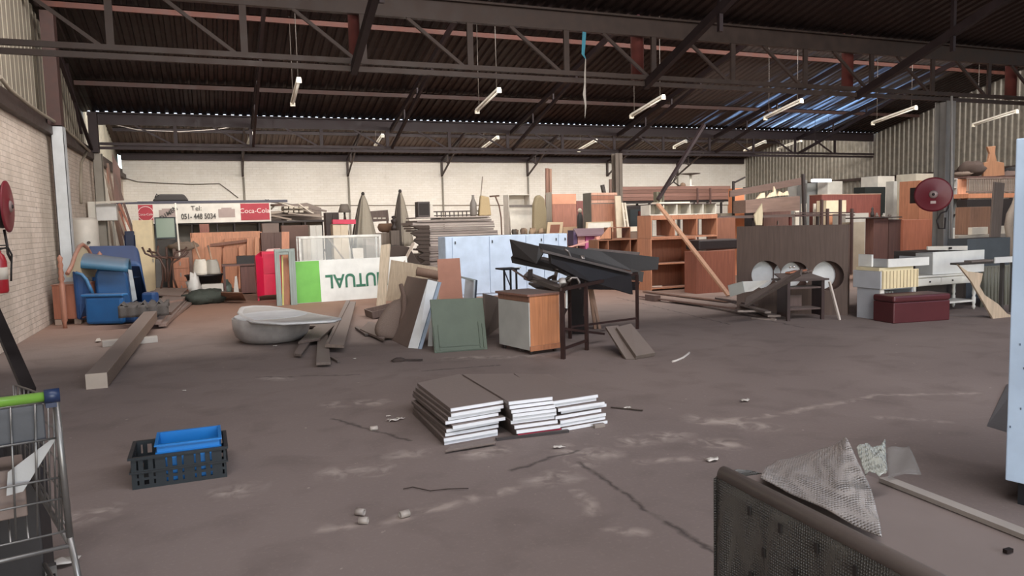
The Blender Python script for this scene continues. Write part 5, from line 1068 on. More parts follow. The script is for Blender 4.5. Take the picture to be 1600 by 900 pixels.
# planks on the floor beside the tub
PLK = (((505, 571), (500, 545), .2, .0, 'short wide plank end towards the camera beside the bathtub', None),)
def floorplank(label, q, z0, z1, th, h_): 
    slabo('floor_plank', label, 'plank', [F(q[0][0], q[0][1], z0 + th), F(q[1][0], q[1][1], z0 + th), F(q[2][0], q[2][1], z1 + th), F(q[3][0], q[3][1], z1 + th)], -th, W(h_, dust=.8))
floorplank('short wide plank on the floor, its end nearest the camera beside the bathtub', ((494, 571), (517, 570), (512, 525), (497, 525)), .0, .0, .03, '66564d')
floorplank('small plank end lying under the others near the bathtub', ((459, 556), (471, 557), (498, 518), (482, 518)), .0, .0, .03, '62534a')
floorplank('long wide plank pointing to the sign panel, right one of the pair', ((508, 543), (538, 544), (556, 474), (546, 474)), .035, .035, .04, '7a685c')
floorplank('long plank pointing to the sign panel, left one of the pair', ((510, 541), (514, 541), (547, 473), (541, 473)), .04, .04, .05, '6d5b50')
floorplank('dark plank slanting from the bathtub across the others', ((466, 538), (500, 532), (528, 506), (500, 506)), .035, .06, .03, '5e4e45')
floorplank('dark board under the overhanging rim of the bathtub', ((470, 512), (505, 512), (520, 502), (475, 502)), .0, .03, .03, '4c3f38')
stickbar('stick', 'thin stick on the floor right of the short wide plank', 'stick', F(517, 558, .02), F(529, 565, .02), .03, .02, W('57483f'))
stickbar('thin_strip', 'dark metal strip on the floor in front of the thick panel', 'strip', F(617, 562, .02), F(660, 562, .02), .025, .02, W('3e332e'))
mb = MB(); mb.ball(F(622, 563, .015), .08, .05, .03, 10, .4, 3); put('rag', mb, mat('40352f', 'cloth', .9), label='small dark rag on the floor in front of the thick panel', cat='rag')
# ================================================================ far centre
# wardrobes and panels against the bright wall
fcab('storage_cabinet', 'white open-fronted cabinet in front of the back wall, right of the tall stack', 'cabinet', 24.5, 795, 304, 829, 370, .5, P_('c9c2b8'), open_=True, shelves=(.55, .8), back=P_('e0dace'))
slabo('canvas_roll', 'tall tan canvas roll standing right of the white open cabinet', 'canvas', grounded(pf([(832, 372), (855, 372), (855, 330), (852, 310), (845, 304), (839, 306), (835, 320)], 22.0)), .25, mat('a99a7c', 'cloth', .9), bevel=.08)
slabo('white_sheet', 'white panel tilted before the open cabinet', 'panel', grounded(pf([(800, 362), (828, 362), (836, 322), (796, 322)], 23.8)), .03, P_('e2dccf', dust=0))
stickbar('dark_rail', 'dark rail across the top of the white tilted panel', 'rail', A(796, 322, 23.7), A(836, 322, 23.7), .06, .08, W('6a5f56'))
for i, (x, yt, w_, h_) in enumerate(((854.5, 263, .09, '8a5b45'), (859.5, 264, .08, '9a6b52'))):
    stickbar('tall_timber', 'tall red-brown timber post standing before the back wall, %s of two' % ('left' if i == 0 else 'right'), 'post', Vector((A(x, 360, 23.4).x, 23.4, 0)), A(x, yt, 23.4), w_, w_, W(h_, dust=.1))
slabo('narrow_board', 'narrow grey-brown board standing at the foot of the tall timber posts', 'board', grounded(pf([(853, 372), (862, 372), (862, 300), (853, 301)], 23.0)), .04, W('8a7d6c'))
r = root('wardrobe', 'salmon orange wardrobe left of the bottle-shaped figure', 'wardrobe', (A(882, 360, 24).x, 24, 0)); X0, X1, Z0, Z1 = fpx(863, 303, 901, 362, 24)
mb = MB(); mb.box(X0, X1, 24.02, 24.6, 0, Z1); put('carcass', mb, W('b87458', dust=0), r)
mb = MB(); zz = A(880, 319, 24).z; mb.box(X0 + .01, X1 - .01, 24, 24.018, zz, Z1 - .01); put('upper_panel', mb, P_('dd9d7f', dust=0), r); mb = MB(); mb.box(X0 + .01, X1 - .01, 24, 24.018, .1, zz - .01); put('door', mb, W('b06a52', dust=0), r)
r = root('wardrobe', 'orange wardrobe with a grey side right of the bottle-shaped figure', 'wardrobe', (A(945, 360, 20.6).x, 20.6, 0)); X0, X1, Z0, Z1 = fpx(924, 301, 965, 362, 20.6); dd = AX(911, 330, X0).y - 20.6
mb = MB(); mb.box(X0, X1, 20.62, 20.6 + dd, 0, Z1); put('carcass', mb, P_('8b8880', dust=0), r)
for z0, z1, h_ in ((0.0, .86, 'b87455'), (.87, .905, 'e0a080'), (.91, .965, 'b0694c'), (.97, 1.0, 'e8a888')):
    mb = MB(); mb.box(X0 + .01, X1 - .01, 20.6, 20.618, .02 + z0 * (Z1 - .02), z1 * Z1); put('front_panel', mb, W(h_, dust=0), r)
slabo('maroon_board', 'dark red panel glimpsed between the two orange wardrobes', 'panel', grounded(pf([(901, 350), (912, 350), (912, 314), (901, 314)], 25.0)), .1, W('8a4a42', dust=0))
c = Vector((A(906.5, 357, 22.4).x, 22.4, 0)); zf = A(906, 357, 22.4).z; z1 = A(906, 332, 22.4).z
r = root('bottle_figure', 'dark bottle-shaped figure with a white ball head between the orange wardrobes', 'figure', (c.x, 22.4, 0))
mb = MB(); mb.lathe(c, [(.1, 0), (.1, z1 - .25), (.09, z1 - .1), (.04, z1)], 14); put('body', mb, mat('4a4744', 'plain', .5), r)
mb = MB(); mb.ball(c + Vector((0, 0, z1 + .06)), .075, .075, .08); put('ball_head', mb, P_('f0e2cc', dust=0), r)
picture('picture_frame', 'brown square panel in a cream frame standing below the salmon wardrobe', ((854, 368), (878, 368), (880, 347), (856, 347)), 21.5, .09, P_('ecd3b0', dust=0), P_('9a6450', dust=0), cat='picture')
picture('picture_frame', 'long white panel in a cream frame below the grey-sided wardrobe', ((915, 362), (958, 362), (958, 346), (916, 347)), 19.8, .05, P_('dcc7a8', dust=0), P_('f6f0e2', dust=0), cat='picture')
slabo('cream_bar', 'cream board lying right of the brown square picture', 'board', grounded(pf([(878, 361), (902, 361), (902, 354), (880, 355)], 21.8)), .1, P_('e6c4a0', dust=0))
slabo('white_board', 'tall cream board leaning right of the grey-sided wardrobe', 'board', grounded(pf([(966, 360), (978, 360), (970, 306), (961, 306)], 20.3)), .06, P_('e6d6bc', dust=0))
r = root('white_ladder', 'white wooden ladder leaning right of the tall cream board', 'ladder', (A(984, 362, 19.9).x, 19.9, 0))
for (x1_, x2_, d_) in ((984, 972, 0), (990, 976, .3)): mb = MB(); mb.bar(Vector((A(x1_, 362, 19.9).x, 19.9, 0.02)), A(x2_, 317, 20.3), .06, .05); put('stile', mb, P_('efe2cc', dust=0), r)
for k in range(7):
    f = .1 + k * .13; p_ = Vector((A(984, 362, 19.9).x, 19.9, .02)).lerp(A(972, 317, 20.3), f); q_ = Vector((A(990, 362, 19.9).x, 19.9, .02)).lerp(A(976, 317, 20.3), f); mb = MB(); mb.bar(p_, q_, .03, .03); put('rung', mb, P_('efe2cc', dust=0), r)
# heap behind the lockers: junk row, red slats, dolls' house
RJ = random.Random(4)
jl = ['brown mug-shaped lump', 'grey knotted cloth', 'tan handle loop', 'dark lumpy bag', 'beige folded rag', 'brown leather scrap', 'olive bundle']
mb = MB(); X0 = A(801, 372, 16.9).x; X1 = A(850, 372, 16.9).x; zj = A(825, 367, 16.9).z; mb.box(X0, X1, 16.9, 17.4, 0, zj - .01); put('storage_chest', mb, W('7c6a5a'), label='brown chest just behind the pale blue lockers carrying lumpy odds and ends', cat='chest')
for i in range(7):
    mb = MB(); p_ = A(803 + i * 7, 364, 17.1); mb.ball((p_.x, 17.1 + (i % 2) * .15, zj + .07), .05 + RJ.random() * .04, .06, .07 + RJ.random() * .03, 10, .6, i); put('odds_and_ends', mb, mat(RJ.choice(['6d5a4c', '5a4c42', '927a62', '4d463e']), 'cloth', .9), label=jl[i] + ' on the brown chest behind the pale blue lockers', cat='oddment')
r = root('red_crate', 'reddish slatted crate left of the dolls house', 'crate', (A(890, 375, 18.5).x, 18.5, 0)); X0, X1, Z0, Z1 = fpx(884, 366, 900, 390, 18.5)
for k in range(6): z = Z1 - .02 - k * .11; mb = MB(); mb.box(X0, X1, 18.5, 18.52, z - .05, z); put('slat', mb, W('b06a55'), r)
for x in (X0, X1): mb = MB(); mb.box(x - .02, x + .02, 18.52, 19, 0, Z1); put('side_panel', mb, W('8d4a3e'), r)
YD = 17.8
r = root('dolls_house', 'purple and pink toy house with a mauve roof behind the black boards', 'toy house', (A(920, 385, YD).x, YD, 0))
rf = [(896, 358), (955, 357), (946, 366), (901, 367)]
pts = [A(896, 357, YD + .3), A(955, 356, YD + .3), A(943, 366, YD - .15), A(902, 367, YD - .15)]
mb = MB(); mb.slab(pts, .04); put('roof', mb, P_('9a7f88', dust=.2), r)
for px, h_, nm in ((((896, 360), (902, 367), (902, 385), (896, 383)), '54425e', 'purple_wall'), (((915, 368), (937, 367), (937, 392), (915, 392)), 'cf6f9b', 'pink_wall'), (((903, 368), (914, 368), (914, 384), (903, 384)), 'c48e86', 'striped_wall')):
    mb = MB(); q_ = [A(x, y, YD) for x, y in px]; q_[0].z = q_[0].z; mb.slab(q_, .35); put(nm, mb, P_(h_, dust=0), r)
mb = MB(); mb.box(A(897, 385, YD).x, A(937, 385, YD).x, YD, YD + .35, 0, A(915, 392, YD).z - .01); put('base', mb, P_('6b4a5c'), r)
stickbar('pink_rod', 'thin pink rod slanting in front of the toy house', 'rod', A(884, 388, 17.5), A(930, 374, 17.5), .035, .035, P_('dba598', dust=0))
slabo('pink_board', 'narrow salmon panel right of the pink toy house wall', 'panel', grounded(pf([(930, 392), (936, 392), (938, 369), (932, 370)], 17.4)), .1, P_('e8a490', dust=0))
# brown drawer units between toy house and bookcase
fcab('low_cupboard', 'orange-brown open cupboard left of the big bookcase', 'cupboard', 16.4, 935, 374, 998, 460, .5, W('9d6040'), open_=True, div=(.25, .8), shelves=(.6,), back=W('7d4a34', dust=0))
X0, X1, Z0, Z1 = fpx(956, 355, 985, 372, 16.5)
r = root('open_crate', 'brown open-ended wooden box lying on the cupboard left of the bookcase', 'box', ((X0 + X1) / 2, 16.6, Z0)); zc_ = A(965, 374, 16.4).z + .004
w2 = W('8d5538', dust=.3)
for bx_ in ((X0, X1, 16.5, 16.9, zc_, zc_ + .02), (X0, X1, 16.5, 16.9, Z1 - .02, Z1), (X0, X0 + .02, 16.5, 16.9, zc_ + .021, Z1 - .021), (X1 - .02, X1, 16.5, 16.9, zc_ + .021, Z1 - .021)): mb = MB(); mb.box(*bx_); put('side_panel', mb, w2, r)
slabo('wooden_board', 'triangular orange board end left of the open-ended box', 'board', [A(x, y, 16.45) for x, y in ((937, 373), (955, 373), (955, 354), (950, 356))], .03, W('b8754e'))
for i, (xl, yt, xr, yb, h_) in enumerate(((986, 354, 996, 361, 'e6d6bf'), (986, 362, 996, 372, '7d6657'))):
    fcab('small_box', ('cream' if i == 0 else 'grey-brown') + ' small box squeezed beside the upper bookcase', 'box', 17.2 + .02 * i, xl, yt, xr, yb, .3, P_(h_), floor=False, z0=(0 if i else A(990, 361.5, 17.2).z))
# ---- big bookcase group
YK = 14.3
X0 = A(1017, 400, YK).x; dep = AX(996, 400, X0).y - YK; XR_ = A(1088, 400, YK).x; zt = A(1050, 372, YK).z
fcab('bookcase', 'large orange-brown open bookcase standing on the floor at centre right', 'bookcase', YK, 1017, 372, 1088, 449, dep, W('b8704a', dust=.4), open_=True, shelves=(.5,), back=W('9a5a3c', dust=0), t=.025)
X0, X1, Z0, Z1 = fpx(1017, 335.5, 1121, 371.5, YK)
r = root('bookcase', 'upper open bookcase with three bays standing on the large orange bookcase', 'bookcase', ((X0 + X1) / 2, YK + .2, zt))
Z0 = zt + .004; t = .025; ob = W('b8704a', dust=.4); od = min(dep, .6)
for x in (X0, X1 - t): mb = MB(); mb.box(x, x + t, YK, YK + od, Z0, Z1); put('side_panel', mb, ob, r)
for f in (.34, .68): x = X0 + (X1 - X0) * f; mb = MB(); mb.box(x, x + t, YK + .004, YK + od - .02, Z0 + .045, Z1 - .1); put('divider', mb, ob, r)
mb = MB(); mb.box(X0 + t, X1 - t, YK + .002, YK + od, Z0, Z0 + t * 1.5); put('bottom_panel', mb, ob, r)
mb = MB(); mb.box(X0 + t, X1 - t, YK + .002, YK + od, Z1 - .1, Z1 - .005); put('top_panel', mb, ob, r)
mb = MB(); mb.box(X0 + .5, X0 + 1.0, YK + od - .02, YK + od - .01, Z0 + .045, Z1 - .1); put('back_panel', mb, W('8a5038', dust=0), r)
zb = Z1 + .002; X0c, X1c, Z0c, Z1c = fpx(1016, 318, 1120, 334, YK)
r = root('cubby_shelf', 'white five-bay pigeonhole shelf on top of the bookcases', 'shelf', ((X0c + X1c) / 2, YK, zb)); wp = P_('dcd5c6', dust=.3)
Z1c = max(Z1c, zb + .2)
for k in range(6): x = X0c + (X1c - X0c - .02) * k / 5; mb = MB(); mb.box(x, x + .02, YK + .02, YK + .4, zb + .02, Z1c - .02); put('divider', mb, wp, r)
mb = MB(); mb.box(X0c, X1c, YK + .02, YK + .4, zb, zb + .018); put('bottom_panel', mb, wp, r); mb = MB(); mb.box(X0c, X1c, YK + .02, YK + .4, Z1c - .018, Z1c); put('top_panel', mb, W('4c3a34'), r)
mb = MB(); mb.box(X0c + .02, X1c - .02, YK + .38, YK + .395, zb + .02, Z1c - .02); put('back_panel', mb, P_('cfc7b6'), r)
slabo('white_board', 'thin cream board lying on the white pigeonhole shelf', 'board', [Vector((A(1032, 316, YK).x, YK + .05, Z1c + .004)), Vector((A(1080, 316, YK).x, YK + .05, Z1c + .004)), Vector((A(1080, 316, YK).x, YK + .05, Z1c + .04)), Vector((A(1032, 316, YK).x, YK + .05, Z1c + .04))], .3, P_('efe2cc', dust=0))
fcab('door_panel', 'wide orange-brown cabinet with a plain front right of the large bookcase', 'cabinet', 13.2, 1089, 392, 1150, 462, .45, W('944c34', dust=.2))
fcab('corner_unit', 'orange corner unit end right of the upper bookcase', 'shelf unit', YK + .7, 1121, 340, 1150, 372, .4, W('8a5038'))
mb = MB(); X0, X1, Z0, Z1 = fpx(1088, 374, 1150, 391, 13.5); mb.box(X0, X1, 13.4, 13.9, A(1100, 392, 13.2).z + .004, Z1); put('dark_void_slab', mb, mat('2a211f', 'plain', .5, .3), label='black slab standing for the dark void above the wide orange-brown cabinet', cat='shade_slab', bevel=.03)  # unlit gap over the cabinet, filled in as a black slab
stickbar('diagonal_plank', 'long pale orange plank leaning diagonally across the bookcases', 'plank', F(1139, 462, .03), A(1026, 319, 14.0) + Vector((0, -.05, 0)), .13, .04, W('a5714f', dust=0), bevel=.003)
# books and objects on top
for i, (x, h_, t_) in enumerate(((1036, '6f6a58', .06), (1041, '8d8774', .05), (1045, '5d5a4c', .05))):
    p_ = A(x, 314, YK + .15); mb = MB(); mb.box(p_.x - .03, p_.x + .02, YK + .36, YK + .5, Z1c + .003, Z1c + .28); put('upright_book', mb, P_(h_), label=('grey-green', 'pale grey-green', 'dark olive')[i] + ' book standing on the pigeonhole shelf', cat='book')
# steel racks further back carrying the long brown beams
rk = root('pallet_rack', 'dark steel rack at the back right carrying the long brown board bundle', 'rack', (A(1050, 400, 24.8).x, 24.8, 0)); z1 = A(1050, 313, 24.8).z; X0 = A(968, 320, 24.8).x; X1 = A(1150, 320, 24.8).x
for k in range(5):
    x = X0 + (X1 - X0) * k / 4
    for y in (24.85, 25.75): mb = MB(); mb.box(x - .04, x + .04, y - .03, y + .03, 0, z1 - .085); put('upright', mb, dkm, rk)
for y in (24.8, 25.7): mb = MB(); mb.box(X0 - .1, X1 + .1, y, y + .08, z1 - .08, z1); put('beam', mb, dkm, rk)
for zz in (z1 - .75,): mb = MB(); mb.box(X0 - .05, X1 + .05, 24.9, 25.7, zz, zz + .05); put('shelf', mb, dkm, rk)
X0, X1, Z0, Z1 = fpx(969, 291, 1140, 309, 24.8)
for k in range(4):
    z0 = z1 + .004 + k * (Z1 - z1) / 4; mb = MB(); mb.box(X0 + .05 * (k % 2), X1 - .06 * ((k + 1) % 2), 24.75, 25.5, z0, z0 + (Z1 - z1) / 4 - .008)
    put('long_board', mb, W(['7a4f40', '855747', '704638', '7d5243'][k], ax=0, dust=.1), label='long red-brown board on the back rack, %s of four' % ('lowest', 'second from bottom', 'third from bottom', 'topmost')[k], cat='board')
ZT = Z1
for k, x in enumerate((1090, 1110)): stickbar('rack_strap', 'dark upright post before the long brown boards, %s' % ('left one' if k == 0 else 'right one'), 'post', Vector((A(x, 316, 24.6).x, 24.6, 0)), A(x, 294, 24.6), .06, .05, W('5c3c34'))
# white table stand, exercise bike, brown dome on top
c = Vector((A(1079, 291, 25.2).x, 25.2, ZT + .004)); zt_ = A(1079, 271, 25.2).z
r = root('pedestal_table', 'small round white-legged pedestal table on top of the long brown boards', 'table', c)
mb = MB(); mb.lathe(c, [(.16, 0), (.16, .02), (.05, .04), (.05, zt_ - c.z - .04)], 16); put('pedestal', mb, P_('e2dccf', dust=0), r)
mb = MB(); mb.lathe(c, [(.1, zt_ - c.z - .06), (.38, zt_ - c.z - .02), (.38, zt_ - c.z), (0, zt_ - c.z)], 24); put('round_top', mb, P_('5a5048', dust=0), r)
r = root('exercise_frame', 'dark tubular exercise machine on top of the long brown boards', 'exercise machine', A(1050, 291, 25.3))
for pts in (((1043, 292), (1052, 284), (1062, 291)), ((1052, 284), (1056, 276), (1053, 274)), ((1052, 284), (1057, 278), (1057, 273))): mb = MB(); mb.tube([A(x, y, 25.3) for x, y in pts], .03); put('tube_frame', mb, mat('4a423d', 'metal', .5), r)
mb = MB(); mb.ball(A(1067, 290, 25.3), .12, .12, .12, 14); put('saddle', mb, mat('7a6250', 'cloth', .8), r)
for i, (x, yt, w_, h_) in enumerate(((953.5, 280, .08, '6a4c3e'), (941, 289, .1, '4b4039'))):
    a_ = Vector((A(x, 330, 23.2).x, 23.0, A(x, 302, 23.2).z)) if i else Vector((A(x, 330, 24.3).x, 24.3, 0))
    stickbar('short_post', ('red-brown post beside the middle grey column' if i == 0 else 'dark slanted stick on the grey-sided wardrobe'), 'post', A(x + 3, 303, 21.0) if i else a_, A(x, yt, 21.0 if i else 24.3), w_, w_, W(h_))
# clutter under the rack: patterned crate etc
for i, (xl, yt, xr, yb, h_, lb) in enumerate(((985, 322, 1010, 334, '2e3436', 'dark green patterned crate beneath the long brown boards'), (1004, 322, 1020, 334, '9aa099', 'pale grey box right of the patterned crate'), (986, 336, 996, 356, '4f3d36', 'dark wheel-like box beside the white ladder'))):
    fcab('storage_box', lb, 'box', 22.6 + .3 * i, xl, yt, xr, yb, .4, P_(h_), floor=True)
stickbar('steel_beam', 'dark steel beam running level behind the bookcases', 'beam', A(978, 325, 21.2), A(1030, 322, 21.2), .1, .12, dkm)
stickbar('steel_upright', 'dark steel upright holding the level beam beside the white ladder', 'post', Vector((A(1000, 340, 21.3).x, 21.32, 0)), A(1000, 326, 21.32) - Vector((0, 0, .08)), .1, .1, redst)
# mezzanine bench behind the holed box: long slab, legs and long boards
YM = 15.6; zt = A(1230, 335, YM).z
r = root('steel_bench', 'long dark steel-legged workbench behind the holed brown box', 'workbench', (A(1230, 400, YM).x, YM, 0))
X0 = A(1122, 340, YM).x; X1 = A(1282, 335, YM).x
mb = MB(); mb.box(X0, X1, YM, YM + .9, zt - .07, zt); put('bench_top', mb, W('5a4740', ax=0), r)
for x in (1124, 1143, 1180, 1237, 1280):
    X = A(x, 350, YM).x
    mb = MB(); mb.box(X - .03, X + .03, YM + .02, YM + .08, 0, zt - .072); put('leg', mb, redst if x == 1237 else dkm, r)
mb = MB(); mb.box(X0, X1, YM + .03, YM + .06, .55 * zt, .55 * zt + .04); put('stretcher', mb, dkm, r)
slabo('long_board', 'long brown board sloping up above the workbench', 'board', [A(x, y, YM + .5) for x, y in ((1141, 308), (1256, 288), (1256, 277), (1141, 298))], .05, W('6a4f44', ax=0, dust=.1))
slabo('cream_offcuts', 'jagged pale wooden offcut lying at the left on the workbench', 'offcut', [A(x, y, YM + .3) for x, y in ((1182, 311), (1196, 309), (1195, 301), (1190, 302))], .05, W('e0c69c', dust=0))
slabo('cream_offcuts', 'jagged pale wooden offcut with a spike in the middle of the workbench', 'offcut', [A(x, y, YM + .3) for x, y in ((1198, 309), (1214, 306), (1212, 296), (1210, 291), (1209, 300), (1204, 302))], .05, W('e3c9a0', dust=0))
slabo('cream_offcuts', 'jagged pale wooden offcut with two points right on the workbench', 'offcut', [A(x, y, YM + .3) for x, y in ((1215, 306), (1233, 305), (1231, 298), (1225, 302), (1218, 299))], .05, W('e3c9a0', dust=0))
slabo('bench_board', 'brown board tilted up under the pale offcuts on the workbench', 'board', [A(x, y, YM + .25) for x, y in ((1165, 333), (1250, 329), (1250, 306), (1165, 313))], .5, W('7e5f50', ax=0))
mb = MB(); mb.slab(pf([(1182, 352), (1191, 352), (1192, 336), (1191, 318), (1179, 336), (1180, 345)], YM - .05), .04); put('cream_leg', mb, W('b3a482', dust=0), r)
stickbar('guard_post', 'thin dark post rising at the right end of the workbench', 'post', Vector((A(1255, 340, YM).x, YM - .1, 0)), A(1255, 272, YM - .1), .07, .07, dkm)
stickbar('guard_rail', 'thin dark rail above the long sloping board', 'rail', A(1148, 285, YM + .6), A(1164, 277, YM + .6), .04, .04, dkm)
stickbar('guard_post', 'short dark post at the left end of the long sloping board', 'post', Vector((A(1146, 330, YM + 1.0).x, YM + 1.0, 0)), A(1146, 283, YM + 1.0), .05, .05, dkm)
fcab('orange_box', 'small bright orange box on the workbench below the long sloping board', 'box', 16.9, 1149, 294, 1164, 312, .3, P_('e8966a', dust=0))
fcab('storage_cabinet', 'red-brown drawer unit under the workbench', 'cabinet', 17.0, 1193, 322, 1236, 352, .5, W('7c5246'), doors=((0, 1, .5, 1, (.5, .75), 'd'), (0, 1, 0, .5, (.5, .25), 'd')))
fcab('storage_cabinet', 'dark cabinet at the left under the workbench', 'cabinet', 17.2, 1163, 322, 1178, 352, .5, P_('2d2523'))
fcab('storage_cabinet', 'orange-edged cream cabinet at the left behind the bench legs', 'cabinet', 18.5, 1150, 320, 1162, 355, .4, P_('d8a684', dust=0))
fcab('storage_cabinet', 'grey-beige cabinet beside the corner unit', 'cabinet', 16.6, 1127, 333, 1147, 365, .5, P_('8c8172'))
r = root('panelled_screen', 'white panelled frame seen between the workbench legs', 'frame', (A(1255, 340, 17.5).x, 17.5, 0))
for xl, xr in ((1243, 1249), (1253, 1260), (1272, 1275), (1278, 1283)): X0, X1, Z0, Z1 = fpx(xl, 318, xr, 350, 17.5); mb = MB(); mb.box(X0, X1, 17.5, 17.55, 0, Z1); put('panel', mb, P_('e9e2d2', dust=0), r)
r = root('dark_chair', 'dark wooden slatted chair at the right end of the workbench', 'chair', (A(1300, 345, 14.9).x, 14.9, 0))
for x, yt in ((1284, 312), (1293, 326), (1313, 312), (1331, 326)): p_ = A(x, yt, 14.9); mb = MB(); mb.box(p_.x - .03, p_.x + .03, 14.87, 14.93, .03, p_.z); put('upright', mb, W('4d3530'), r)
for y in (333, 337): a_ = A(1243, y, 14.9); b_ = A(1335, y - 1, 14.9); mb = MB(); mb.bar(a_, b_, .03, .03); put('cross_rail', mb, W('4d3530'), r)
mb = MB(); mb.box(A(1284, 340, 14.9).x, A(1331, 340, 14.9).x, 14.94, 15.4, .5, .56); put('seat', mb, W('4d3530'), r)
# right-rear block: white and orange cabinets before the corrugated wall
fcab('storage_cabinet', 'white wardrobe under the glowing lamp before the corrugated wall', 'cabinet', 20.6, 1294, 283, 1317, 310, .5, P_('efe9dc', dust=0), floor=True)
fcab('storage_cabinet', 'grey cabinet just left of the white wardrobe under the glowing lamp', 'cabinet', 21.2, 1262, 286, 1293, 310, .5, P_('9a9b97', dust=0))
fcab('storage_cabinet', 'pale narrow cabinet left of the grey cabinet by the corrugated wall', 'cabinet', 21.9, 1246, 281, 1262, 310, .5, P_('b5b4ae', dust=0))
p_ = A(1270, 282, 20.4); q_ = A(1298, 280, 20.4)
r = root('glowing_lamp', 'glowing white fluorescent lamp above the grey cabinet by the corrugated wall', 'lamp', (p_ + q_) / 2)
mb = MB(); mb.box(p_.x, q_.x, 20.35, 20.5, p_.z - .06, p_.z + .05); put('diffuser', mb, mat('f2f6ff', 'flat', .5, emit=1.6), r, bevel=.02)
mb = MB(); mb.box(p_.x + .1, p_.x + .108, 20.42, 20.428, p_.z + .052, roofz2(20.4)); mb.box(q_.x - .108, q_.x - .1, 20.42, 20.428, p_.z + .052, roofz2(20.4)); put('hanger', mb, dkm, r)
fcab('storage_cabinet', 'long red-brown sideboard raised at mid right before the white wardrobe', 'cabinet', 17.4, 1284, 304, 1376, 333, .5, W('8a4438', dust=.1), doors=((0, .5, 0, 1), (.5, 1, 0, 1)), top=P_('c7a690'))
fcab('storage_cabinet', 'small orange and cream drawer unit before the red-brown sideboard', 'cabinet', 16.8, 1292, 313, 1323, 345, .4, P_('e9d8b8', dust=0), doors=((.05, .8, .1, .45), (.05, .8, .5, .8)), door_m=W('bf7a52', dust=0))
fcab('storage_cabinet', 'pale grey cabinet below the red-brown sideboard', 'cabinet', 16.0, 1322, 333, 1358, 380, .5, P_('b5b0a6', dust=0))
fcab('storage_cabinet', 'beige cabinet low behind the dark brown cabinets', 'cabinet', 15.0, 1333, 347, 1352, 385, .5, P_('a59884', dust=0))
fcab('storage_cabinet', 'dark green-black cabinet between the white cabinets', 'cabinet', 18.9, 1352, 292, 1384, 345, .5, P_('2b302e', dust=0))
fcab('storage_cabinet', 'tall white cabinet at the back, left of the dark cabinet', 'cabinet', 19.2, 1372, 275, 1398, 330, .5, P_('ebe4d6', dust=0), xs=1345)
fcab('storage_cabinet', 'tall white double cabinet at the back directly left of the grey column', 'cabinet', 18.6, 1431, 271, 1462, 330, .5, P_('e9dfca', dust=0), xs=1400, doors=((0, 1, 0, 1, (.08, .8)),))
fcab('storage_cabinet', 'narrow pale grey cabinet left of the orange cupboard', 'cabinet', 17.6, 1397, 283, 1402, 340, .5, P_('c9c6bc', dust=0), xs=1384)
r = fcab('orange_cupboard', 'tall orange cupboard showing its side, left of the grey column', 'cupboard', 16.2, 1436, 282, 1464, 340, .5, W('c07850', dust=.1), xs=1405, doors=((0, 1, .1, 1),), door_m=W('a8603f', dust=0))
# dark brown / orange desk cabinets in front
YQ = 13.0
fcab('dark_cupboard', 'large dark brown cupboard half open left of the grey column', 'cupboard', YQ, 1366, 341, 1389, 392, .5, W('6a4238', dust=.2), xs=1352, z0=.0)
fcab('dark_cupboard', 'dark upright cupboard side in the middle of the half-open pair', 'cupboard', YQ, 1390, 343, 1410, 393, .5, W('5a3a33', dust=.2), z0=.0)
fcab('orange_cupboard', 'orange-red cupboard front directly left of the grey column base', 'cupboard', YQ - .05, 1411, 343, 1459, 391, .5, W('a8583a', dust=.2), z0=.0, doors=((0, .62, 0, 1), (.64, 1, .0, .3)))
zt = max(A(1380, 341, YQ).z, A(1430, 343, YQ).z)
slabo('dark_board', 'dark board laid across the top of the dark brown cupboards', 'board', [Vector((A(1346, 341, YQ).x, YQ - .03, zt + .004)), Vector((A(1408, 341, YQ).x, YQ - .03, zt + .004)), Vector((A(1408, 341, YQ).x, YQ - .03, zt + .03)), Vector((A(1346, 341, YQ).x, YQ - .03, zt + .03))], .5, W('3a2c28'))
RT = random.Random(12)
for i, lb in enumerate(('upright dark ornament', 'curled wire ornament', 'small glass ornament', 'grey figurine')):
    x = (1364, 1371, 1382, 1391)[i]; p_ = A(x, 340, YQ + .1); hh = (.24, .1, .09, .07)[i]; mb = MB(); mb.lathe((p_.x, YQ + .12, zt + .034), [(.04, 0), (.05, hh * .3), (.02, hh * .6), (.03, hh * .8), (0, hh)], 10); put('ornament', mb, mat(('3a302c', '7a6f66', 'a9a49a', '6b6058')[i], 'plain', .4), label=lb + ' on the board over the dark brown cupboards', cat='ornament')
# hose reel on the grey column
c = A(1458, 304, 10.25)
rr = (A(1482, 303, 10.25) - A(1434, 303, 10.25)).length / 2
r = reel('dark red fire hose reel fixed to the grey steel column at the right', c, Vector((-.75, -.66, 0)).normalized(), rr * .8, mat('6a1f2b', 'plain', .45), hubm)
lb_ = MB(); qv = Vector((-.75, -.66, 0)).normalized(); sd_ = Vector((-qv.y, qv.x, 0)) * -1; o = c + qv * .092 + Vector((0, 0, -.17)); lb_.hexa([o - sd_ * .045, o + sd_ * .045, o + sd_ * .045 + qv * .004, o - sd_ * .045 + qv * .004] + [v + Vector((0, 0, .05)) for v in (o - sd_ * .045, o + sd_ * .045, o + sd_ * .045 + qv * .004, o - sd_ * .045 + qv * .004)]); put('white_label', lb_, mat('b9a4a0', 'plain', .6), r)
mb = MB(); mb.box(c.x - .02, c.x + .12, c.y + .1, 10.74, c.z - .15, c.z + .15); put('column_mount', mb, dkm, r)
mb = MB(); mb.tube([A(x, y, 10.45) for x, y in ((1480, 305), (1483, 318), (1479, 330), (1470, 333), (1464, 345), (1467, 357), (1476, 357), (1477, 340))], .016, 8); put('hose_loop', mb, mat('2a2222', 'plain', .6), r)
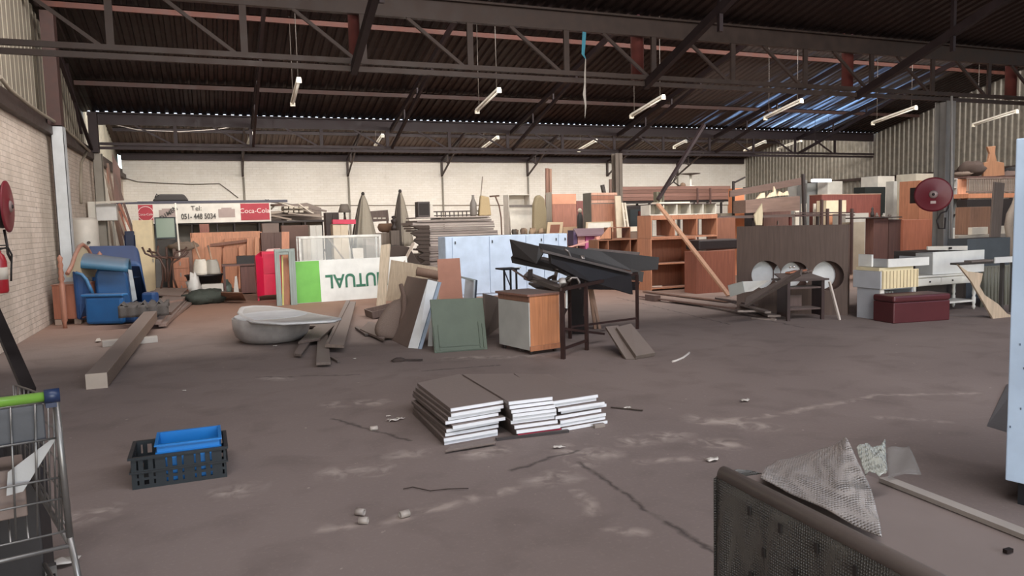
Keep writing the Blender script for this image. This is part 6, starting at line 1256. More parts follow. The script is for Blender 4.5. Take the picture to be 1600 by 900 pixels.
# right of the column
YW = 14.0
fcab('shelf_unit', 'pale shelf unit with an orange side panel right of the grey column', 'shelf unit', YW, 1482, 279, 1495, 380, .4, P_('b9b7b2', dust=.2), open_=True, shelves=(.3, .45, .62, .78, .9), back=P_('8f8d8a', dust=0))
X0, X1, Z0, Z1 = fpx(1495, 280, 1511, 375, YW)
slabo('orange_side_panel', 'tall orange board standing at the right of the pale shelf unit', 'board', [Vector((X0, YW - .02, 0)), Vector((X1, YW - .02, 0)), Vector((X1, YW - .02, Z1)), Vector((X0, YW - .02, Z1))], .03, W('d08a62', dust=0))
fcab('white_box', 'small white box with a dark hole low at the left of the orange board', 'box', 12.2, 1486, 356, 1493, 375, .3, P_('d8d3c8'), floor=True)
r = root('cot_side', 'long slatted metal cot side lying high up at the right', 'cot side', A(1550, 300, 13.5)); YO = 13.5
for k in range(30):
    x = 1511 + k * 2.75; a_ = A(x, 300, YO); b_ = A(x + .5, 279, YO); mb = MB(); mb.bar(a_, b_, .02, .02); put('slat', mb, mat('a8998c', 'metal', .5, met=.2), r)
for y in (279, 300): mb = MB(); mb.bar(A(1510, y, YO), A(1592, y - 1, YO), .035, .035); put('rail', mb, mat('8a776c', 'metal', .5, met=.2), r)
X0, X1, Z0, Z1 = fpx(1511, 303, 1590, 309, YO); zs = A(1550, 301, YO).z - .02
mb = MB(); mb.box(X0, X1, YO - .05, YO + .5, Z0, zs); put('orange_shelf', mb, W('c8794e', dust=.1), label='orange shelf board carrying the slatted cot side', cat='shelf')
for i, (xl, xr) in enumerate(((1511, 1514), (1590, 1594))): stickbar('shelf_post', 'dark upright under the orange shelf, %s one' % ('left' if i == 0 else 'right'), 'post', Vector((A(xl, 340, YO).x, YO + .2, 0)), Vector((A(xl, 340, YO).x, YO + .2, Z0 - .004)), .06, .06, W('4a3a34'))
fcab('brown_box', 'brown padded box with a dark surround under the orange shelf', 'box', 12.45, 1517, 323, 1549, 346, .4, W('8a6048'), z0=A(1540, 366.4, 12.3).z + .004)
fcab('dark_niche', 'dark cupboard behind the brown padded box at the right', 'cupboard', 13.35, 1512, 311, 1585, 352, .3, P_('2c2523', dust=0), floor=True)
fcab('white_carton', 'white carton with printed lines below the brown padded box', 'carton', 12.3, 1520, 355, 1545, 366, .12, P_('dcd3c2'), floor=False, z0=A(1540, 366.4, 12.3).z + .004)
fcab('white_carton', 'small white carton beside the leaning grey plank at the right', 'carton', 12.35, 1560, 353, 1576, 362, .3, P_('d6cdbb'), floor=False, z0=A(1540, 366.4, 12.3).z + .004)
fcab('grey_table', 'grey-beige cabinet carrying the white cartons at the right', 'cabinet', 12.3, 1499, 366.5, 1585, 380, .6, P_('a59e92'), floor=True)
slabo('leaning_plank', 'tall grey-brown plank leaning before the cot side at the right', 'plank', grounded([A(x, y, 11.6) for x, y in ((1545, 374), (1560, 374), (1570, 286), (1554, 284))]), .04, W('6e5f55'))
mb = MB(); mb.tube([A(x, y, 12.0) for x, y in ((1592, 305), (1587, 320), (1579, 335), (1576, 352))] + [Vector((A(1586, 360, 12.0).x + .1, 12.0, 0))], .09, 10); put('rolled_mat', mb, mat('9a8d80', 'cloth', .8), label='pale rolled mat curving down at the right picture edge', cat='mat')
# chair shape and bundles up high at the right
r = root('orange_chair', 'orange curved-back chair on top of the cot side at the right', 'chair', A(1553, 278, 14.0)); oc = W('96623f', dust=.1)
for px, nm in ((((1537, 277), (1570, 274), (1569, 254), (1552, 251), (1538, 254)), 'seat'), (((1544, 253), (1558, 252), (1555, 240), (1556, 228), (1543, 229), (1547, 240)), 'backrest')):
    mb = MB(); mb.slab([A(x, y, 14.0) for x, y in px], .06); put(nm, mb, oc, r, bevel=.01)
for i, (x, y, a_, b_, h_, lb) in enumerate(((1519, 264, .33, .2, '4a3c35', 'dark brown bundle'), (1572, 273, .28, .1, '5c4c46', 'grey-brown cloth bundle'), (1504, 272, .08, .06, '7a6a5e', 'small beige bundle'), (1584, 268, .12, .12, '33302f', 'nearly black bundle'))):
    mb = MB(); mb.ball(A(x, y, 14.2), a_, .3, b_, 14, .5, i + 30); put('cloth_bundle', mb, mat(h_, 'cloth', .9), label=lb + ' high up on the stacked goods at the right edge', cat='bundle')
X0, X1, Z0, Z1 = fpx(1500, 276, 1592, 279, 14.0)
r = root('high_rack', 'dark rack holding the orange chair and bundles at the far right', 'rack', ((X0 + X1) / 2, 14.2, 0)); mb = MB(); mb.box(X0, X1, 13.8, 14.6, Z0 + .0, Z1); put('shelf', mb, W('5d3f36'), r)
for x in (X0 + .03, X1 - .03): mb = MB(); mb.box(x - .03, x + .03, 14.5, 14.56, 0, Z0 - .002); put('upright', mb, dkm, r)
# ================================================================ right foreground group
def nz(x, y, Y): return A(x, y, Y).z
# brown box with round holes, facing the left wall side
pL = F(1151, 487); pR = F(1324, 493); hfr = frame(pL, pR); hinv = hfr.inverted(); Lh = (pR - pL).length; nH = (pR - pL).normalized(); nH = Vector((nH.y, -nH.x, 0))
def HL(x, y): return hinv @ onto(x, y, pL, nH)
zt = (HL(1151, 351).z + HL(1329, 354).z) / 2
r = root('holed_box', 'large brown board box with three round holes facing the camera', 'box', (pL + pR) / 2)
holes = []
for (xl, xr, yt, yb) in ((1177, 1217, 402, 455), (1222, 1262, 404, 456), (1272, 1315, 406, 459)):
    a_ = HL(xl, 430); b_ = HL(xr, 430); t_ = HL((xl + xr) / 2, yt); u_ = HL((xl + xr) / 2, yb); holes.append(((a_.x + b_.x) / 2, (t_.z + u_.z) / 2, (b_.x - a_.x + t_.z - u_.z) / 4))
rad = sum(h[2] for h in holes) / 3; hz = sum(h[1] for h in holes) / 3
def holed(Y, th, dx=0.0, m=None, name='front_board', rs=1.0):
    mb = MB(); cs = [h[0] + dx for h in holes]; ed = [0] + [(cs[i] + cs[i + 1]) / 2 for i in range(2)] + [Lh]; n = 32
    def P3(q, y): return hfr @ Vector((q[0], y, q[1]))
    for c, a, b in zip(cs, ed[:-1], ed[1:]):
        R_ = min(rad * rs, (b - a) / 2 * .95)
        inner = []; outer = []
        for j in range(n):
            t = 2 * PI * (j + .5) / n; dx_, dz_ = math.cos(t), math.sin(t); inner.append((c + dx_ * R_, hz + dz_ * R_))
            k = min((b - c) / dx_ if dx_ > 1e-6 else ((a - c) / dx_ if dx_ < -1e-6 else 1e9), (zt - hz) / dz_ if dz_ > 0 else -hz / dz_); outer.append((c + dx_ * k, hz + dz_ * k))
        for j in range(n):
            i, o, i2, o2 = inner[j], outer[j], inner[(j + 1) % n], outer[(j + 1) % n]; extra = []
            for cy, cz in ((a, 0), (b, 0), (b, zt), (a, zt)):
                if (abs(o[0] - cy) < 1e-5 and abs(o2[1] - cz) < 1e-5 and abs(o[1] - cz) > 1e-5) or (abs(o2[0] - cy) < 1e-5 and abs(o[1] - cz) < 1e-5 and abs(o2[1] - cz) > 1e-5): extra = [(cy, cz)]
            poly = [i, o] + extra + [o2, i2]
            for yy in (Y, Y + th): mb.add([P3(q, yy) for q in poly], [tuple(range(len(poly)))])
            mb.add([P3(i, Y), P3(i2, Y), P3(i2, Y + th), P3(i, Y + th)], [(0, 1, 2, 3)])
    for q0, q1 in (((0, 0), (0, zt)), ((Lh, 0), (Lh, zt)), ((0, zt), (Lh, zt))): mb.add([P3(q0, Y), P3(q1, Y), P3(q1, Y + th), P3(q0, Y + th)], [(0, 1, 2, 3)])
    return put(name, mb, m, r)
bmh = W('5a463d', dust=.3)
holed(0, .03, 0, bmh); holed(.16, .02, -.14, W('54382c', dust=0), 'inner_board')
for x in (0, Lh - .02): mb = MB(); mb.box(x, x + .02, .031, .3, 0, zt, hfr); put('end_panel', mb, W('7a5c4e', dust=.2), r)
mb = MB(); mb.box(.021, Lh - .021, .19, .2, .02, zt - .05, hfr); put('white_lining', mb, P_('e4e6e6', dust=0), r)
mb = MB(); mb.box(.021, Lh - .021, .031, .3, zt - .03, zt - .001, hfr); put('top_board', mb, W('6e5a4e'), r)
# dark desk before it
a = F(1230, 502); b = F(1288, 499); fr = frame(a, b); w_ = (b - a).length; hd = nz(1232, 437, a.y); dkw = W('3a2724', dust=.3)
r = root('dark_desk', 'small dark brown desk with an open shelf before the holed box', 'desk', a)
for x in (0, w_ - .05): mb = MB(); mb.box(x, x + .05, 0, .04, 0, hd - .03, fr); put('leg', mb, dkw, r)
for x in (0, w_ - .03): mb = MB(); mb.box(x, x + .03, .045, .3, .06, hd - .03, fr); put('side_panel', mb, dkw, r)
for z in (.16, hd - .15): mb = MB(); mb.box(.05, w_ - .05, .02, .3, z, z + .025, fr); put('shelf', mb, W('54403a', dust=.6), r)
mb = MB(); mb.box(-.08, w_ + .05, -.04, .33, hd - .028, hd, fr); put('desk_top', mb, W('4a3833', dust=.8), r)
mb = MB(); mb.box(.05, .4, .27, .295, .19, .36, fr); put('back_panel', mb, W('5a453f'), r)
hd_w = hd
def on(x, y, z): return (fr @ Vector((x, y, 0))) + Vector((0, 0, z))
slabo('dark_board', 'thin dark board lying askew on the dark desk', 'board', [on(-.1, -.02, hd + .006), on(w_, .0, hd + .006), on(w_ - .1, .3, hd + .08), on(-.05, .3, hd + .08)], .02, W('4d3c36', dust=.6))
for i, (x, z, h_) in enumerate(((.12, .09, 'b96a45'), (.25, .1, 'a85c3c'), (.36, .09, '6a564c'))):
    stickbar('orange_offcut', ('left orange', 'middle orange', 'grey-brown')[i] + ' offcut on top of the dark desk', 'offcut', on(x, .2, hd + z), on(x + .2, .28, hd + z + .02), .09, .02, W(h_))
for i, x in enumerate((.22, .28)):
    mb = MB(); mb.ball(on(x, .3, hd + .17), .022, .022, .022); put('shiny_knob', mb, mat('d8d4cc', 'metal', .2, met=.6), label='shiny round knob above the dark desk, %s of two' % ('left' if i == 0 else 'right'), cat='knob')
stickbar('white_stick', 'thin pale stick leaning at the right side of the dark desk', 'stick', F(1312, 500), A(1296, 440, 8.75), .03, .03, P_('c9bdb2'))
slabo('slanted_plank', 'long dark plank slanting up from the pale drawer to the dark desk', 'plank', [A(x, y, Y) for (x, y), Y in zip(((1163, 478), (1250, 428), (1252, 420), (1166, 464)), (8.95, 8.3, 8.4, 9.0))], .04, W('4f423c', dust=.7))
# pale drawer box
a = A(1141, 464, 9.35); b = A(1163, 457, 9.15); c = A(1203, 444, 9.6)
q_ = [A(1137, 446, 9.35), A(1160, 440, 9.15)]
r = root('pale_drawer', 'pale grey drawer box tipped on the plank heap left of the dark desk', 'drawer', a)
mb = MB(); mb.slab([a, b, q_[1], q_[0]], .02); put('drawer_front', mb, P_('a9aaa4'), r)
bk = [A(1203, 437, 10.6), A(1180, 441, 11.0)]
mb = MB(); mb.slab([b + Vector((.01, .02, 0)), A(1176, 455, 9.25), A(1203, 438, 9.5), q_[1] + Vector((.01, .02, 0))], .02); put('drawer_side', mb, P_('dad7ce', dust=.1), r)
# plank heap on the floor
HP = [((1000, 463), (1150, 482), .1, .05, '6b4c40', 'long red-brown plank at the back of the floor heap'), ((1008, 455), (1140, 471), .14, .03, '84604f', 'wide orange-brown plank before the big bookcase'), ((1050, 470), (1205, 492), .12, .03, '4f3d36', 'dark long plank in the middle of the floor heap'),
      ((1100, 478), (1208, 498), .1, .02, '5d4b42', 'dark plank at the front of the floor heap'), ((1140, 470), (1200, 488), .1, .12, '75645a', 'grey plank on top of the floor heap'), ((1152, 486), (1192, 486), .08, .09, '8a7a70', 'short pale plank across the front of the floor heap'),
      ((1175, 497), (1212, 500), .06, .01, '8d7c72', 'thin pale lath at the foot of the floor heap'), ((1120, 466), (1182, 477), .08, .15, '4a3832', 'short dark plank high on the floor heap'), ((1165, 475), (1210, 494), .2, .06, '6b5a50', 'broad grey board at the right end of the floor heap')]
for (x1_, y1_), (x2_, y2_), w, z, h_, lb in HP:
    stickbar('timber_plank', lb, 'plank', F(x1_, y1_, z), F(x2_, y2_, z), w, .03, W(h_, ax=0, dust=.5), bevel=.002)
mb = MB(); p_ = F(1024, 471); mb.box(p_.x - .05, p_.x + .09, p_.y - .05, p_.y + .3, 0, .12); put('timber_block', mb, W('5b3f35'), label='dark block propping the plank heap below the bookcase', cat='block', bevel=.004)
stickbar('white_lath', 'pale lath lying before the left bookcase foot', 'lath', F(1008, 448, .08), F(1034, 447, .08), .05, .02, P_('cbbcae'))
# cream cabinet stack with shade-grey sides, ottoman, console
Y0 = 8.35
X0 = A(1375, 480, Y0).x
yd = AX(1339, 480, X0).y - Y0; zl = nz(1376, 452, Y0)
r = root('kitchen_cupboard', 'white kitchen cupboard with shade-grey sides standing left of the maroon ottoman', 'cupboard', (X0 + .3, Y0 + .2, 0)); X1 = A(1428, 460, Y0).x; shade_grey = P_('b9bbbf', dust=.1)  # grey of the sides is their shade, put into the colour
mb = MB(); mb.box(X0, X0 + .02, Y0 + .02, Y0 + yd, 0, zl); put('side_panel', mb, shade_grey, r); mb = MB(); mb.box(X1 - .02, X1, Y0 + .02, Y0 + yd, 0, zl); put('side_panel', mb, shade_grey, r)
mb = MB(); mb.box(X0, X0 + .08, Y0, Y0 + .018, 0, zl); put('front_stile', mb, P_('e2ded4', dust=0), r); mb = MB(); mb.box(X0 + .02, X1 - .02, Y0 + yd - .02, Y0 + yd, .02, zl); put('back_panel', mb, P_('6b625c'), r)
mb = MB(); mb.box(X0 + .02, X1 - .02, Y0 + .02, Y0 + yd - .02, .05, .07); mb.box(X0 + .02, X1 - .02, Y0 + .02, Y0 + yd - .02, zl - .02, zl); put('bottom_panel', mb, shade_grey, r)
for k in range(5): x = X0 + .12 + k * .06; mb = MB(); mb.box(x, x + .015, Y0 + .1, Y0 + .3, zl - .2, zl - .06); put('rack_slat', mb, P_('e4e0d6', dust=0), r)
Z0_ = zl + .004; z2_ = nz(1376, 424, Y0); X1b = A(1431, 440, Y0).x; xb = X0 - .03
r = root('slatted_drawer_box', 'cream slatted box with shade-grey sides standing on the kitchen cupboard', 'box', (X0 + .3, Y0 + .2, Z0_))
mb = MB(); mb.box(xb, X1b, Y0 - .03, Y0 + yd + .06, Z0_, z2_); put('carcass', mb, shade_grey, r, bevel=.006)
n = 11
mb = MB(); mb.box(xb + .02, X1b, Y0 - .045, Y0 - .031, Z0_, z2_ + .01); put('cream_front', mb, P_('e8d8b0', dust=0), r)
for k in range(n): x = xb + .03 + (X1b - xb - .06) * k / (n - 1); mb = MB(); mb.box(x - .006, x + .006, Y0 - .05, Y0 - .0455, Z0_ + .005, z2_); put('groove_strip', mb, P_('a89470', dust=0), r)
mb = MB(); mb.box(xb, X1b - .06, Y0 + .0, Y0 + yd, z2_ + .003, z2_ + .05); put('cream_lid', mb, P_('ddd0ac', dust=.3), r)
z3 = z2_ + .056
# long white drawer on top
Xa = A(1388, 410, 8.3).x; Xb = A(1452, 410, 8.3).x; zA = max(z3, nz(1420, 418, 8.3)); zB = zA + .125; yb_ = AX(1344, 405, Xa).y
r = root('long_white_drawer', 'long white drawer box lying on the slatted box with one raised end', 'drawer', ((Xa + Xb) / 2, 8.8, zA))
mb = MB(); mb.box(Xa, Xb, 8.3, 8.32, zA, zB); put('drawer_front', mb, P_('e3e2dc', dust=0), r); mb = MB(); mb.box(Xa, Xa + .02, 8.321, yb_, zA, zB); put('drawer_side', mb, P_('a9abad', dust=.1), r); mb = MB(); mb.box(Xb - .02, Xb, 8.321, yb_, zA, zB); put('drawer_side', mb, P_('a9abad', dust=.1), r)
mb = MB(); mb.box(Xa + .02, Xb - .02, 8.321, yb_ - .02, zA, zA + .01); put('drawer_bottom', mb, P_('7b706a'), r)
mb = MB(); mb.box(Xa - .035, Xa - .001, yb_ - .25, yb_, zA - .0, zB + .06); put('raised_end', mb, P_('dcdcd8', dust=0), r)
# maroon ottoman
a = F(1396, 506); b = F(1484, 500); fr = frame(a, b); w_ = (b - a).length; ho = nz(1396, 463, a.y)
r = root('ottoman', 'maroon leatherette ottoman box on the floor at the right', 'ottoman', a); mr_ = mat('532629', 'plain', .45, .1)
mb = MB(); mb.box(0, w_, 0, .42, 0.0, ho - .1, fr); put('base', mb, mr_, r, bevel=.015); mb = MB(); mb.box(-.008, w_ + .008, -.008, .428, ho - .098, ho, fr); put('padded_lid', mb, mr_, r, bevel=.03)
# console table
YT = 8.5; X0 = A(1430, 440, YT).x; X1 = A(1524, 440, YT).x; zt = nz(1480, 428, YT); wt = P_('dddbd2', dust=.2)
r = root('console_table', 'white console table with two small drawers behind the ottoman', 'console table', ((X0 + X1) / 2, YT, 0))
mb = MB(); mb.box(X0 - .03, X1 + .03, YT - .03, YT + .42, zt - .03, zt); put('table_top', mb, wt, r, bevel=.005)
mb = MB(); mb.box(X0 + .05, X1 - .05, YT + .02, YT + .38, zt - .17, zt - .032); put('apron', mb, wt, r)
xm = X0 + (X1 - X0) * .42
for x0_, x1_ in ((X0 + .06, xm), (xm + .01, X0 + (X1 - X0) * .78)):
    mb = MB(); mb.box(x0_, x1_, YT + .003, YT + .018, zt - .16, zt - .05); d = put('drawer', mb, wt, r, bevel=.004); mb = MB(); mb.ball(((x0_ + x1_) / 2, YT - .01, zt - .105), .014, .014, .014); put('knob', mb, mat('4a4542', 'metal', .4), d)
for x in (X0, X1):
    for y in (YT, YT + .36):
        mb = MB(); mb.lathe((x, y + .02, 0), [(.012, 0), (.03, .05), (.018, .08), (.03, .11), (.03, .2), (.018, .22), (.03, .26), (.024, zt - .28), (.03, zt - .22), (.03, zt - .032)], 12); put('leg', mb, wt, r)
mb = MB(); mb.box(X0, X1, YT + .01, YT + .38, .13, .16); put('lower_shelf', mb, wt, r)
# big white box on it
Yb = 8.45; Xa = A(1458, 410, Yb).x; Xb = A(1538, 410, Yb).x; z0_ = zt + .004; z1_ = nz(1500, 392, Yb); yd = AX(1439, 410, Xa).y
r = root('white_drawer_box', 'large white drawer box resting on the console table', 'drawer', ((Xa + Xb) / 2, Yb, z0_))
mb = MB(); mb.box(Xa, Xb, Yb, Yb + .02, z0_, z1_); put('drawer_front', mb, P_('e0e0da', dust=0), r, bevel=.004); mb = MB(); mb.box(Xa, Xb, Yb + .021, yd + .1, z0_, z1_ - .02); put('carcass', mb, P_('b5b5b2', dust=.3), r)
zw = z1_ + .0
nr_ = slabo('notched_rail', 'white notched rail lying above the white drawer box', 'rail', [A(1450, 391, 9.0), A(1512, 391, 9.0), A(1512, 384, 9.0), A(1450, 385, 9.0)], .03, P_('dcd6ca', dust=0))
mb = MB(); p_ = A(1484, 387.5, 8.99); mb.box(p_.x - .03, p_.x + .03, 8.97, 8.985, p_.z - .015, p_.z + .015); put('black_clip', mb, mat('1f1b1a', 'plain', .5), nr_)
# grey slab, dark top with white drawer, slatted grey panel, pale cabinet at right edge
fcab('grey_slab', 'slate grey padded slab lying behind the white drawer box', 'slab', 9.6, 1513, 372, 1580, 402, .4, P_('565b5e', dust=.2), floor=True)
fcab('dark_support', 'dark cupboard holding the notched rail at the right', 'cupboard', 9.02, 1436, 391.5, 1512, 425, .5, P_('4a4340', dust=.3), floor=True)
Y_ = 7.85; Xa = A(1500, 408, Y_).x; Xb = A(1598, 405, Y_).x; z_ = nz(1540, 412, Y_)
r = root('dark_table', 'dark-topped table with a white drawer front at the right picture edge', 'table', ((Xa + Xb) / 2, Y_, 0))
mb = MB(); mb.box(Xa, Xb, Y_, Y_ + .16, z_, z_ + .03); put('table_top', mb, W('3f3936', dust=.3), r); mb = MB(); mb.box(A(1552, 405, Y_).x, Xb, Y_ - .03, Y_ - .01, z_ - .0, nz(1570, 403, Y_) + .02); put('drawer', mb, P_('d6d6d2', dust=0), r)
mb = MB(); mb.box(A(1516, 410, Y_).x, A(1550, 410, Y_).x, Y_ - .02, Y_ + .1, z_ + .032, z_ + .06); put('grey_block', mb, W('6a5f58'), r)
mb = MB(); mb.box(Xb - .06, Xb - .01, Y_ + .1, Y_ + .15, 0, z_); mb.box(Xb - .3, Xb - .26, Y_ + .1, Y_ + .15, 0, z_); put('leg', mb, W('3f3936'), r)
Yp = 8.62; Xa = A(1536, 450, Yp).x; Xb = A(1600, 450, Yp).x; zp = nz(1560, 413, Yp) - .02
r = root('fluted_board', 'grey-green fluted panel standing behind the pale twisted plywood', 'panel', ((Xa + Xb) / 2, Yp, 0))
mb = MB(); mb.box(Xa, Xb, Yp, Yp + .04, 0, zp); put('board', mb, P_('77766a', dust=.2), r)
for k in range(12): x = Xa + .02 + (Xb - Xa) * k / 12; mb = MB(); mb.tube([(x, Yp - .004, .01), (x, Yp - .004, zp - .02)], .016, 6); put('flute', mb, P_('6d6c61', dust=.2), r)
# twisted plywood offcut
base_y = 7.6
pl = [(1497, 413), (1512, 424), (1536, 427), (1534, 438), (1531, 447), (1539, 461), (1560, 475), (1574, 490), (1582, 493), (1582, 499), (1564, 499), (1553, 500), (1526, 454), (1518, 440)]
def depth_at(y): return 8.2 - (500 - y) / 90 * .42 if False else 7.55 + (500 - y) / 90 * .15
pts = [A(x, y, 7.62) for x, y in pl]
mb = MB(); mb.slab([Vector((p_.x, 7.45 + p_.z * .25, max(p_.z, .0))) if False else p_ for p_ in pts], .03)
put('plywood_offcut', mb, W('b9a183', dust=0), label='pale twisted plywood offcut leaning against the dark-topped table', cat='offcut', bevel=.003)
# tall pale blue cabinet at the right picture edge
p_ = F(1570, 750, .13); zt = nz(1597, 217, p_.y)
r = root('tall_fridge_cabinet', 'tall pale blue painted cabinet cut by the right picture edge', 'cabinet', p_)
q2 = F(1600, 757, .13); fr = frame((p_.x, p_.y, 0), (q2.x, q2.y, 0)); bp_ = mat('cde3fa', 'plain', .4)
mb = MB(); mb.box(0, .75, 0, .7, .13, zt, fr); put('carcass', mb, bp_, r, bevel=.006)
mb = MB(); mb.box(.05, .72, .04, .66, 0, .128, fr); put('plinth', mb, mat('1c1e22', 'plain', .6), r)  # near-black base block put in for the shadow under the cabinet
RB = random.Random(2)
for i in range(9): x = RB.uniform(.01, .1); z = RB.uniform(.3, zt - .2); mb = MB(); mb.box(x, x + .006, -.002, -.0005, z, z + .012, fr); put('paint_chip', mb, mat('5d6f85', 'plain', .6), r)
slabo('leaning_sheet', 'dark grey sheet leaning behind the tall pale blue cabinet', 'sheet', [F(1541, 666), F(1580, 678), A(1592, 600, 4.6), A(1573, 600, 4.6)], .02, P_('3c3f42', dust=.2))
# ================================================================ foreground
RF = random.Random(17)
# board stacks: three columns
H = .262
cols = [('left', (704, 638), (786, 625), (718, 584), (652, 598), 9), ('middle', (794, 627), (862, 619), (800, 583), (722, 584), 9), ('right', (862, 627), (934, 616), (858, 585), (803, 583), 9)]
whm = P_('e6e7e8', dust=.1); 
for ci, (nm, a, b, c, d, n) in enumerate(cols):
    top = H + (.012 if nm == 'middle' else 0) - (.03 if nm == 'right' else 0)
    q = [F(*p_, top) for p_ in (a, b, c, d)]
    for p_ in q: p_.z = 0
    ctr = sum(q, Vector()) / 4; th = .0235; z = .004; k = 0; nn = int((top) / (th + .0045))
    base_shift = {'left': Vector((-.09, -.07, 0)), 'middle': Vector((.03, -.03, 0)), 'right': Vector((.07, -.03, 0))}[nm]
    lvl = top / nn
    for k in range(nn):
        z = k * lvl + .003; last = k == nn - 1
        f = (1 - k / (nn - 1))
        sh = Vector((0, 0, 0)) if last else base_shift * f * (.6 + .4 * RF.random()) + Vector((RF.uniform(-.022, .022), RF.uniform(-.03, .03), 0)); an = 0 if last else RF.uniform(-.02, .02)
        if nm == 'right' and 3 < k < nn - 2: sh += Vector((.05, 0, 0))
        if nm == 'middle' and last: sh += Vector((0, -.01, 0))
        M_ = Matrix.Translation(ctr + sh) @ Matrix.Rotation(an, 4, 'Z') @ Matrix.Translation(-ctr)
        pp = [M_ @ v for v in q]; e = (pp[1] - pp[0]).normalized(); bk = (pp[3] - pp[0]).normalized()
        lab = ('topmost dusty board of the %s column in the low stack on the floor' % nm) if last else 'white-edged board inside the %s column of the low floor stack' % nm
        r = root('ceiling_board', lab, 'board', (ctr.x + sh.x, ctr.y + sh.y, z), None if last else 'boards in the %s column of the low stack' % nm)
        t_ = lvl - .0045
        mb = MB(); ins = [v for v in pp]; f0 = [pp[0] + bk * .006, pp[1] + bk * .006, pp[2], pp[3]]
        mb.hexa([v + Vector((0, 0, z)) for v in f0] + [v + Vector((0, 0, z + t_)) for v in f0]); put('panel', mb, W('6e5f57' if last else '5c4e47', dust=.75), r)
        bottomred = nm == 'middle' and k == 0
        mb = MB(); w0 = pp[0] - bk * .004; w1_ = pp[1] - bk * .004
        mb.hexa([v + Vector((0, 0, z + .001)) for v in (w0, w1_, pp[1] + bk * .006, pp[0] + bk * .006)] + [v + Vector((0, 0, z + t_ - .001)) for v in (w0, w1_, pp[1] + bk * .006, pp[0] + bk * .006)])
        put('white_edge', mb, whm if not bottomred else mat('a81f3f', 'plain', .5), r)
stickbar('dark_strip', 'dark metal strip lying under the front of the low board stack', 'strip', F(775, 686, .012), F(888, 673, .012), .03, .02, mat('332c2b', 'plain', .5, .3))
slabo('flat_offcut', 'flat brown offcut on the floor at the front left of the low board stack', 'offcut', [F(696, 707, .015), F(775, 694, .015), F(770, 688, .015), F(704, 700, .015)], -.015, W('6a5a50'))
mb = MB(); mb.box(*(lambda p_: (p_.x - .04, p_.x + .05, p_.y - .02, p_.y + .02, 0, .03))(F(935, 668))); put('small_block', mb, P_('8a7f76'), label='small grey block under the right corner of the low board stack', cat='block', bevel=.004)
# crates
a = F(207, 766); b = F(355, 745); fr = frame(a, b); W_ = (b - a).length; D_ = .40; Hc = .205; cm = mat('1b2226', 'plain', .55, .1)
r = root('plastic_crate', 'black slatted plastic crate on the floor holding a blue crate', 'crate', a)
def crate(fr, W_, D_, Hc, m, r, fl=.03, slots=10, solid_back=False):
    t = .008
    for (x0, x1, y0_, y1_, ax) in ((0, W_, 0, t, 0), (0, W_, D_ - t, D_, 0), (0, t, t, D_ - t, 1), (W_ - t, W_, t, D_ - t, 1)):
        mb = MB()
        for z0, z1 in ((0, Hc * .12), (Hc * .26, Hc * .34), (Hc * .46, Hc * .58), (Hc * .88, Hc)): mb.box(x0, x1, y0_, y1_, z0, z1, fr)
        n = slots if ax == 0 else max(3, int(slots * D_ / W_)); L0, L1 = (x0, x1) if ax == 0 else (y0_, y1_)
        for k in range(n + 1):
            u = L0 + (L1 - L0) * k / n; hw = .014 if k % 3 else .03; u0 = max(L0, u - hw); u1 = min(L1, u + hw)
            for z0, z1 in ((Hc * .12, Hc * .26), (Hc * .34, Hc * .46), (Hc * .58, Hc * .88)):
                if ax == 0: mb.box(u0, u1, y0_, y1_, z0, z1, fr)
                else: mb.box(x0, x1, u0, u1, z0, z1, fr)
        put('slatted_wall', mb, m, r)
    mb = MB()
    for z0, z1, o in ((Hc * .93, Hc, .016), (Hc * .5, Hc * .54, .012)):
        mb.box(-o, W_ + o, -o, 0, z0, z1, fr); mb.box(-o, W_ + o, D_, D_ + o, z0, z1, fr); mb.box(-o, 0, 0, D_, z0, z1, fr); mb.box(W_, W_ + o, 0, D_, z0, z1, fr)
    put('rim', mb, m, r); mb = MB(); mb.box(t, W_ - t, t, D_ - t, 0, .008, fr); put('base', mb, m, r)
crate(fr, W_, D_, Hc, cm, r)
bl_ = mat('1b78c2', 'plain', .4); fr2 = fr @ Matrix.Translation((W_ * .27, .045, .012))
r = root('plastic_crate', 'bright blue plastic crate nested inside the black one', 'crate', fr2 @ Vector((.2, .15, 0)))
w2 = W_ * .67; d2 = .31; h2 = .245
for (x0, x1, y0_, y1_) in ((0, w2, 0, .006), (0, w2, d2 - .006, d2), (0, .006, .006, d2 - .006), (w2 - .006, w2, .006, d2 - .006)):
    mb = MB(); mb.box(x0, x1, y0_, y1_, 0, h2, fr2); put('wall', mb, bl_, r)
mb = MB(); 
for z0, z1, o in ((h2 - .012, h2, .014), (h2 - .06, h2 - .052, .01)): mb.box(-o, w2 + o, -o, 0, z0, z1, fr2); mb.box(-o, w2 + o, d2, d2 + o, z0, z1, fr2); mb.box(-o, 0, 0, d2, z0, z1, fr2); mb.box(w2, w2 + o, 0, d2, z0, z1, fr2)
put('rim', mb, bl_, r); mb = MB(); mb.box(.006, w2 - .006, .006, d2 - .006, 0, .006, fr2); put('base', mb, bl_, r)
mb = MB()
for k in range(18):
    if k in (7, 8, 9): continue
    x = .05 + (w2 - .1) * k / 17; mb.box(x, x + .009, d2 - .0075, d2 - .0062, h2 - .1, h2 - .083, fr2)
put('vent_slots', mb, mat('0d2c4a', 'plain', .6), r)
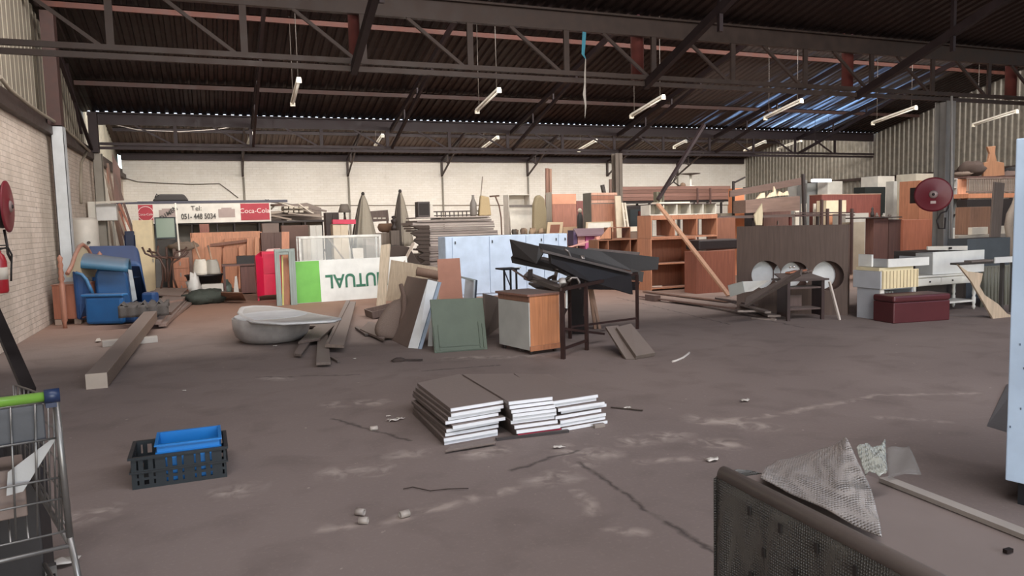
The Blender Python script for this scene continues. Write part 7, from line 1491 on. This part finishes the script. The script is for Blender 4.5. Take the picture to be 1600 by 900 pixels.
# shopping trolley at the left edge
YCt = 2.95; wire = mat('8a8783', 'metal', .35, met=.7, dust=.2)
hr = A(91, 612, YCt); x1 = hr.x; x0 = x1 - .56; zh = hr.z
r = root('shopping_trolley', 'steel wire shopping trolley with a green handle cut by the left picture edge', 'trolley', ((x0 + x1) / 2, YCt + .4, 0))
mb = MB(); mb.tube([(x0 + .03, YCt - .06, zh), (x1 - .045, YCt - .06, zh)], .017, 14); h = put('handle', mb, mat('6f9a3c', 'plain', .3, .2), r)
for x in (x0, x1 - .03): mb = MB(); mb.tube([(x - .015, YCt - .06, zh), (x + .03, YCt - .06, zh)], .024, 14); mb.box(x - .012, x + .02, YCt - .06, YCt + .03, zh - .04, zh + .005); put('handle_cap', mb, mat('22304e', 'plain', .4), r)
zb = A(88, 832, YCt).z; zt_ = zh - .03; zf = zb + .04
def bw(p_, q__, rr=.0035, nm=None):
    return (p_, q__, rr)
back = MB()
for k in range(9):
    x = x0 + (x1 - x0) * k / 8; xb2 = x0 + .03 + (x1 - x0 - .06) * k / 8; back.tube([(x, YCt, zt_), (xb2, YCt + .02, zb)], .0035, 6)
for z in (zt_, zt_ - .13, zt_ - .27, zb + .12, zb): back.tube([(x0, YCt, z), (x1, YCt, z)], .004, 6)
put('rear_grille', back, wire, r)
L_ = .78
for s, xx in ((0, x0), (1, x1)):
    side_ = MB()
    xe = xx + (.07 if s == 0 else -.11)
    for k in range(10):
        f = k / 9; xs = xx + (xe - xx) * f; side_.tube([(xs, YCt + L_ * f, zt_ - .06 * f), (xs + (.02 if s == 0 else -.02), YCt + .02 + (L_ - .06) * f, zb + .1 * f)], .0035, 6)
    for k in range(5): g = k / 4; side_.tube([(xx, YCt, zt_ + (zb - zt_) * g), (xe, YCt + L_, (zt_ - .06) + (zb + .1 - zt_ + .06) * g)], .0045 if k in (0, 4) else .003, 6)
    put('side_wires', side_, wire, r)

fw = MB()
for k in range(8): x = x0 + .08 + (x1 - x0 - .2) * k / 7; fw.tube([(x, YCt + L_, zt_ - .06), (x, YCt + L_ - .04, zb + .1)], .0035, 6); fw.tube([(x, YCt + L_ - .04, zb + .1), (x, YCt, zb)], .0035, 6)
put('front_and_floor_wires', fw, wire, r)
fm = MB()
for xx, s in ((x0 + .02, -1), (x1 - .01, 1)):
    fm.tube([(xx, YCt - .02, zt_ + .01), (xx + .01 * s, YCt - .01, zb - .02)], .011, 8)
    fm.tube([(xx + .01 * s, YCt - .01, zb - .02), (xx + .05 * s, YCt - .0, .16), (xx + .05 * s, YCt + .02, .13)], .011, 8); fm.tube([(xx + .03 * s, YCt, .17), (xx - .05 * s, YCt + L_ + .02, .16)], .01, 8)
    fm.tube([(xx + .01 * s, YCt - .01, zb - .05), (xx - .08 * s, YCt + L_ - .1, zb + .03)], .01, 8)
fm.tube([(x0, YCt - .01, zb - .05), (x1, YCt - .01, zb - .05)], .008, 8)
put('chassis', fm, wire, r)
for xx in (x0 + .01, x1 + .02):
    for yy in (YCt + .03, YCt + L_):
        x_ = xx - (-.02 if yy < YCt + .1 else (.06 if xx > x0 + .1 else -.06)); mb = MB(); mb.tube([(x_ - .014, yy, .06), (x_ + .014, yy, .06)], .06, 18); w_ = put('wheel', mb, mat('2b2a2a', 'plain', .5), r)
        mb = MB(); mb.box(x_ - .022, x_ - .017, yy - .015, yy + .015, .05, .16); mb.box(x_ + .017, x_ + .022, yy - .015, yy + .015, .05, .16); mb.box(x_ - .022, x_ + .022, yy - .02, yy + .02, .125, .16); put('fork', mb, wire, w_)
mb = MB(); mb.box(x0 + .03, x1 - .045, YCt + .02, YCt + .035, zt_ - .14, zt_ - .01); put('child_seat_flap', mb, mat('4b4c50', 'plain', .5), r, bevel=.004)
r.location.x += 0
TR = Matrix.Translation((x1, YCt, 0)) @ Matrix.Rotation(R(13), 4, 'Z') @ Matrix.Translation((-x1, -YCt, 0))
bpy.context.view_layer.update(); r.matrix_world = TR @ r.matrix_world
ya = YCt + .07
mb = MB(); mb.box(x0 + .08, x1 - .115, ya, ya + .2, zb + .06, A(30, 728, ya).z, TR); put('carton', mb, P_('7a685e', dust=.3), label='brown carton inside the shopping trolley', cat='carton', bevel=.004)
mb = MB(); mb.slab([A(x, y, YCt + .0) for x, y in ((10, 775), (36, 768), (86, 688), (84, 684), (62, 700), (12, 738))], .004); put('paper_sheet', mb, P_('b4b2ae', dust=0), label='folded white paper sheet slanting inside the shopping trolley', cat='paper')
mb = MB(); mb.box(x0 + .1, x1 - .16, YCt + .45, YCt + .65, zb + .12, zb + .3, TR); put('dark_bag', mb, mat('2b2626', 'cloth', .9), label='dark bag at the far end of the shopping trolley', cat='bag', bevel=.04)
# dark bar leaning behind the trolley
stickbar('leaning_bar', 'dark flat metal bar leaning towards the trolley at the left picture edge', 'bar', A(46, 612, 3.75), A(-12, 480, 4.4), .05, .03, mat('322c2b', 'metal', .5))
mb = MB(); mb.box(A(40, 640, 3.78).x - .3, A(40, 640, 3.78).x + .03, 3.74, 3.95, 0, A(40, 614, 3.78).z - .03); put('dark_crate', mb, P_('2e2a29'), label='dark crate behind the trolley holding the leaning bar', cat='crate', bevel=.01)
# tubes and litter
def tubelet(label, x, y, an, L_=.05, r_=.02, h_='b0a69c'):
    c = F(x, y, r_); d = Vector((math.cos(an), math.sin(an), 0)) * L_ / 2; q = Matrix.Rotation(0, 3, 'Z'); mb = MB(); n = 14
    u = Vector((-d.y, d.x, 0)).normalized(); vs = []
    for p_, rr in ((c - d, r_), (c + d, r_), (c + d, r_ * .75), (c - d, r_ * .75)):
        vs += [p_ + u * math.cos(2 * PI * j / n) * rr + Vector((0, 0, math.sin(2 * PI * j / n) * rr)) for j in range(n)]
    mb.add(vs, [(i * n + j, i * n + (j + 1) % n, ((i + 1) % 4) * n + (j + 1) % n, ((i + 1) % 4) * n + j) for i in range(4) for j in range(n)], True)
    put('tube_piece', mb, P_(h_), label=label, cat='tube')
tubelet('short grey tube piece on the floor, upper one of the touching pair', 563, 800, -.7); tubelet('short grey tube piece on the floor, lower one of the touching pair', 568, 813, -.5)
tubelet('short grey tube piece lying alone right of the touching pair', 632, 803, .2, .055); tubelet('small grey tube piece left of the low board stack', 584, 669, .0, .06, .018)
for i, (x, y, s, lb) in enumerate(((614, 658, .05, 'white crumpled scrap left of the low board stack'), (625, 655, .035, 'tiny white scrap beside the crumpled scrap'), (607, 651, .02, 'white crumb behind the crumpled scrap'), (980, 638, .035, 'white scrap right of the low board stack'), (1164, 627, .05, 'white torn scrap on the floor at centre right'), (1112, 720, .05, 'white folded scrap in front of the wrapped table'),
                                   (815, 548, .035, 'white scrap by the castor cabinet'), (288, 611, .02, 'white crumb on the floor right of the timber beam'), (873, 700, .04, 'white wire-like scrap below the low board stack'), (430, 541, .03, 'white crumbs before the bathtub'), (554, 561, .02, 'pale crumb right of the planks'), (95, 883, .08, 'pale paper under the shopping trolley'))):
    c = F(x, y, .006); mb = MB(); RG = random.Random(i); vs = [c + Vector((RG.uniform(-s, s), RG.uniform(-s, s), RG.uniform(.001, s * .45))) for _ in range(6)]
    mb.grid(3, 3, lambda u, v: c + Vector(((u - .5) * s * 1.6 + .3 * s * math.sin(v * 5 + i), (v - .5) * s + .2 * s * math.sin(u * 6), .004 + s * .3 * abs(math.sin(u * 4 + v * 3 + i)))))
    put('litter_scrap', mb, P_('d8d0c6', dust=0), label=lb, cat='scrap', solid=.003)
mb = MB(); mb.tube([F(x, y, .01) for x, y in ((630, 764), (645, 761), (672, 767), (700, 764), (732, 763))], .003, 6); put('bent_wire', mb, mat('3c312c', 'metal', .6), label='thin rusty wire on the floor below the low board stack', cat='wire')
stickbar('thin_strip', 'thin dark splinter on the floor right of the low board stack', 'strip', F(955, 636, .01), F(1004, 641, .01), .02, .01, W('42362f'))
# ---- wrapped table in the right foreground
ZT_ = .74
a = F(1136, 733, ZT_); b = F(1480, 905, ZT_); e = (b - a).normalized(); L_ = 1.75; side = Vector((e.y, -e.x, 0))
if side.dot(F(1500, 780, ZT_) - a) < 0: side = -side
# far edge through two visible pixels
c1 = F(1430, 768, ZT_ - .02); wd = (c1 - a).dot(side)
r = root('wrapped_table', 'brown-topped table wrapped in bubble plastic in the right foreground', 'table', a + e * L_ / 2 + side * wd / 2 - Vector((0, 0, ZT_)))
def WT(u, v, z): p_ = a + e * u + side * v; return Vector((p_.x, p_.y, z))
mb = MB(); mb.hexa([WT(.02, .03, ZT_ - .07), WT(L_, .03, ZT_ - .07), WT(L_, wd, ZT_ - .07), WT(.02, wd, ZT_ - .07), WT(.02, .03, ZT_ - .025), WT(L_, .03, ZT_ - .025), WT(L_, wd, ZT_ - .025), WT(.02, wd, ZT_ - .025)]); put('table_top', mb, P_('857873', dust=.3), r, bevel=.006)
mb = MB(); mb.hexa([WT(.25, wd - .03, ZT_ - .022), WT(L_, wd - .03, ZT_ - .022), WT(L_, wd + .012, ZT_ - .022), WT(.25, wd + .012, ZT_ - .022), WT(.25, wd - .03, ZT_ - .008), WT(L_, wd - .03, ZT_ - .008), WT(L_, wd + .012, ZT_ - .008), WT(.25, wd + .012, ZT_ - .008)]); put('edge_strip', mb, P_('a39a92', dust=0), r)
mb = MB(); mb.tube([WT(-.02, .0, ZT_ - .022), WT(L_, 0, ZT_ - .022)], .027, 16); put('rolled_edge', mb, mat('716863', 'plain', .35, .3), r)
for u in (.08, L_ - .08):
    for v in (.1, wd - .08): mb = MB(); mb.bar(WT(u, v, 0), WT(u, v, ZT_ - .072), .06); put('leg', mb, W('5b4a42'), r)
def bubble(name, hexc, alpha, rough, bs):
    m = bpy.data.materials.new(name); m.use_nodes = True; nt = m.node_tree; N = nt.nodes; L = nt.links; b_ = N['Principled BSDF']
    tc = N.new('ShaderNodeTexCoord'); v = N.new('ShaderNodeTexVoronoi'); v.inputs['Scale'].default_value = bs; v.inputs['Randomness'].default_value = .12; L.new(tc.outputs['Object'], v.inputs['Vector'])
    mr = N.new('ShaderNodeMapRange'); L.new(v.outputs['Distance'], mr.inputs[0]); mr.inputs[1].default_value = .1; mr.inputs[2].default_value = .5; mr.inputs[3].default_value = 1; mr.inputs[4].default_value = 0
    bp = N.new('ShaderNodeBump'); bp.inputs['Strength'].default_value = .9; bp.inputs['Distance'].default_value = .01; L.new(mr.outputs[0], bp.inputs['Height']); L.new(bp.outputs[0], b_.inputs['Normal'])
    b_.inputs['Base Color'].default_value = rgb(hexc); b_.inputs['Roughness'].default_value = rough; b_.inputs['Alpha'].default_value = alpha; b_.inputs['Specular IOR Level'].default_value = .8
    return m
bwm = bubble('bubble_wrap', 'b0a8a2', .88, .25, 85); bwd = bubble('bubble_wrap_dusty', '5b5953', .96, .45, 110)
mb = MB()
def drape(u, v):
    U = -.03 + (L_ + .03) * u; z = ZT_ - .03 - v * .68; fold = .018 * math.sin(U * 23 + v * 3) * v + .012 * math.sin(U * 51 + 2 * v) * v
    o = -.022 - fold - .05 * v * (1 - v) + .03 * v
    return WT(U, o, z)
mb.grid(60, 16, drape); put('plastic_wrap', mb, bwd, r, solid=.003)
mb = MB(); mb.grid(10, 14, lambda u, v: WT(-.035 - .02 * math.sin(v * 9) * u, -.03 + u * .5, ZT_ - .04 - .66 * v + .02 * math.sin(u * 9))); put('plastic_end', mb, bwd, r, solid=.003)
dots = MB(); RD = random.Random(6); nn_ = -side
for i in range(10):
    for j in range(4):
        u = .16 + i * .15 + (j % 2) * .07; z = ZT_ - .1 - j * .11; p0 = drape((u + .03) / (L_ + .03), (ZT_ - .045 - z) / .68) + nn_ * .006; dots.hexa([p0 + e * x_ + nn_ * y_ + Vector((0, 0, z_)) for z_ in (-.014, .014) for x_, y_ in ((-.006, -.003), (.006, -.003), (.006, .003), (-.006, .003))])
put('dark_print_marks', dots, mat('2e2a28', 'plain', .6), r, kind='stuff')
# loose bubble wrap sheets
def G(px, z): return F(px[0], px[1], z)
def ridgeY(x, y): return F(x, y, ZT_).y
rows = [[(1188, 750), (1240, 775), (1305, 808), (1378, 842)], [(1196, 735), (1246, 748), (1308, 768), (1372, 812)], [(1212, 727), (1258, 722), (1316, 730), (1362, 775)], [(1232, 721), (1290, 705), (1322, 690), (1346, 738)]]
G4 = []
for k, row in enumerate(rows):
    G4.append([A(x, y, ridgeY(*rows[0][i]) + (0, .12, .26, .4)[k]) + Vector((0, 0, (.006, .012, .012, .012)[k])) for i, (x, y) in enumerate(row)])
def bil(u, v):
    x = u * 3; y = v * 3; i = min(2, int(x)); j = min(2, int(y)); fx = x - i; fy = y - j
    p_ = (G4[j][i] * (1 - fx) + G4[j][i + 1] * fx) * (1 - fy) + (G4[j + 1][i] * (1 - fx) + G4[j + 1][i + 1] * fx) * fy
    return p_ + Vector((0, 0, .003 * math.sin(u * 13 + v * 11) + .002 * math.sin(v * 20 - u * 9)))
mb = MB(); mb.grid(40, 30, bil); put('bubble_wrap', mb, bwm, label='peaked sheet of clear bubble wrap on the near left corner of the wrapped table', cat='bubble wrap', solid=.004)
mb = MB(); q = [F(1338, 700, .90), F(1383, 690, .86), F(1387, 738, .80), F(1352, 742, .80)]
mb.grid(18, 18, lambda u, v: (q[0] * (1 - u) + q[1] * u) * (1 - v) + (q[3] * (1 - u) + q[2] * u) * v + Vector((0, 0, .012 * math.sin(u * 7) * math.sin(v * 6 + 1) + .003 * math.sin(u * 21 + v * 17)))); put('bubble_wrap', mb, bubble('bubble_wrap_clear', '9a9a90', .8, .12, 70), label='small crumpled flap of bubble wrap behind the peaked sheet', cat='bubble wrap', solid=.001)
mb = MB(); q = [F(1386, 700, .80), F(1420, 697, .80), F(1440, 740, .745), F(1388, 745, .745)]
mb.grid(8, 8, lambda u, v: (q[0] * (1 - u) + q[1] * u) * (1 - v) + (q[3] * (1 - u) + q[2] * u) * v + Vector((0, 0, .004 * math.sin(u * 6 + v * 5)))); put('clear_film', mb, mat('8c8a86', 'flat', .15, alpha=.22), label='thin clear plastic film beside the bubble wrap flap', cat='film', solid=.002)
mb = MB(); p_ = F(1575, 862, ZT_ - .02); mb.box(p_.x - .012, p_.x + .012, p_.y - .006, p_.y + .006, ZT_ - .022, ZT_ - .012); put('small_catch', mb, mat('2f2522', 'metal', .5), label='small dark catch lying on the brown table top', cat='catch')
